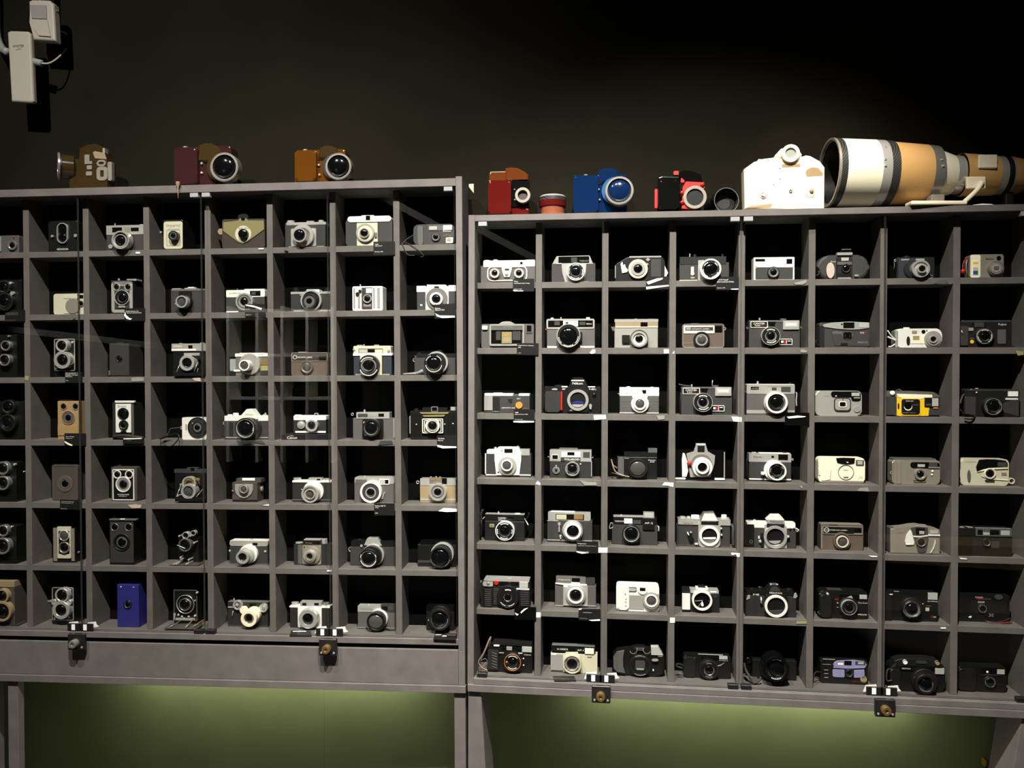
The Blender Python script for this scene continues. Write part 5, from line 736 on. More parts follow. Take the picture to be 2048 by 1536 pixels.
bx('edge_trim', 'sil', 1692, 300, 1706, 650, .8); pl('front', 'lgr', [(1180, 325), (1282, 292), (1318, 184), (1442, 184), (1470, 292), (1572, 350), (1562, 460), (1512, 645), (1232, 645), (1212, 500)], 6, -4); bx('finder_window', 'blk', 1332, 216, 1428, 304, 6.6); bx('finder_top', 'wht', 1318, 190, 1440, 208, 7, -30); pl('side_glint', 'wht', [(1130, 310), (1158, 320), (1190, 420), (1205, 560), (1180, 640), (1122, 640), (1118, 400)], 2, -1); ln(1386, 470, [('brs', 140, 110, 5, 12), ('sil', 112, 0, 4, 10)], None, 'shutter_ring'); ln(1400, 512, [('wht', 132, 96, 8, 18), ('brs', 98, 86, 8, 19), ('wht', 90, 62, 8, 26), ('blk', 64, 0, 4, 20)], (58, 20.4)); dome('red_lever', 'red', 1222, 456, 32, 10, 5); bx('foot', 'wht', 1028, 650, 1168, 676, 3, r=6); bx('foot', 'wht', 1566, 655, 1706, 684, 3, r=6)
cam('R', 3, 'o', 'rangefinder_camera', 'silver rangefinder with brown-grey leather and open-faced lens', (124, 432, 698, 690), 'dgr', 36)
bx('top_plate', 'sil', 122, 318, 700, 442, .8, -36, 6); bx('top_step', 'wht', 272, 314, 690, 328, .2, -32, 4); tx('Canon', 'ktx', 184, 352, 298, 378, 1.2); pl('range_frame', 'lgr', [(364, 396), (384, 336), (502, 336), (502, 396)], 1.6); bx('range_window', 'win', 430, 352, 464, 382, 2.2); bx('finder_window', 'win', 524, 334, 654, 410, 2); bx('bottom_plate', 'wht', 124, 660, 698, 688, 1, -34); ln(470, 552, [('wht', 140, 0, 0, 10)], None, 'lens_mount'); ln(506, 566, [('wht', 128, 106, 4, 26), ('blk', 110, 68, 0, 22), ('iron', 70, 0, 0, 16)], (62, 16.6)); mk(506, 566, 92, 14, [(20, 50), (80, 110), (150, 190), (220, 250), (290, 330)], 22.3, 'lgr'); bx('focus_tab', 'wht', 288, 570, 336, 612, 14, 8, 10); kn('winding_knob', 'chr', 158, 298, 222, 324); kn('rewind_knob', 'iron', 575, 296, 630, 322); stp([(110, 385, -6), (92, 410, -2), (98, 520, 2), (90, 650, 4)], 1.5, 'blk'); rg(716, 402, 12)
cam('R', 3, 'o', 'compact_camera', 'cream compact camera with round outlined lens cover', (1068, 372, 1706, 724), 'ivory', 40, rf=56, e=3)
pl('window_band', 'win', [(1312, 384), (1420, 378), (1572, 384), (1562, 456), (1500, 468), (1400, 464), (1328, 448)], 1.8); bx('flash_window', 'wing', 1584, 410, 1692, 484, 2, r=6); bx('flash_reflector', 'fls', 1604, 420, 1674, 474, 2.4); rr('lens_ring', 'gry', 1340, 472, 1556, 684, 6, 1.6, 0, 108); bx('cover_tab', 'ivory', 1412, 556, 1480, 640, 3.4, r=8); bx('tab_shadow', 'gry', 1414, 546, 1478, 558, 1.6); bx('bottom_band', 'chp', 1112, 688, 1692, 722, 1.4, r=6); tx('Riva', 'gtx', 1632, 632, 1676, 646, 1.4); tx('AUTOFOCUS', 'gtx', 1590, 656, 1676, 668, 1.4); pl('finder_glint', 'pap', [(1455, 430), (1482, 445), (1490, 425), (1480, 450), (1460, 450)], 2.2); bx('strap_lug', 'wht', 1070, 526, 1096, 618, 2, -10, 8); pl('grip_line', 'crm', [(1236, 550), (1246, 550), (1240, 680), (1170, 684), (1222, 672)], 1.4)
cam('R', 3, 'p', 'compact_camera', 'champagne compact with dark window pill over its lens', (172, 424, 852, 774), 'chp', 40, rf=46, e=3)
bx('top_cover', 'gry', 186, 400, 800, 440, -4, -38, 20); bx('window_pill', 'win', 434, 456, 850, 542, 2, r=40); bx('flash_window', 'wing', 698, 464, 818, 524, 2.6); bx('finder_window', 'fls', 536, 486, 640, 528, 2.4); bx('flash_sill', 'chp', 690, 524, 846, 546, 2.8); ln(577, 630, [('chp', 84, 60, 0, 5), ('blk', 62, 0, 0, 3)], (48, 3.3)); dome('sensor', 'pap', 748, 586, 16, 1.4, 1.5); dome('sensor', 'pap', 742, 636, 14, 1.4, 1.5); rr('slot', 'dgr', 480, 714, 654, 748, 5, 1.4, 0, 12); bx('grip_edge', 'chp', 240, 440, 300, 764, 3, r=14); rg(168, 610, 22, 1.2)
cam('R', 3, 'p', 'compact_camera', 'cream compact with slanting black window and round black lens', (1150, 410, 1832, 790), 'crm', 42, rf=44, e=3)
bx('side_cover', 'dgr', 1148, 430, 1196, 750, -2, -38, 14); pl('window_panel', 'win', [(1384, 592), (1368, 530), (1412, 424), (1500, 416), (1640, 418), (1788, 436), (1816, 470), (1818, 524), (1660, 528), (1540, 540), (1450, 562)], 2.2); bx('flash_window', 'wing', 1674, 458, 1804, 518, 2.8); pl('lens_brow', 'ivory', [(1384, 598), (1470, 562), (1560, 544), (1824, 536), (1824, 552), (1560, 560), (1470, 582)], 3); ln(1563, 618, [('ivory', 78, 62, 0, 6), ('blk', 64, 0, 0, 5)], (56, 5.4)); tx('FUJIFILM', 'gtx', 1214, 438, 1362, 456, 2); el('grip_mark', 'gry', 1268, 656, 24, 86, 2); rr('slot', 'dgr', 1496, 710, 1632, 740, 10, 2.2, 0, 14); pl('chin_line', 'ivory', [(1440, 660), (1560, 690), (1824, 712), (1824, 722), (1560, 702)], 2.4); ln(1880, 728, [('crm', 46, 30, -24, -6)], None, 'film_can'); bx('print', 'chp', 1730, 605, 1800, 645, 1.6); bx('strap_lug', 'wht', 1140, 560, 1162, 680, -2, -14, 8)
# row 5
cam('R', 4, 'q', 'rangefinder_camera', 'black camera with yellow square badge and strap rings', (216, 376, 796, 666), 'iron', 34)
bx('top_plate', 'blk', 218, 286, 794, 380, .6, -34, 4); bx('top_trim', 'sil', 220, 276, 792, 294, .8, -33); tx('YASHICA', 'txt', 408, 325, 526, 348, 1.2); tx('MG-1', 'txt', 414, 358, 502, 376, 1.2); bx('finder_window', 'win', 552, 320, 640, 352, 1.6); p = bx('badge', 'ylb', 286, 424, 352, 474, 2); rr('badge_print', 'dark', 300, 434, 338, 464, 6, 2.4, 1.5, 4, p); ln(508, 528, [('wht', 138, 124, 0, 18), ('blk', 126, 84, 0, 18), ('blk', 86, 0, 0, 14)], (76, 14.4)); mk(508, 528, 108, 14, [(60, 125), (165, 205), (235, 295), (340, 375)], 18.3); kn('shutter_button', 'chr', 406, 240, 430, 280); kn('rewind_knob', 'wht', 652, 266, 742, 284); stp([(218, 320, -8), (170, 366, -2), (205, 330, 0)], 1.4, 'chr', 'strap_lug'); stp([(170, 360, 0), (160, 290, 4), (190, 212, 6)], 3, 'dgr'); stp([(170, 370, 0), (165, 450, 4), (160, 600, 4)], 3, 'blk'); stp([(800, 345, -8), (830, 400, -4), (852, 440, 0)], 1.6, 'chr', 'strap_lug'); stp([(820, 360, -6), (845, 320, -4), (865, 260, -4)], 2.6, 'blk'); bx('line', 'dgr', 222, 614, 792, 622, .6)
cam('R', 4, 'q', 'rangefinder_camera', 'silver camera with amber window and polished cone lens', (1130, 370, 1788, 676), 'dgr', 36)
bx('top_plate', 'sil', 1142, 246, 1764, 380, .6, -36, 12); bx('top_rim', 'wht', 1180, 240, 1530, 270, .2, -34, 6); bx('window_band', 'win', 1252, 278, 1668, 368, 1.6); bx('meter_cells', 'crm', 1262, 288, 1410, 358, 2.2)
for yy in (304, 322, 340): bx('cell_gap', 'dark', 1264, yy, 1408, yy+5, 2.5)
bx('amber_window', 'amb', 1520, 288, 1654, 358, 2.2); bx('bottom_plate', 'wht', 1128, 654, 1786, 676, 1.2, -34); bx('side_lip', 'sil', 1130, 370, 1290, 386, 1.4); ln(1500, 520, [('sil', 146, 0, 0, 8)], None, 'lens_mount'); ln(1504, 535, [('chr', 140, 100, 4, 18), ('wht', 118, 86, 4, 26), ('brs', 88, 0, 2, 20)], (80, 20.4)); bx('self_timer', 'sil', 1286, 404, 1324, 446, 6, r=6); bx('timer_arm', 'lgr', 1294, 440, 1314, 540, 5); dome('timer_knob', 'chr', 1324, 604, 18, 3, 3); dome('timer_knob', 'chr', 1326, 634, 12, 3, 3)
cam('R', 4, 'r', 'rangefinder_camera', 'grey-leather camera with raised silver flash and white window', (164, 400, 784, 680), 'dgr', 36)
bx('top_plate', 'blk', 182, 298, 774, 412, .8, -36, 4); bx('top_trim', 'sil', 182, 290, 600, 308, 1, -35); bx('white_window', 'pap', 330, 320, 442, 392, 2); bx('finder_window', 'wing', 454, 344, 558, 398, 1.8); tx('YASHICA', 'txt', 200, 346, 326, 368, 1.2); tx('AF-2', 'txt', 610, 370, 722, 396, 4.4); bx('side_block', 'blk', 582, 322, 746, 478, 4, -10, 14); bx('flash_head', 'sil', 592, 238, 740, 318, 1, -18, 4); bx('flash_window', 'fls', 606, 250, 726, 312, 1.8); ln(428, 536, [('iron', 122, 104, 0, 20), ('sil', 106, 98, 0, 20), ('blk', 100, 0, 0, 15)], (88, 15.5)); mk(428, 536, 94, 8, [(170, 215), (330, 390)], 17, 'lgr'); kn('shutter_button', 'chr', 276, 264, 302, 296); stp([(182, 400, -8), (150, 380, -4), (130, 455, 0), (180, 440, 0)], 1.4, 'chr', 'strap_lug'); stp([(780, 420, -8), (802, 440, -4), (800, 495, 0)], 1.8, 'chr', 'strap_lug')
cam('R', 4, 'r', 'slr_camera', 'silver lensless reflex with open mount and black timer lever', (1048, 410, 1776, 706), 'dgr', 36)
bx('top_plate', 'sil', 1064, 320, 1782, 418, .6, -36, 8); bx('trim_line', 'blk', 1066, 412, 1774, 434, 1); pl('prism', 'brs', [(1362, 330), (1420, 240), (1556, 234), (1622, 352), (1622, 372), (1362, 372)], 4, -28); pl('prism_face', 'wht', [(1384, 352), (1424, 256), (1552, 254), (1616, 354)], 6, 2); bx('faceplate', 'sil', 1344, 358, 1642, 716, 7, -2, 50); bx('nose', 'blk', 1382, 360, 1618, 410, 8, 2); ln(1496, 562, [('wht', 136, 102, 5, 12), ('blk', 104, 0, 0, 7.4)], None, 'lens_mount'); pl('mirror', 'wht', [(1406, 580), (1582, 576), (1580, 606), (1412, 606)], 8.6, 7); pl('mirror_sill', 'brs', [(1420, 620), (1570, 616), (1540, 655), (1500, 664), (1450, 655)], 8.6, 7)
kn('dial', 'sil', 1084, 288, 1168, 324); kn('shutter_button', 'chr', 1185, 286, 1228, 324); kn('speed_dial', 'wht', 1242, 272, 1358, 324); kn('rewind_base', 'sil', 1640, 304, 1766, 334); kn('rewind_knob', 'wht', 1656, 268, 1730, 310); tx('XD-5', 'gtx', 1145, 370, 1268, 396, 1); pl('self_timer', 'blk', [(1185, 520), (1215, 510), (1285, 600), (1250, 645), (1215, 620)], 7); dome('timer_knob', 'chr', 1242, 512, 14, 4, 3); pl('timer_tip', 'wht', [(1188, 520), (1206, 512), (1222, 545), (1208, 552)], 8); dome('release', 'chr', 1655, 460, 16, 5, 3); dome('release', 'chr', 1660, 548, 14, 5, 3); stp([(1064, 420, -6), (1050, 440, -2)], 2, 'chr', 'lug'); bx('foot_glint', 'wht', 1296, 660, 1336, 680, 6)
bx('bottom_plate', 'brs', 1048, 684, 1776, 706, .8, -34)
stp([(1790, 400, -6), (1820, 450, 0), (1815, 540, 4), (1820, 740, 6)], 4, 'dgr')
cam('R', 4, 's', 'slr_camera', 'silver lensless reflex with black name and black left end', (62, 440, 764, 712), 'dgr', 36)
bx('left_end', 'blk', 60, 400, 192, 690, 3, -30, 8); bx('top_plate', 'wht', 98, 366, 756, 458, .8, -36, 12); pl('prism', 'wht', [(366, 342), (426, 268), (546, 268), (608, 342)], 5, -28); p = bx('name_band', 'lgr', 374, 338, 608, 396, 7, -20); tx('Nikkormat', 'ktx', 412, 346, 582, 380, 7.2, p); bx('nose', 'blk', 366, 396, 606, 450, 6.6); pl('faceplate', 'sil', [(336, 410), (368, 398), (606, 398), (640, 440), (640, 728), (334, 728)], 6, -2); ln(486, 578, [('chr', 158, 120, 5, 13), ('blk', 122, 0, 0, 7)], None, 'lens_mount'); pl('mirror', 'lgr', [(388, 628), (560, 622), (540, 655), (480, 672), (420, 655)], 8.4, 7); pl('mirror_sill', 'chr', [(400, 676), (470, 684), (540, 672), (500, 706), (450, 704)], 9, 7)
kn('winding_knob', 'lgr', 104, 342, 152, 372); kn('shutter_button', 'chr', 180, 330, 214, 370); kn('speed_dial', 'wht', 222, 352, 300, 372); kn('rewind_knob', 'wht', 640, 366, 745, 384); dome('knob', 'chr', 680, 448, 19, 1, 6); dome('knob', 'chr', 740, 446, 19, 1, 6); stp([(755, 450, -8), (800, 478, -4), (775, 500, 0), (760, 470, 0)], 1.5, 'chr', 'strap_lug'); bx('self_timer', 'blk', 288, 520, 322, 712, 6, 0, 12); dome('timer_knob', 'chr', 278, 634, 24, 3, 4); bx('lever', 'wht', 250, 560, 268, 600, 4, r=6); rr('battery_cap', 'gry', 128, 612, 176, 662, 8, 4, 3, 24); dome('release', 'chr', 655, 570, 22, 5, 6); bx('meter_lug', 'blk', 640, 555, 680, 625, 4)
cam('R', 4, 's', 'cartridge_camera', 'brown cartridge camera with black strip and round emblem', (1106, 398, 1682, 752), 'brn', 40, rf=22)
rr('border', 'chp', 1130, 424, 1672, 546, 9, 2.2, 0, 8); bx('top_cover', 'chp', 1110, 394, 1680, 424, -.6, -38, 12); bx('name_strip', 'blk', 1138, 432, 1664, 538, 1.6); rr('emblem', 'txt', 1148, 444, 1218, 512, 6, 2.2, 1, 34); tx('KODAK', 'txt', 1162, 470, 1206, 486, 1.8); tx('INSTAMATIC CAMERA', 'txt', 1226, 470, 1466, 490, 1.8); bx('finder_window', 'win', 1558, 458, 1656, 526, 2); bx('finder_sill', 'chp', 1556, 520, 1662, 534, 2.6); bx('shutter_bar', 'dbr', 1218, 400, 1340, 420, .4, -4); ln(1394, 628, [('brn', 116, 92, 0, 8), ('dbr', 94, 0, 0, 6)], None, 'lens_mount'); ln(1402, 640, [('crm', 84, 64, 4, 11), ('brn', 66, 0, 2, 7)], (60, 7.4, 'glg')); bx('side_trim', 'chp', 1108, 430, 1124, 735, 1)
cam('R', 4, 't', 'compact_camera', 'silver compact with arched top and V-shaped dark panel', (150, 380, 858, 770), 'chp', 42, poly=[(150, 765), (150, 410), (215, 400), (350, 392), (480, 368), (550, 360), (620, 370), (720, 402), (800, 408), (850, 424), (860, 460), (856, 770)], e=3)
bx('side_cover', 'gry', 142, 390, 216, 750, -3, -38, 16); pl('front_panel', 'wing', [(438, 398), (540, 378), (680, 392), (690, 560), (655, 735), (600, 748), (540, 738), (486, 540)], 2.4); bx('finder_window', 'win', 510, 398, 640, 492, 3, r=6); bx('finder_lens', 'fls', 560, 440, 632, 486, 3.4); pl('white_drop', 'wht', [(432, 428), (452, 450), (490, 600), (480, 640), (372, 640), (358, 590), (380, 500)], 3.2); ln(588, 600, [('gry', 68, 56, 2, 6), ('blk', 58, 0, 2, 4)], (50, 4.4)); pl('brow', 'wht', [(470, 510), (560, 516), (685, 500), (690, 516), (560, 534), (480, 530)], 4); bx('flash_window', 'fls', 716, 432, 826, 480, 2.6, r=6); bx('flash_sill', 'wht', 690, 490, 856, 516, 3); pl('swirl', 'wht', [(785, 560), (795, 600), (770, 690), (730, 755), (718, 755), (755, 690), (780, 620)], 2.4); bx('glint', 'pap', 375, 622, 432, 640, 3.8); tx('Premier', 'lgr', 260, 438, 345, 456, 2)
cam('R', 4, 't', 'compact_camera', 'dark compact with grey window strip in the reflection', (1122, 395, 1876, 800), 'iron', 40, rf=14)
p = bx('window_strip', 'gry', 1364, 400, 1876, 524, 1.6, r=8); bx('finder_window', 'win', 1390, 424, 1460, 496, 2.2, par=p); bx('finder_window', 'fls', 1470, 460, 1560, 500, 2.2, par=p); bx('finder_window', 'win', 1566, 424, 1700, 500, 2.2, par=p); bx('flash_window', 'fls', 1722, 434, 1846, 504, 2.4, par=p); bx('grip', 'blk', 1126, 490, 1300, 790, 4, r=16); pl('button_plate', 'lgr', [(1130, 385), (1180, 376), (1262, 430), (1180, 440)], -2, -6); pl('button_plate', 'sil', [(1200, 372), (1320, 384), (1330, 396), (1260, 396)], -4, -8); ln(1520, 605, [('blk', 60, 46, 0, 5), ('blk', 48, 0, 0, 3)], (40, 3.3)); bx('lens_panel', 'dgr', 1580, 590, 1700, 690, 1); bx('top_line', 'lgr', 1360, 396, 1870, 404, 1.8, -6)
# row 6
cam('R', 5, 'u', 'compact_camera', 'ribbed black camera with red dot and chrome flash', (155, 322, 872, 700), 'iron', 40, rf=16)
bx('top_plate', 'sil', 205, 270, 866, 326, -.4, -38, 10); bx('top_plate_front', 'blk', 225, 312, 720, 372, 1); bx('chrome_corner', 'sil', 188, 316, 336, 388, 3, -8, 18); dome('dial', 'brs', 266, 346, 22, 3, 2); dt('red_dot', 'red', 384, 336, 31, 3); bx('finder_window', 'win', 436, 318, 560, 366, 1.6); bx('finder_window', 'win', 600, 318, 706, 370, 1.6); bx('flash_window', 'fls', 722, 322, 848, 414, 2.4); bx('chrome_bar', 'wht', 676, 416, 866, 440, 3)
for x0, x1, y0, y1 in ((214, 312, 432, 684), (344, 424, 420, 664), (742, 862, 448, 684)):
    for i in range(9): bx('rib', 'dgr', x0, y0+(y1-y0)*i/9, x1, y0+(y1-y0)*(i+.6)/9, 4.5 if x0 < 320 else 2.4)
bx('grip', 'blk', 184, 420, 330, 696, 3.4, r=14); ln(552, 545, [('blk', 160, 142, 0, 16), ('iron', 144, 120, 0, 15), ('blk', 122, 60, 0, 14), ('gloss', 62, 0, 0, 12)], (52, 12.4)); mk(552, 545, 108, 18, [(65, 112)], 15.2); mk(552, 545, 126, 10, [(215, 255), (275, 320)], 15.2); kn('shutter_button', 'chr', 545, 250, 618, 275); kn('knob', 'brs', 148, 300, 185, 325)
cam('R', 5, 'u', 'viewfinder_camera', 'silver-grey camera with white script name and square front', (1244, 356, 1842, 680), 'gry', 38)
bx('top_plate', 'brs', 1258, 240, 1690, 362, .8, -38, 6); bx('top_end', 'dgr', 1686, 262, 1826, 368, .4, -38, 8); bx('finder_window', 'win', 1490, 264, 1608, 328, 2); bx('finder_sill', 'wht', 1480, 326, 1606, 348, 3); tx('Dignette', 'txt', 1294, 278, 1468, 304, 1.2); pl('trim', 'wht', [(1248, 334), (1380, 344), (1710, 356), (1710, 374), (1380, 368), (1250, 350)], 2.6); bx('faceplate', 'sil', 1364, 368, 1722, 676, 4, r=6); ln(1545, 522, [('chr', 140, 112, 3, 12), ('wht', 116, 88, 3, 16), ('sil', 92, 0, 2, 12)], (74, 12.6)); kn('winding_knob', 'dgr', 1700, 240, 1810, 272); dt('flash_socket', 'dark', 1660, 634, 14, 4.6); bx('emblem', 'wht', 1370, 378, 1432, 402, 4.4); bx('bottom_plate', 'lgr', 1246, 660, 1366, 680, 1); bx('bottom_plate', 'lgr', 1720, 664, 1842, 682, 1)
cam('R', 5, 'v', 'digital_camera', 'silver-white digital camera with round lens at lower right', (222, 330, 806, 700), 'wht', 36, rf=34, e=3)
bx('grip', 'wht', 240, 350, 395, 685, 5, 0, 40, e=2); bx('front_panel', 'lgr', 400, 480, 600, 680, .8, r=8); rr('flash_frame', 'gry', 378, 370, 500, 432, 6, 2, 0, 22); bx('flash_window', 'fls', 388, 380, 490, 426, 1.6, r=16); dt('finder_collar', 'wht', 582, 408, 66, 3); bx('finder_window', 'win', 544, 380, 620, 424, 3.8); ln(702, 558, [('lgr', 112, 88, 0, 9), ('wht', 90, 66, 0, 11), ('dgr', 68, 0, 0, 7)], (60, 7.4, 'glg'))
for y_ in (530, 570, 622): dome('light', 'chr', 352, y_, 13, 5, 1.5)
dome('light', 'pap', 476, 480, 10, 1, 1); pl('grip_mark', 'gry', [(336, 480), (345, 442), (352, 480)], 5.4); kn('shutter_button', 'wht', 295, 318, 358, 334); dome('shade', 'lgr', 785, 475, 18, 1, 1)
cam('R', 5, 'v', 'clock_camera', 'camera-shaped clock with white grip and pointing hands', (1122, 455, 1632, 714), 'iron', 34)
bx('top_plate', 'sil', 1220, 404, 1622, 462, .4, -32, 4); bx('top_dark', 'iron', 1122, 394, 1232, 462, .6, -32, 14); bx('finder_block', 'wht', 1310, 382, 1478, 408, 1.2, -24, 4); bx('finder_cap', 'iron', 1340, 360, 1440, 384, -4, -24, 6); bx('white_grip', 'wht', 1122, 458, 1230, 678, 5, 0, 4); bx('grip_base', 'gloss', 1122, 676, 1236, 704, 5, 0, 10); bx('flash_window', 'pap', 1510, 428, 1592, 448, 1.6); bx('line', 'lgr', 1540, 452, 1622, 460, 1.4); ln(1396, 558, [('wht', 134, 108, 0, 16), ('gloss', 110, 0, 0, 9)], None, 'clock_dial', 'clock_face')
for a_, b_, c_ in (((1400, 552), (1300, 562), .9), ((1400, 560), (1340, 640), .8)): stp([(a_[0], a_[1], 10), (b_[0], b_[1], 10)], c_, 'lgr', 'clock_hand')
pl('clock_hand', 'pap', [(1396, 556), (1416, 608), (1412, 628), (1396, 634), (1382, 624), (1380, 606)], 10.6, 9.8); mk(1396, 558, 92, 6, [(-4, 4), (86, 94), (176, 184), (266, 274)], 9.6, 'lgr'); tx('CLK', 'gtx', 1556, 490, 1592, 504, .8)
cam('R', 5, 'w', 'slr_camera', 'black lensless reflex lettered on its peaked prism', (78, 478, 766, 776), 'lea', 36)
bx('top_plate', 'blk', 80, 418, 748, 490, .6, -36, 10); pl('prism', 'blk', [(338, 478), (362, 410), (428, 346), (522, 346), (576, 410), (606, 478)], 5, -28); pl('prism_edge', 'dgr', [(400, 430), (436, 366), (506, 366), (560, 430)], 6, 4); tx('PENTAX', 'txt', 406, 438, 578, 464, 5.4); bx('hot_shoe', 'gry', 414, 332, 518, 350, -2, -18); dome('shoe_screw', 'chr', 422, 334, 16, -2, 3); dome('shoe_screw', 'chr', 508, 336, 16, -2, 3); tx('ME', 'txt', 180, 460, 262, 484, 1); bx('mirror_box', 'blk', 340, 470, 650, 780, 6, -2, 40); ln(496, 636, [('wht', 156, 122, 5, 12), ('blk', 124, 0, 0, 7)], None, 'lens_mount'); pl('mirror', 'dgr', [(392, 688), (590, 682), (560, 725), (490, 744), (430, 728)], 8.4, 7)
kn('winding_knob', 'blk', 116, 380, 202, 422); kn('speed_dial', 'blk', 242, 366, 316, 424); kn('shutter_button', 'chr', 252, 364, 278, 384); kn('rewind_knob', 'blk', 614, 386, 716, 424); pl('lug', 'chr', [(112, 480), (135, 478), (140, 525), (88, 548), (90, 525)], 2, -4); pl('lug', 'chr', [(740, 460), (770, 452), (788, 500), (760, 525), (728, 520)], 2, -4); bx('self_timer', 'wht', 282, 512, 300, 556, 5, r=6); bx('timer_arm', 'lgr', 284, 556, 298, 590, 4); dome('timer_hub', 'gloss', 292, 604, 20, 2, 4)
cam('R', 5, 'w', 'compact_camera', 'black zoom compact with red AF mark', (1080, 412, 1748, 804), 'blk', 42, rf=60, e=4)
bx('grip', 'iron', 1100, 470, 1246, 790, 8, 0, 36, e=3); bx('window_panel', 'gloss', 1360, 470, 1622, 540, 1.6, r=8); pl('finder_lens', 'fls', [(1450, 515), (1520, 488), (1545, 525), (1480, 528)], 2); bx('flash_window', 'fls', 1634, 476, 1734, 536, 2); tx('AF', 'red', 1290, 518, 1346, 552, 1.4); tx('Riva Zoom', 'pnk', 1616, 570, 1742, 598, 1.4); tx('MINOLTA', 'txt', 1610, 734, 1730, 758, 1.4); ln(1486, 645, [('iron', 128, 0, 0, 8)], None, 'lens_mount'); ln(1492, 652, [('lgr', 104, 97, 4, 18), ('iron', 98, 66, 4, 17), ('blk', 68, 0, 2, 14)], (58, 14.4)); dome('button', 'lgr', 1334, 590, 11, 1, 1); bx('button', 'lgr', 1320, 644, 1346, 652, 1.4); bx('top_buttons', 'dgr', 1200, 406, 1400, 424, -6, -30, 8); dome('corner_glint', 'chr', 1200, 466, 18, 7, 2)
stp([(1090, 700, 0), (1060, 710, 6), (1100, 740, 10)], 1.4, 'dgr')
cam('R', 5, 'x', 'compact_camera', 'black zoom compact with silver flash window', (76, 382, 824, 798), 'blk', 42, rf=12)
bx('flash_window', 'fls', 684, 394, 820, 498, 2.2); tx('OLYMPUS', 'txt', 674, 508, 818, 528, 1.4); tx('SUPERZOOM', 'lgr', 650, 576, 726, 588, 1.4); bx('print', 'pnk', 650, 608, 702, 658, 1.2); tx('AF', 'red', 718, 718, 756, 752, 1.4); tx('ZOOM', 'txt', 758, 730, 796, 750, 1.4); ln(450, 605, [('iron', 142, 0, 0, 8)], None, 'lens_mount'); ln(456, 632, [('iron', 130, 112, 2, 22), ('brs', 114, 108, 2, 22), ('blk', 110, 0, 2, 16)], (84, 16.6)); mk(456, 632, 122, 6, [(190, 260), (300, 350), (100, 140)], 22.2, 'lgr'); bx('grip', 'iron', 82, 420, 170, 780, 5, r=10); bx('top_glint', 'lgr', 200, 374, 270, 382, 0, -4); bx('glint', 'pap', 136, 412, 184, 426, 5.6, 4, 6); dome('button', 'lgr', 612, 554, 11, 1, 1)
cam('R', 5, 'x', 'compact_camera', 'black compact with small red and white print', (1118, 412, 1842, 800), 'blk', 40, rf=16)
tx('PANORAMA', 'txt', 1354, 450, 1464, 468, 1.4); bx('red_print', 'red', 1372, 474, 1456, 490, 1.2); tx('ZOOM', 'txt', 1390, 514, 1482, 542, 1.4); tx('35', 'lgr', 1546, 690, 1616, 736, 1.4); el('flash_window', 'wing', 1690, 458, 60, 36, 1.6); bx('brow', 'dgr', 1400, 470, 1580, 500, .6); bx('front_panel', 'iron', 1300, 505, 1800, 690, .6, r=10); ln(1460, 620, [('iron', 70, 58, 0, 3), ('blk', 60, 0, 0, 2)], (48, 2.3)); pl('emblem', 'pap', [(1262, 738), (1300, 725), (1302, 750), (1266, 752)], 1.4); stp([(1500, 795, 8), (1620, 815, 14), (1760, 795, 12), (1850, 760, 6), (1860, 820, 10), (1740, 830, 14)], 1.3, 'dbr'); stp([(1520, 800, 10), (1700, 822, 14), (1870, 808, 8)], 1, 'red')
# row 7
cam('R', 6, 'y', 'compact_camera', 'black camera with orange lens rim and tan cord', (240, 290, 848, 648), 'blk', 38, rf=10)
bx('top_plate', 'iron', 300, 236, 842, 294, -.4, -36, 10); bx('shutter_button', 'wht', 322, 270, 402, 294, 2, -6, 6); bx('grip', 'lea', 244, 348, 382, 610, 8, 0, 12)
for i in range(6): pl('rib', 'gry', [(292, 376+i*38), (310, 372+i*38), (368, 396+i*38), (366, 406+i*38)], 9, 7)
bx('finder_window', 'lgr', 498, 296, 574, 348, 1.8); bx('finder_panel', 'win', 430, 300, 700, 356, 1); bx('flash_window', 'fls', 710, 296, 842, 376, 2.2); tx('Canon', 'txt', 738, 394, 832, 416, 1.4); bx('trim', 'lgr', 396, 376, 462, 390, 2); bx('trim', 'wht', 655, 382, 715, 394, 2); ln(580, 512, [('blk', 128, 112, 0, 16), ('org', 112, 106, 0, 17), ('blk', 107, 64, 0, 16), ('iron', 66, 0, 0, 12)], (58, 12.4)); mk(580, 512, 86, 12, [(40, 130), (225, 310)], 16.3); dt('orange_spot', 'org', 500, 506, 12, 17, 15, K.lens); dome('stud', 'pap', 730, 460, 9, 1, 1); dome('stud', 'pap', 732, 550, 9, 1, 1); pl('lens_chin', 'pnk', [(530, 612), (580, 622), (615, 610), (590, 626), (550, 626)], 15, 12)
stp([(250, 330, -6), (285, 178, 2), (265, 190, 4), (190, 370, 8), (120, 490, 10), (130, 540, 10), (175, 590, 12), (240, 620, 14)], 1.6, 'kha'); stp([(275, 185, 4), (215, 340, 10), (150, 480, 12), (200, 460, 12), (235, 500, 10), (170, 600, 12)], 1, 'brs')
cam('R', 6, 'y', 'rangefinder_camera', 'cream camera with black name band and empty lens ring', (1102, 380, 1738, 652), 'crm', 36, rf=6)
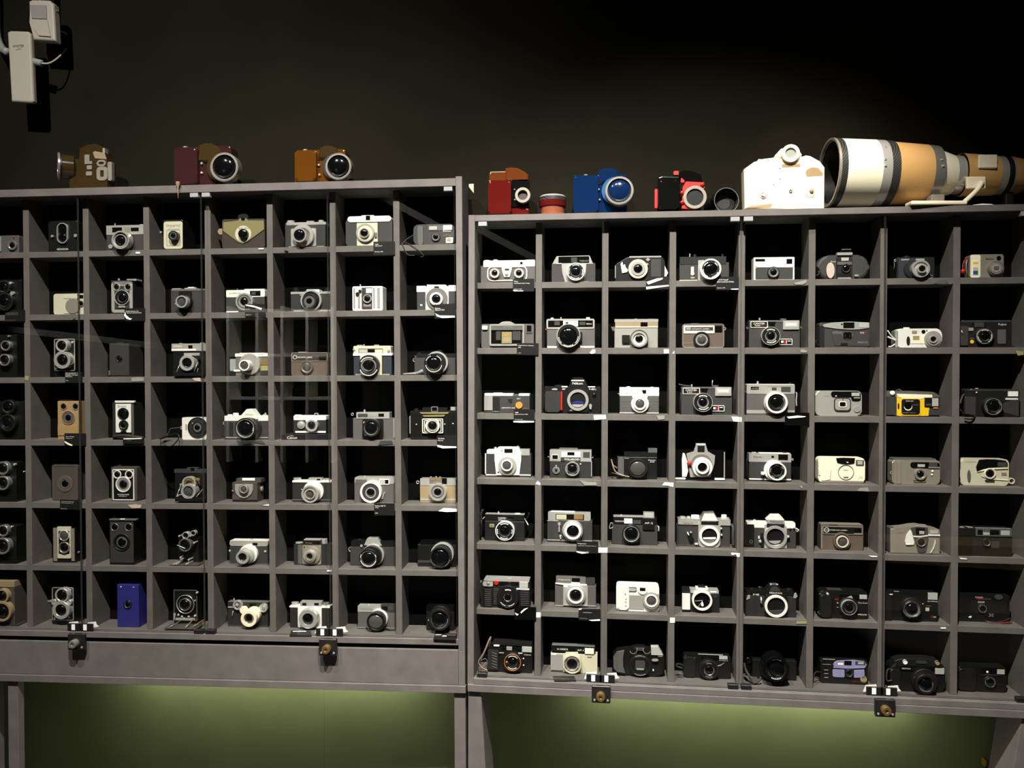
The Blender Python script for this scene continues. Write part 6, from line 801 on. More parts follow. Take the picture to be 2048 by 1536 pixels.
bx('top_plate', 'brs', 1116, 276, 1702, 300, .4, -36, 4); bx('name_band', 'blk', 1112, 294, 1712, 388, .8, -36, 4); tx('X-GREX', 'txt', 1186, 316, 1338, 344, 1.2); tx('AF-1', 'txt', 1464, 330, 1552, 358, 1.2); bx('flash_window', 'ivory', 1568, 318, 1692, 400, 3); bx('side_panel', 'lgr', 1104, 396, 1276, 622, 1); pl('centre_block', 'crm', [(1312, 372), (1474, 372), (1480, 400), (1512, 410), (1512, 642), (1268, 642), (1268, 420)], 4, -2); ln(1394, 540, [('crm', 124, 108, 2, 16), ('chp', 110, 78, 2, 14), ('sil', 80, 72, 2, 13), ('blk', 74, 0, 0, 8)], (66, 8.4)); mk(1394, 540, 94, 14, [(20, 50), (130, 160), (195, 220), (300, 330)], 14.3, 'dark'); bx('window', 'win', 1350, 316, 1440, 366, 1.6); bx('latch', 'chp', 1600, 424, 1662, 444, 1.4); bx('base_shade', 'dark', 1104, 620, 1270, 648, .8, r=4); bx('glint', 'wht', 1110, 384, 1180, 412, 1.6, r=10); kn('shutter_button', 'brs', 1230, 262, 1300, 284)
cam('R', 6, 'z', 'compact_camera', 'black bulging camera with grey grip and oval logo', (172, 330, 892, 705), 'blk', 46, poly=[(330, 700), (250, 660), (190, 640), (170, 560), (175, 430), (230, 360), (330, 340), (400, 335), (460, 315), (500, 300), (590, 300), (640, 325), (700, 340), (860, 390), (888, 480), (890, 620), (850, 690), (760, 700)], e=6)
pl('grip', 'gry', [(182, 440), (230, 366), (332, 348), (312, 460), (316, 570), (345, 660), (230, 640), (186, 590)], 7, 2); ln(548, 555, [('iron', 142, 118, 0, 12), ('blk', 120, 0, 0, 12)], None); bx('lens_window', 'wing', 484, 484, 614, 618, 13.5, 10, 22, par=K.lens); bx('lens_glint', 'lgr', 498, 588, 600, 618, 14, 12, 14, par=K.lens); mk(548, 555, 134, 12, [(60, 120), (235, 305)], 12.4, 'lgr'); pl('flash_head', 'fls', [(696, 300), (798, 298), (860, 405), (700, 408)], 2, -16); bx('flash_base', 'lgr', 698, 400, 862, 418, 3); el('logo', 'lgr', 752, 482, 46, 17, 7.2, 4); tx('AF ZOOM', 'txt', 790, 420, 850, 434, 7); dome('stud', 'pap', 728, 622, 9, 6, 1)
mk(455, 345, 46, 9, [(190, 350)], 7.4, 'lgr'); mk(640, 345, 46, 9, [(190, 350)], 7.4, 'lgr'); bx('finder_rim', 'lgr', 500, 318, 508, 356, 7.4, 4); bx('finder_rim', 'lgr', 586, 318, 594, 356, 7.4, 4); bx('finder_window', 'wing', 508, 320, 586, 356, 7, 3)
cam('R', 6, 'z', 'compact_camera', 'black compact with orange print and silver top line', (1140, 404, 1788, 728), 'blk', 42, rf=40, e=3)
bx('top_line', 'lgr', 1340, 400, 1682, 416, .6, -6, 4); bx('flash_window', 'fls', 1628, 424, 1742, 474, 2); tx('OLYMPUS', 'txt', 1626, 480, 1748, 494, 1.4); tx('AF ZOOM', 'lgr', 1212, 436, 1296, 466, 1.4); tx('SUPER', 'tan', 1212, 468, 1268, 478, 1.4); tx('MULTI', 'org', 1210, 490, 1292, 512, 1.4); ln(1490, 618, [('iron', 128, 108, 0, 18), ('blk', 110, 70, 0, 18), ('gloss', 72, 0, 0, 15)], (58, 15.4)); mk(1490, 618, 92, 10, [(70, 115), (240, 300)], 18.3, 'lgr'); pl('lens_swash', 'lgr', [(1590, 560), (1650, 545), (1700, 518), (1650, 558), (1600, 570)], 2); bx('grip', 'iron', 1150, 440, 1300, 715, 5, 0, 30, e=2); bx('window_panel', 'gloss', 1380, 420, 1620, 480, 1.2); stp([(1150, 560, -4), (1070, 530, 4), (1040, 560, 6), (1130, 590, 6)], 2, 'dgr'); stp([(1060, 660, 8), (1140, 668, 8)], 2.6, 'gry')
cam('R', 6, 'aa', 'slr_camera', 'black camera hidden behind one big dark lens', (170, 470, 770, 740), 'blk', 26, y=.05)
ln(470, 590, [('blk', 190, 0, 0, 22)], None, 'lens_mount'); ln(496, 604, [('gloss', 172, 146, 10, 60), ('blk', 148, 128, 6, 56), ('iron', 130, 118, 4, 52), ('blk', 120, 0, 0, 46)], (112, 46.6)); mk(496, 604, 134, 14, [(60, 115)], 56.2); mk(496, 604, 134, 12, [(240, 300)], 56.2); stp([(60, 520, 20), (80, 620, 30), (130, 700, 40), (180, 790, 44), (260, 760, 44), (285, 710, 40)], 3, 'dgr'); bx('strap_pad', 'gry', 165, 712, 236, 770, 46, 44, 4); dome('prism', 'gloss', 110, 480, 50, 0, 6); stp([(60, 560, 10), (120, 680, 30), (170, 730, 40)], 2.4, 'gry')
cam('R', 6, 'aa', 'compact_camera', 'black compact with lavender panels and round sticker', (1100, 468, 1742, 806), 'blk', 40, rf=26, e=2)
pl('upper_panel', 'lav', [(1272, 545), (1290, 510), (1330, 488), (1560, 480), (1700, 498), (1734, 545), (1700, 584), (1480, 582), (1290, 566)], 2.4); pl('upper_rim', 'lav', [(1275, 585), (1480, 598), (1700, 590), (1720, 572), (1480, 580), (1280, 570)], 3); bx('finder_window', 'win', 1424, 488, 1524, 552, 3); bx('flash_window', 'wing', 1574, 496, 1712, 548, 3, r=6); bx('flash_lens', 'fls', 1612, 506, 1690, 538, 3.4); bx('print', 'ivory', 1336, 518, 1412, 550, 2.8); bx('lower_panel', 'lav', 1266, 604, 1432, 716, 2.4, r=24); pl('lower_panel', 'lav', [(1538, 618), (1698, 612), (1704, 718), (1560, 722)], 2.4); bx('lens_panel', 'iron', 1428, 606, 1556, 722, 3); ln(1490, 660, [('iron', 52, 42, 2, 6), ('blk', 44, 0, 2, 4)], (38, 4.3)); p = dt('sticker', 'ylb', 1690, 746, 44, 2.4); mk(1690, 752, 22, 8, [(200, 340)], 2.8, 'dark')
bx('face_eye', 'dark', 1672, 720, 1682, 740, 2.8, 2, par=p); bx('face_eye', 'dark', 1698, 720, 1708, 740, 2.8, 2, par=p); tx('LIGHT 35', 'red', 1528, 760, 1642, 782, 1.4)
for y_ in (535, 612, 662, 714): bx('rib', 'lgr', 1150 if y_ > 540 else 1126, y_, 1206 if y_ > 540 else 1244, y_+9, 1.6)
bx('top_line', 'lgr', 1132, 466, 1300, 476, .6, -4)
stp([(1110, 650, -4), (1040, 640, 4), (1010, 700, 8), (1080, 728, 8)], 1.5, 'dgr')
cam('R', 6, 'bb', 'compact_camera', 'black rounded zoom compact with pale top buttons', (445, 380, 1058, 690), 'blk', 46, rf=70, e=5)
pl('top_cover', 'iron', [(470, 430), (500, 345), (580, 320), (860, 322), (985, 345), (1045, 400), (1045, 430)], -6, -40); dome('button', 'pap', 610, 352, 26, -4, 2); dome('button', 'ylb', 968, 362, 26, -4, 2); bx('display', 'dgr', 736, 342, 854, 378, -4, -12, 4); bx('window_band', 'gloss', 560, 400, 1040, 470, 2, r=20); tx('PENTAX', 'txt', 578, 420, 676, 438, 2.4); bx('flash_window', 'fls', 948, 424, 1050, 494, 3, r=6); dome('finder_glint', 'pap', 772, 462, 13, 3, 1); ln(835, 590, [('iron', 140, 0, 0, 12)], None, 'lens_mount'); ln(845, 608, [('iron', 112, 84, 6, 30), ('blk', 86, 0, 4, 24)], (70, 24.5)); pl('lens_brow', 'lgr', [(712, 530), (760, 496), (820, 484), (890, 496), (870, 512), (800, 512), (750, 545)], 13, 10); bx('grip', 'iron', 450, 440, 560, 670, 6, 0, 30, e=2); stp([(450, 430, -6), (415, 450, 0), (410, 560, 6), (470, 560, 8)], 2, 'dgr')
cam('R', 6, 'bb', 'compact_camera', 'dull black compact with grey flash', (1208, 396, 1742, 690), 'blk', 42, rf=30, e=3)
bx('flash_window', 'fls', 1638, 438, 1722, 496, 2); bx('window_band', 'gloss', 1460, 420, 1735, 500, 1.4, r=8); dome('finder_glint', 'pap', 1530, 468, 13, 1.6, 1); pl('brow', 'dgr', [(1450, 500), (1560, 494), (1700, 512), (1560, 506)], 2); bx('grip', 'iron', 1215, 430, 1400, 680, 5, 0, 30, e=2); ln(1560, 580, [('iron', 70, 56, 0, 4), ('blk', 58, 0, 0, 3)], (48, 3.3)); bx('button', 'lgr', 1260, 410, 1310, 422, -3, -8, 4); bx('line', 'dgr', 1500, 600, 1700, 608, .8)
# ---------------------------------------------------------------- caption cards on shelf edges
T = 'txt'
card('L', 0, 'C', 1115, 450, 1345, 590, [('Agfa', T, 1130, 472, 1170, 486), ('Agfa Isola II', T, 1130, 490, 1208, 502), ('Germany 1956', T, 1128, 552, 1218, 565)], 'black caption card under the silver-topped camera, left cabinet top row')
card('L', 1, 'D', 65, 615, 335, 770, [('Kodak Eastman Co.', 'gtx', 78, 646, 250, 662), ('Kodak Duaflex II', 'gtx', 80, 669, 240, 683), ('America 1950', 'gtx', 85, 747, 210, 757)], 'dim caption card under the twin-lens reflex at the photo edge')  # grey lettering carries the shade on this card in its colour
card('L', 1, 'D', 1700, 592, 1976, 762, [('Kodak Eastman Co.', T, 1722, 622, 1896, 638), ('Brownie Six-20 Model', T, 1735, 646, 1930, 659)], 'caption card with curled white corner below the silver-framed box camera', [[(1712, 640), (1720, 680), (1770, 725), (1808, 730), (1780, 752), (1730, 735), (1698, 690)]])
card('L', 1, 'E', 1535, 575, 1832, 757, [('Olympus', T, 1546, 638, 1612, 652), ('Japan', T, 1546, 722, 1630, 736)], 'caption card peeling up before the cream-topped half-frame camera', [[(1540, 578), (1660, 592), (1790, 636), (1770, 658), (1700, 626), (1560, 598)]])
card('L', 1, 'F', 1770, 425, 2006, 570, [('Dacora', T, 1780, 460, 1836, 474), ('Dacora CC Color', T, 1782, 478, 1882, 490)], 'caption card torn at the bottom under the white-fronted camera', [[(1780, 520), (1830, 545), (1990, 546), (1995, 566), (1860, 572), (1800, 555)]], tilt=-2)
card('L', 2, 'G', 888, 710, 1118, 856, [('ROLLEI MAGIC II', T, 895, 720, 1060, 734), ('Rolleiflex Twin Lens', T, 895, 742, 1060, 758), ('Reflex Camera', T, 895, 764, 986, 778), ('1960', T, 900, 820, 932, 832)], 'caption card below the chrome-outlined twin-lens reflex, left cabinet third row')
card('L', 3, 'J', 878, 660, 1168, 826, [('Ace Craigs', T, 900, 698, 1016, 714), ('England', T, 900, 722, 986, 735)], 'caption card with torn white edge below the orange-tan box camera', [[(884, 765), (930, 790), (995, 820), (985, 832), (930, 815), (888, 785)]])
card('L', 3, 'J', 1676, 728, 1962, 800, [('Kodak', 'gtx', 1740, 748, 1795, 760)], 'black card tipped forward under the upright white-faced box camera', [[(1690, 728), (1935, 722), (1938, 736), (1692, 742)]])
card('L', 3, 'L', 1800, 490, 2016, 626, [('Tischels', T, 1810, 516, 1880, 530), ('Merlin', T, 1810, 538, 1866, 550)], 'caption card with white torn foot under the art-deco camera', [[(1802, 592), (1870, 604), (2010, 608), (2012, 624), (1860, 628), (1806, 610)]])
card('L', 4, 'M', 820, 742, 1102, 888, [('Eastman Kodak Co.', T, 842, 764, 1012, 782), ('Kodak Hawkeye No. 2', T, 834, 786, 996, 802), ('America', T, 828, 862, 916, 876)], 'caption card pasted askew below the worn grey-brown box camera', tilt=2)
card('L', 4, 'O', 1122, 575, 1342, 706, [('Yashica Half 17', T, 1130, 594, 1246, 610), ('Yashica', T, 1132, 615, 1172, 626), ('1964', T, 1134, 674, 1162, 686)], 'caption card under the half-frame camera with bright lens ring')
card('R', 0, 'a', 628, 935, 938, 1116, [('Wray', T, 644, 962, 702, 986), ('Wray Stereo Graphic Camera', T, 644, 992, 876, 1010), ('England 1955', T, 644, 1080, 756, 1094)], 'caption card below the white-topped stereo camera', [[(630, 1098), (700, 1106), (780, 1104), (775, 1116), (640, 1116)]])
card('R', 0, 'b', 628, 842, 942, 1012, [], 'folded black caption card with white edges beside the torn-paper camera', [[(634, 915), (780, 866), (860, 858), (850, 880), (660, 950)], [(630, 980), (936, 955), (940, 972), (632, 1016)]])
card('R', 0, 'b', 1584, 845, 1896, 1022, [('Bell & Howell', T, 1600, 874, 1748, 894), ('Bell & Howell Auto 35 Reflex', T, 1600, 904, 1830, 920), ('America 1969', T, 1600, 988, 1706, 1002)], 'caption card below the dark camera with the silver lever', [[(1780, 1008), (1890, 1004), (1892, 1020), (1800, 1020)]])
card('R', 1, 'e', 688, 702, 1000, 880, [('Argus Stereo Camera', T, 704, 730, 932, 750), ('1990', T, 706, 760, 742, 774), ('Japan', T, 706, 842, 748, 854)], 'caption card below the grey stereo camera with the yellow panel', tilt=.8)
card('R', 2, 'i', 640, 650, 942, 842, [('Agfa', T, 656, 684, 708, 706), ('Agfamatic Pocket 4008', T, 656, 714, 844, 730), ('Germany 1975', T, 656, 790, 768, 804)], 'caption card with white torn foot below the flat pocket camera', [[(632, 820), (760, 816), (938, 820), (938, 838), (760, 844), (640, 838)]])
card('R', 2, 'k', 614, 648, 946, 828, [], 'blank black card curling forward beside the thick-lensed silver rangefinder', [[(640, 706), (780, 690), (900, 700), (880, 712), (660, 730)]], mt='gloss')
card('R', 4, 'q', 1558, 675, 1876, 856, [('Voigtlander', T, 1574, 704, 1704, 724), ('Voigtlander Vitomatic Camera', T, 1574, 736, 1850, 754), ('Germany 1958', T, 1610, 822, 1730, 836)], 'caption card below the camera with the amber window', [[(1560, 818), (1640, 836), (1740, 844), (1640, 858), (1562, 838)]])
card('R', 5, 'u', 650, 682, 966, 882, [], 'peeling black card with white fold below the red-dot camera', [[(738, 762), (790, 715), (850, 698), (800, 735), (750, 780)], [(660, 770), (690, 788), (712, 790), (692, 815), (664, 790)]], mt='gloss')
card('R', 5, 'u', 1588, 712, 1908, 892, [('ACHROMAT', T, 1650, 762, 1784, 776), ('Germany', T, 1606, 848, 1716, 860)], 'crumpled black caption card below the white-script camera', [[(1592, 712), (1640, 710), (1625, 724), (1594, 730)], [(1740, 878), (1900, 866), (1904, 888), (1780, 890)]])
def flatcard(cab, zk, P, lines, look):
    """card lying on the cabinet floor"""
    F = FRM[cab]; z = shelfz(cab, 6); Q = [unz(F, *zp(zk, a, b), z+.0015) for a, b in P]; c = sum(Q, Vector())/4
    M = F @ Matrix.Translation((c.x, c.y, z)); r = empty('caption_card', M); tag(r, look, 'caption card', 'caption cards lying on the cabinet floors')
    V = [(q.x-c.x, q.y-c.y, .0002) for q in Q]+[(q.x-c.x, q.y-c.y, .0024) for q in Q]
    link('card', mesh(V, [(0, 3, 2, 1), (4, 5, 6, 7), (0, 1, 5, 4), (1, 2, 6, 5), (2, 3, 7, 6), (3, 0, 4, 7)]), 'card', r, M)
    for a0, b0, a1, b1 in lines:
        W = [unz(F, *zp(zk, a, b), z+.0026) for a, b in ((a0, b1), (a1, b1), (a1, b0), (a0, b0))]
        link('lettering', mesh([(q.x-c.x, q.y-c.y, .0027) for q in W], [(0, 1, 2, 3)]), 'txt', r, M)
flatcard('L', 'U', [(200, 570), (425, 574), (420, 524), (222, 516)], [(232, 522, 370, 530)], 'black card lying flat before the camera with the bulging polished lens')
flatcard('L', 'U', [(1672, 606), (1905, 612), (1900, 556), (1690, 550)], [(1695, 558, 1755, 564), (1765, 568, 1895, 578)], 'black card lying flat before the black camera in shadow')
flatcard('R', 'y', [(1150, 764), (1452, 768), (1420, 700), (1132, 698)], [], 'black card lying flat before the cream camera with the empty lens ring')
# ---------------------------------------------------------------- things standing on the cabinets
ZW.update(T1=(80, 260, 400), T2=(560, 260, 400), T3=(940, 310, 350), T4=(1290, 260, 390), T5=(1620, 260, 428), W1=(0, 0, 533.33))
def top(cab, zk, name, look, box, mt, th, y, yaw=0, rf=0, e=3, body=True, poly=None, cat='camera'):
    global K
    K = Cam(); K.zk = zk; F = FRM[cab]; zt = .7990 if cab == 'L' else .7000; px, py = zp(zk, (box[0]+box[2])/2, box[3]); x = un(F, px, py, y).x
    K.M = F @ Matrix.Translation((x, y, zt)) @ Matrix.Rotation(math.radians(yaw), 4, 'Z'); K.y = .3; K.th = th/1000; K.root = empty(name, K.M); tag(K.root, look, cat, 'cameras on top of the cabinets' if cat == 'camera' else None); K.lens = None; K.ls = 1
    if body:
        if poly: P = [pt(a, b, 0) for a, b in poly]; zm = min(p[1] for p in P); P = [(a, 0 if b < zm+.004 else b) for a, b in P]
        else: x0, z1 = pt(box[0], box[1], 0); x1, z0 = pt(box[2], box[3], 0); P = rrect(x0, 0, x1, z1, ml(rf))
        link('body', prism(P, 0, K.th, e/1000, 3, True), mt, K.root, K.M)
# brown resin reflex, turned so its back shows and the lens points left
top('L', 'T1', 'resin_camera', 'brown translucent camera model with its lens pointing left', (300, 300, 690, 590), 'resinbrn', 46, .035, 0, 30)
pl('prism', 'resinbrn', [(385, 330), (400, 190), (470, 150), (560, 140), (630, 165), (660, 200), (690, 330)], -4, -42, 3); ln_pts = [(u_, w_) for u_, w_ in [pt(205, 372, 40)]]
def sidelens(prof_mats, y0, zc, x0, sgn=-1, par=None, tilt=0):
    """rings stacked along local x from x0 outward (sgn): (material, radius, inner, from, to) in metres"""
    topo = None
    for mt, R, r, a, b in prof_mats:
        M2 = K.M @ Matrix.Translation((x0, y0, zc)) @ Matrix.Rotation(math.radians(tilt), 4, 'Z') @ Matrix.Rotation(sgn*math.pi/2, 4, 'Y')
        pr = [(R, a), (R, b-.001), (R-.001, b)] + ([(r, b), (r, a)] if r else [(0, b)])
        o = link('lens' if topo is None else 'lens_ring', lathe(pr, 0, 0, 40, 'z'), mt, topo or K.root, M2)
        if topo is None: topo = o
    return topo
u, w_ = pt(300, 375, 0); sidelens([('resinbrn', .034, 0, -.004, .026), ('iron', .036, .03, .026, .030), ('brs', .0385, .031, .030, .036), ('dgr', .031, 0, .02, .0305)], .012, w_, u, -1, tilt=34)
for q in ((455, 252, 505, 348), (505, 318, 532, 348), (470, 425, 530, 465), (478, 362, 530, 402)): bx('metal_plate', 'chp', *q, 2, -1, 6)
rr('metal_ring', 'chp', 580, 308, 672, 370, 18, 2.4, 0, 30); rr('metal_frame', 'chp', 578, 376, 690, 515, 36, 2.4, 0, 8); bx('metal_bar', 'chp', 692, 326, 736, 516, -2, -16, 12); pl('metal_plate', 'kha', [(540, 230), (560, 215), (660, 235), (680, 300), (560, 290)], 1); bx('shoe', 'lgr', 640, 185, 664, 235, -2, -20)
# plum resin camera
def slr_model(cab, zk, look, grip, prism, mats, lc, lr, y, studs=(), deep=46, lens=True):
    x0, y0, x1, y1 = grip; body = (x0, y0, lc[0]+lr*.55, y1); top(cab, zk, 'resin_camera', look, body, mats[0], deep, y, 0, 24, 4)
    bx('grip', mats[0], x0, y0, x1, y1-3, 14, -24, 30, e=11); pl('prism', mats[1], prism, 8, -36, 6); kn('shutter_button', 'chp', (x0+x1)/2-25, y0-8, (x0+x1)/2+25, y0+6, -2)
    if lens: ln(lc[0]-lr*.28, lc[1]+lr*.02, [(mats[2], lr*.98, 0, 0, 12)], None, 'lens_mount'); ln(*lc, [('brs', lr, lr*.86, 4, 30), (mats[3], lr*.97, lr*.9, 2, 26), ('chp', lr*.92, lr*.84, 8, 31), ('blk', lr*.88, 0, 0, 22)], (lr*.78, 22.5, mats[4]))
    for a, b in studs: dome('stud', 'chr', a, b, 13, 3, 4)
slr_model('L', 'T1', 'plum-brown translucent camera model with big dark lens', (1372, 180, 1610, 552), [(1600, 330), (1618, 150), (1680, 130), (1740, 132), (1820, 165), (1850, 250), (1850, 330)], ('resinplm', 'resinbrn', 'resinbrn', 'brs', 'gls'), (1885, 378), 138, .02, ((1655, 205), (1655, 345), (1655, 440)))
slr_model('L', 'T2', 'amber translucent camera model with black lens', (150, 210, 370, 522), [(385, 300), (395, 190), (440, 158), (520, 156), (580, 185), (602, 230), (602, 300)], ('resinamb', 'resinbrn', 'blk', 'blk', 'gls'), (597, 372), 132, .02, ((398, 360), (404, 460)))
slr_model('R', 'T3', 'blue translucent camera model with bright rimmed lens', (1210, 240, 1500, 668), [(1470, 330), (1490, 190), (1560, 150), (1640, 146), (1720, 170), (1755, 230), (1755, 330)], ('resinblu', 'resinblu', 'resinsky', 'resinsky', 'resinblu'), (1748, 415), 160, .02, ((1508, 245), (1508, 405), (1518, 525)))
# red and orange camera with a bare mount
top('R', 'T3', 'resin_camera', 'red and orange translucent camera model with empty white mount ring', (212, 205, 690, 688), 'resinred', 50, .02, 0, 20, 4, poly=[(212, 688), (212, 290), (500, 290), (500, 560), (690, 630), (690, 688)])
bx('upper_body', 'resinorg', 225, 205, 600, 300, -2, -44, 24, e=3); pl('prism', 'resinorg', [(415, 300), (412, 155), (480, 142), (560, 152), (640, 195), (682, 230), (682, 320)], 4, -34, 3); bx('mount_block', 'gloss', 486, 290, 690, 600, 4, -26, 10); ln(616, 468, [('chp', 88, 56, 0, 18), ('dbr', 60, 0, 0, 9)], None, 'lens_mount'); bx('grip', 'resinred', 214, 300, 480, 682, 14, -18, 30, e=10); dome('stud', 'chr', 528, 525, 12, 4, 4); dome('stud', 'chr', 522, 405, 10, 4, 4); bx('gilt_edge', 'gold', 235, 196, 450, 214, -8, -36, 8)
# lens standing on its face
top('R', 'T3', 'loose_lens', 'small red and peach lens standing upright between camera models', (800, 440, 1114, 672), 'resinpch', 10, .03, 0, body=False, cat='lens')
a, z1 = pt(800, 520, 0); b, _ = pt(1114, 520, 0); R = (b-a)/2; z2 = pt(950, 470, 0)[1]; z3 = pt(950, 448, 0)[1]
p = link('lens', lathe([(R*.97, 0), (R*.97, z1*.3), (R*.9, z1*.35), (R*.9, z1*.75), (R, z1*.8), (R, z1*1.0), (0, z1*1.0)], (a+b)/2, R, 40, 'z'), 'resinpch', K.root, K.M)
link('red_band', lathe([(R*1.01, z1*.72), (R*1.01, z1*1.02), (R*.9, z1*1.03)], (a+b)/2, R, 40, 'z'), 'resinred', p, K.M); link('grip_band', lathe([(R*1.02, z1*1.02), (R*1.02, z2), (R*.96, z2)], (a+b)/2, R, 40, 'z'), 'carbon', p, K.M); link('rim', lathe([(R*1.02, z2), (R, z2+.002), (R*.9, z3), (0, z3)], (a+b)/2, R, 40, 'z'), 'chr', p, K.M)
# black and red camera with a fallen lens
top('R', 'T4', 'cutaway_camera', 'glossy black camera with red lens surround', (130, 490, 620, 836), 'gloss', 48, .03, 0, 24, 4, poly=[(130, 836), (135, 495), (180, 480), (365, 485), (380, 836)])
pl('prism', 'gloss', [(352, 490), (365, 440), (420, 418), (500, 428), (590, 470), (602, 545), (420, 548)], 2, -36, 3); pl('red_surround', 'red', [(395, 600), (430, 540), (620, 548), (628, 610), (560, 650), (480, 830), (385, 825)], 4, -22); ln(525, 705, [('chp', 122, 88, 2, 10), ('blk', 92, 0, 0, 5)], None, 'lens_mount'); bx('grip', 'gloss', 138, 510, 358, 828, 14, -16, 40, e=10)
for q in ((300, 430, 355, 470), (376, 505, 415, 552)): bx('red_lug', 'red', *q, 2, -10, 8)
for a, b in ((390, 660), (392, 760), (602, 575)): dome('red_stud', 'red', a, b, 22, 6, 4); dome('stud_hole', 'blk', a, b, 8, 9.5, 1)
bx('red_back', 'red', 102, 620, 130, 820, -6, -30, 6)
top('R', 'T4', 'loose_lens', 'black barrel lens lying on its side beside the red-fronted camera', (495, 540, 960, 838), 'blk', 10, .012, 0, body=False, cat='lens')
u, _ = pt(830, 690, 0); R = ml(134); p = None
for mt, R_, r_, a, b in (('gloss', R, R*.93, -.028, 0), ('brs', R*1.0, R*.95, 0, .0012), ('blk', R*.85, 0, -.10, -.028), ('iron', R*.9, R*.55, -.03, -.022), ('wing', R*.6, 0, -.03, -.024)):
    M2 = K.M @ Matrix.Translation((u+.006, 0, R+.0005)) @ Matrix.Rotation(math.radians(12), 4, 'Z') @ Matrix.Rotation(math.pi/2, 4, 'X')
    pr = [(R_, a), (R_, b)]+([(r_, b), (r_, a)] if r_ else [(R_*.8, b), (0, b)])+([(0, a)] if 0 else [])
    o = link('lens_barrel' if p is None else 'lens_ring', lathe(pr, 0, 0, 44, 'z'), mt, p or K.root, M2); p = p or o
# cream camera seen from behind
top('R', 'T4', 'display_camera', 'big cream camera model seen from its back', (1040, 280, 1888, 828), 'bone', 52, .0, 0, 0, 5, poly=[(1048, 828), (1038, 410), (1110, 360), (1150, 330), (1200, 325), (1240, 300), (1360, 285), (1440, 300), (1620, 305), (1690, 262), (1740, 270), (1840, 325), (1890, 390), (1886, 828)])
pl('prism_hood', 'bone', [(1365, 290), (1365, 265), (1430, 195), (1520, 170), (1610, 190), (1650, 260), (1620, 310)], -4, -40, 3); ln(1532, 242, [('ivory', 92, 56, 0, 10), ('plasticg', 58, 0, 0, 5)], None, 'eyepiece', 'eyepiece_glass'); bx('slot', 'tan', 1438, 360, 1628, 388, .6, -1); pl('thumb_hollow', 'tan', [(1686, 450), (1700, 415), (1760, 390), (1820, 400), (1866, 450), (1868, 480), (1700, 490)], .5); ln(1245, 684, [('bone', 34, 26, 0, 3), ('tan', 26, 0, 0, 2)], None, 'knob_recess', 'knob_ring'); pl('knob', 'bone', [(1220, 690), (1250, 655), (1285, 670), (1265, 700)], 5); ln(1530, 640, [('chp', 17, 10, 0, 3), ('tan', 11, 0, 0, 1.5)], None, 'socket', 'socket_ring'); dome('button', 'tan', 1750, 642, 22, 1, 5); mk(1735, 660, 44, 7, [(190, 350)], 1.2, 'tan'); pl('wedge', 'tan', [(1060, 820), (1100, 800), (1340, 772), (1320, 810)], .8)
for a, b in ((1352, 574), (1418, 405), (1420, 515)): dome('screw', 'gry', a, b, 6, .4, .6)
# giant telephoto lens lying on its side, front to the left
K = Cam(); K.zk = 'T5'; K.y = .3; K.th = .1
GX, GY, GZ = un(FR, *zp('T5', 172, 385), .012).x, .012, .7000
R0 = .086; K.M = FR @ Matrix.Translation((GX, GY, GZ)); K.root = empty('telephoto_lens', K.M); tag(K.root, 'giant cream and tan telephoto lens lying along the cabinet top', 'lens'); K.lens = None; K.ls = 1
GA = math.radians(5.5); GT = math.radians(1.2); ZX = .0985
def gseg(name, mt, xa, xb, ra, rb, rin=None, par=None, zc=None):
    M2 = K.M @ Matrix.Translation((0, 0, ZX)) @ Matrix.Rotation(GA, 4, 'Z') @ Matrix.Rotation(GT, 4, 'Y') @ Matrix.Rotation(math.pi/2, 4, 'Y')
    pr = ([(rin, xa+.05), (rin, xa)] if rin else [])+[(ra, xa), (rb, xb)]+[(rb*.9, xb)]
    return link(name, lathe(pr, 0, 0, 56, 'z'), mt, par or K.root, M2)
SEG = [('front_rim', 'chp', 0, 0.006, 0.0866, 0.0866, 0.0815), ('grip_band', 'carbon', 0.006, 0.0217, 0.0862, 0.0858, None), ('hood', 'ivory', 0.0217, 0.108, 0.0854, 0.084, None), ('steel_band', 'sil', 0.108, 0.131, 0.0842, 0.0832, None), ('grip_band', 'carbon', 0.131, 0.152, 0.0826, 0.0815, None), ('barrel', 'beige', 0.152, 0.24, 0.0795, 0.074, None), ('steel_band', 'brs', 0.24, 0.267, 0.0742, 0.0715, None), ('cone', 'ivory', 0.267, 0.309, 0.064, 0.05, None), ('steel_band', 'sil', 0.309, 0.331, 0.049, 0.048, None), ('barrel', 'beige', 0.331, 0.416, 0.0545, 0.05, None), ('steel_band', 'sil', 0.416, 0.434, 0.0492, 0.0486, None), ('grip_band', 'iron', 0.434, 0.447, 0.0495, 0.0495, None), ('steel_band', 'sil', 0.447, 0.452, 0.0485, 0.0482, None), ('barrel', 'beige', 0.452, 0.481, 0.0488, 0.044, None), ('steel_band', 'sil', 0.481, 0.506, 0.041, 0.0385, None), ('grip_band', 'iron', 0.506, 0.516, 0.0395, 0.0395, None), ('mount', 'brs', 0.516, 0.6, 0.0375, 0.037, None)]
first = None
for nme, mt, xa, xb, ra, rb, rin in SEG:
    o = gseg(nme, mt, xa, xb, ra, rb, rin); first = first or o
gseg('dark_interior', 'blk', .004, .24, .0815, .06); gseg('front_glass', 'gls', .15, .151, .074, .02)
RG = K.M @ Matrix.Rotation(GA, 4, 'Z')
def axz(x): return ZX - x*math.sin(GT)
link('rating_plate', boxme(.352, .398, -.058, -.050, axz(.37)+.004, axz(.37)+.038, .002), 'bone', K.root, RG)
link('foot_bracket', boxme(.325, .372, -.054, -.044, axz(.35)-.046, axz(.35)-.016, .002), 'bone', K.root, RG)
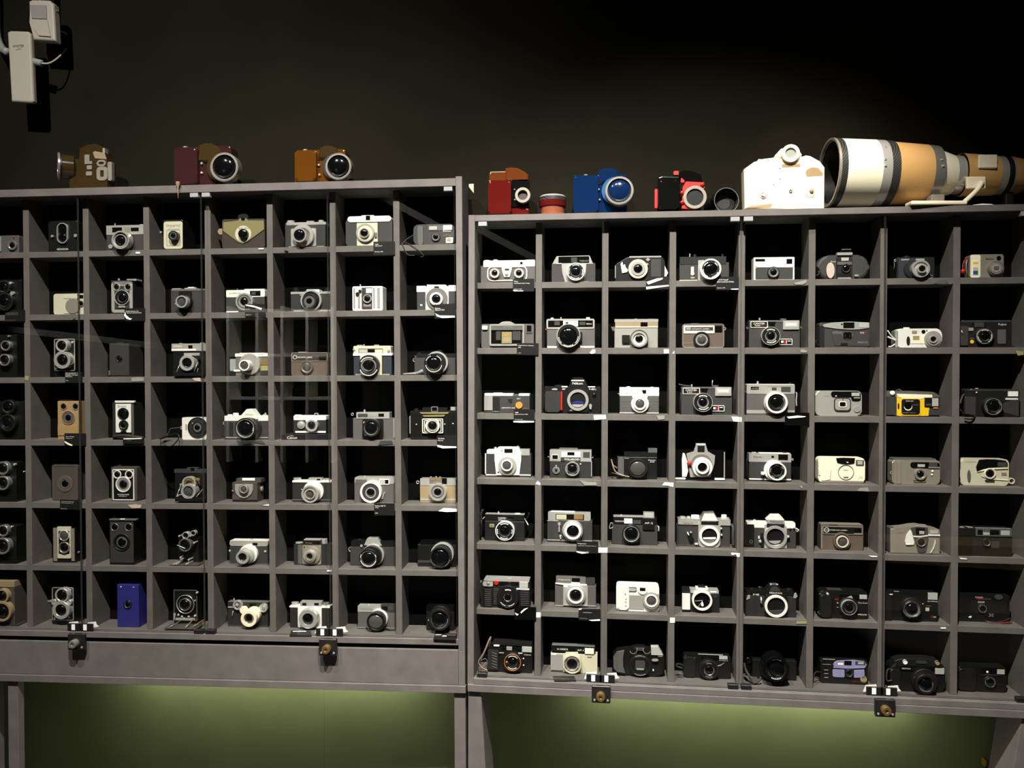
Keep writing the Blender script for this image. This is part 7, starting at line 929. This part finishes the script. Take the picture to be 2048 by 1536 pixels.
link('foot_arm', tube([(.362, -.055, axz(.35)-.030), (.345, -.062, axz(.35)-.052), (.312, -.066, .0085)], .006, 8), 'bone', K.root, RG)
link('foot', boxme(.178, .315, -.078, -.040, .0012, .0110, .003, 2), 'bone', K.root, RG)
link('foot_cradle', boxme(.235, .268, -.06, .05, .010, .030, .002), 'chp', K.root, RG)
link('rear_cradle', boxme(.44, .46, -.02, .03, .0012, axz(.45)-.045, .002), 'iron', K.root, RG)
for xx, zz, rr_ in ((.118, .05, .0838), (.255, .02, .0728), (.257, .004, .0728), (.112, .0, .0838), (.112, .016, .0838)):
    link('screw', lathe([(.0032, 0), (.0028, -.0022), (0, -.0026)], 0, 0, 12), 'chr', K.root, RG @ Matrix.Translation((xx, -math.sqrt(rr_**2-zz**2)-.0002, axz(xx)+zz)))
pz = un(FR, *zp('T5', 1630, 712), 0)
tag(link('paper_sheet', prism([(-.034, 0), (-.02, .004), (0, .006), (.02, .0045), (.036, 0)], -.015, .03), 'pap', None, FR @ Matrix.Translation((pz.x, 0, .7002))), 'white paper sheet curled on the right cabinet below the giant lens', 'paper')
# resin drip at the cabinet edge
dq = un(FL, *zp('T1', 1418, 560), FRONT-.004)
tag(link('resin_drip', lathe([(0, .006), (.0062, .004), (.0058, -.003), (.0026, -.009), (.0016, -.022), (.0004, -.040), (0, -.041)], 0, 0, 14, 'z'), 'kha', None, FL @ Matrix.Translation((dq.x, FRONT-.0068, .802))), 'tan tee-shaped drip hanging over the edge of the left cabinet', 'drip')
# sticker on the wall between the cabinets, outline cut along the cast shadow's edge; leaf on the lower wall
def wallpoly(name, mt, pxs, lab, cat, th=.0015, yw=.125):
    Q = [un(WLD, a, b, yw-.002) for a, b in pxs]; cx = sum(q.x for q in Q)/len(Q); cz = sum(q.z for q in Q)/len(Q)
    tag(link(name, prism([(q.x-cx, q.z-cz) for q in Q], 0, th), mt, None, WLD @ Matrix.Translation((cx, yw-.0022, cz))), lab, cat)
wallpoly('wall_sticker', 'crm', [(937.5, 368), (947.5, 367.5), (947.5, 386.5), (944, 382), (938, 374)], 'cream sticker cut off along the shadow edge, on the wall between the two cabinets', 'sticker')
wallpoly('paper_leaf', 'yel', [(1964, 1514), (1973, 1522), (1972.5, 1530), (1969, 1534), (1964, 1527)], 'yellow leaf-shaped paper on the olive wall at lower right', 'paper', yw=.1235)
# ---------------------------------------------------------------- detectors at upper left, hung before the wall
def wp(px, py, y): return un(WLD, px, py, y)
YD = .03
def device(name, lab, pts_, th, mt, cat='detector'):
    Q = [wp(a, b, YD) for a, b in pts_]; c = Q[0]; M = WLD @ Matrix.Translation((c.x, YD, c.z)); r = empty(name, M); tag(r, lab, cat)
    link('housing', prism([(q.x-c.x, q.z-c.z) for q in Q], 0, th, .006, 3, True), mt, r, M); return r, M, c
r1, M1, c1 = device('wall_detector', 'tall narrow white detector box hanging at upper left', [(14, 64), (20, 61), (55, 62), (61, 68), (67, 202), (63, 205.5), (22, 203)], .02, 'plastic')
def onto(M, px, py, y): q = M.inverted() @ (WLD @ un(WLD, px, py, y)); return q
a = onto(M1, 25, 90, YD-.001); b = onto(M1, 48, 94, YD-.001); link('lettering', textme('VIVOTEK', a.x, b.z, b.x, a.z, -.0006), 'ktx', r1, M1)
a = onto(M1, 32, 97, YD-.001); b = onto(M1, 42, 99.5, YD-.001); link('lettering', textme('LAN', a.x, b.z, b.x, a.z, -.0006), 'ktx', r1, M1)
link('cable_gland', tube([onto(M1, 61, 122, YD+.012), onto(M1, 72, 124, YD+.012), onto(M1, 84, 127, YD+.012)], .010, 12), 'plasticg', r1, M1)
link('cable', tube([onto(M1, 84, 127, YD+.012), onto(M1, 100, 126, YD+.02), onto(M1, 118, 114, YD+.04), onto(M1, 133, 97, YD+.07)], .0028, 8), 'plastic', r1, M1)
link('bracket', tube([onto(M1, 15, 104, YD+.012), onto(M1, 5, 98, YD+.04), onto(M1, -6, 70, YD+.07), onto(M1, -8, 10, YD+.07), onto(M1, -10, -60, YD+.07)], .011, 10), 'plasticg', r1, M1)
r2, M2_, c2 = device('motion_sensor', 'white wedge-shaped motion sensor at the photo top left', [(57, 2), (64, -1), (98, 0), (107, 8), (111, 82), (66, 79), (59, 45)], .03, 'plastic')
link('window', prism([(lambda q: (q.x, q.z))(onto(M2_, a, b, YD-.001)) for a, b in ((60, 10), (93, 11), (94, 38), (64, 37))], -.0025, .001), 'lgr', r2, M2_)
link('lens_panel', prism([(lambda q: (q.x, q.z))(onto(M2_, a, b, YD-.001)) for a, b in ((65, 39), (95, 40), (102, 74), (78, 72), (68, 58))], -.004, .001, .001), 'plastic', r2, M2_)
link('cable', tube([onto(M2_, 110, 62, YD+.02), onto(M2_, 122, 62, YD+.04), onto(M2_, 133, 68, YD+.07)], .0026, 8), 'plastic', r2, M2_)
link('screw', lathe([(.006, 0), (.005, -.01), (0, -.011)], 0, 0, 14), 'plasticg', r2, M2_ @ Matrix.Translation(onto(M2_, 114, 24, YD+.02)))
link('hanger', tube([onto(M2_, 85, 2, YD+.012), onto(M2_, 84, -80, YD+.012)], .010, 10), 'plasticg', r2, M2_)

# ---------------------------------------------------------------- the far side of the room, mirrored faintly by the panes
def mir(F, px, py, Y):
    """point of the room (world Y) whose mirror image in a cabinet's panes is seen at this pixel"""
    I = F.inverted(); c = I @ CAMP; q = I.to_3x3() @ ray(px, py); t = (GY0-c.y)/q.y; P = F @ (c+q*t); D = F.to_3x3() @ Vector((q.x, -q.y, q.z))
    return P + D*((Y-P.y)/D.y)
def slab(name, pts4, Y, th, mt, lab, cat):
    c = sum(pts4, Vector())/len(pts4); M = Matrix.Translation((c.x, Y, c.z)); P = [(q.x-c.x, q.z-c.z) for q in pts4]
    o = tag(link(name, prism(P, -th, 0), mt, None, M), lab, cat); o.location = M.translation; return o
b4 = [mir(FL, *p, -3.4) for p in ((712, 350), (735, 350), (1010, 500), (1010, 516))]
slab('ceiling_beam', [mir(FL, *p, -3.4) for p in ((690, 345), (1010, 518), (1010, 533), (690, 361))], -3.4, .06, 'lgr', 'sloping grey beam behind the viewer', 'beam')
ledge = slab('wall_ledge', [mir(FL, *p, -2.1) for p in ((-20, 648), (345, 690), (345, 702), (-20, 660))], -2.1, .08, 'pap', 'white ledge beside the viewer on the left', 'ledge')
bench = slab('bench', [mir(FR, *p, -3.2) for p in ((1778, 1086), (2120, 1098), (2120, 1146), (1778, 1126))], -3.2, .3, 'tan', 'long wooden bench top behind the viewer', 'bench')
# opposite shelving with a few cameras on it
c0 = mir(FL, 455, 900, -4.7); c1 = mir(FL, 664, 612, -4.7); xa, xb = sorted((c0.x, c1.x)); za, zb = c0.z, c1.z
M = Matrix.Translation(((xa+xb)/2, -4.7, za)); w2 = (xb-xa)/2; hh = zb-za; r = empty('wall_shelving', M); tag(r, 'pale open shelving on the opposite wall behind the viewer', 'shelving')
link('back_panel', boxme(-w2, w2, -.30, -.28, 0, hh), 'dgr', r, M)
for t in (0, .28, .52, .76, 1): link('upright', boxme(-w2+2*w2*t-.012, -w2+2*w2*t+.012, -.28, 0, -.1, hh), 'pap', r, M)
for t in (.05, .36, .66, .97): link('shelf', boxme(-w2, w2, -.28, -.01, hh*t-.012, hh*t+.012), 'pap', r, M)
for k, (t, s) in enumerate(((.14, .05), (.40, .05), (.64, .05), (.88, .05), (.14, .36), (.40, .36), (.64, .36), (.40, .66), (.88, .66))):
    M2 = M @ Matrix.Translation((-w2+2*w2*t, -.12, hh*s+.0125)); o = empty('shelf_camera', M2); tag(o, 'small dark camera on the opposite shelving, ' + ('first','second','third','fourth','first','second','third','left','right')[k] + ' on the ' + ('lowest', 'lowest', 'lowest', 'lowest', 'middle', 'middle', 'middle', 'upper', 'upper')[k] + ' shelf', 'camera', 'cameras on the opposite shelving')
    link('body', boxme(-.055, .055, -.03, 0, 0, .075, .004), 'iron', o, M2); link('lens', lathe([(.026, .0), (.026, .03), (.02, .032), (0, .028)], 0, .038, 20), 'blk', o, M2)
for P, T_, wt, ang, wh in (((xa+.5, -3.2, ZO+2.3), ((xa+xb)/2, -4.8, za+hh*.5), 420, 34, 'pale shelving'), ((bench.location.x, -2.3, ZO+2.3), tuple(bench.location), 420, 24, 'wooden bench'), ((ledge.location.x, -1.6, ZO+2.3), tuple(ledge.location), 160, 24, 'white ledge'), ((-.6, -2.6, ZO+2.35), (-.6, -3.5, ZO+1.2), 170, 46, 'sloping beam')):  # unseen lamps added to brighten the objects mirrored in the panes
    P = Vector(P); T_ = Vector(T_); Mm = Matrix.Translation(P) @ (T_-P).to_track_quat('-Z', 'Y').to_matrix().to_4x4(); r = empty('spot_lamp', Mm); tag(r, 'unseen spot lamp added to light the ' + wh + ' behind the viewer', 'lamp', 'added rear spot lamps')
    link('lamp_can', lathe([(.05, .16), (.05, .02), (.046, .02), (.046, .15), (0, .15)], 0, 0, 24, 'z'), 'iron', r, Mm)
    link('stem', tube([Mm.inverted() @ Vector((P.x, P.y, ZO+2.499)), Vector((0, 0, .15))], .008), 'iron', r, Mm)
    ld = bpy.data.lights.new('spot', 'SPOT'); ld.energy = wt; ld.spot_size = math.radians(ang); ld.spot_blend = .5; ld.color = (1, .95, .88); ld.shadow_soft_size = .03
    lo = bpy.data.objects.new('spot_light', ld); COL.objects.link(lo); lo.parent = r; lo.matrix_world = Mm
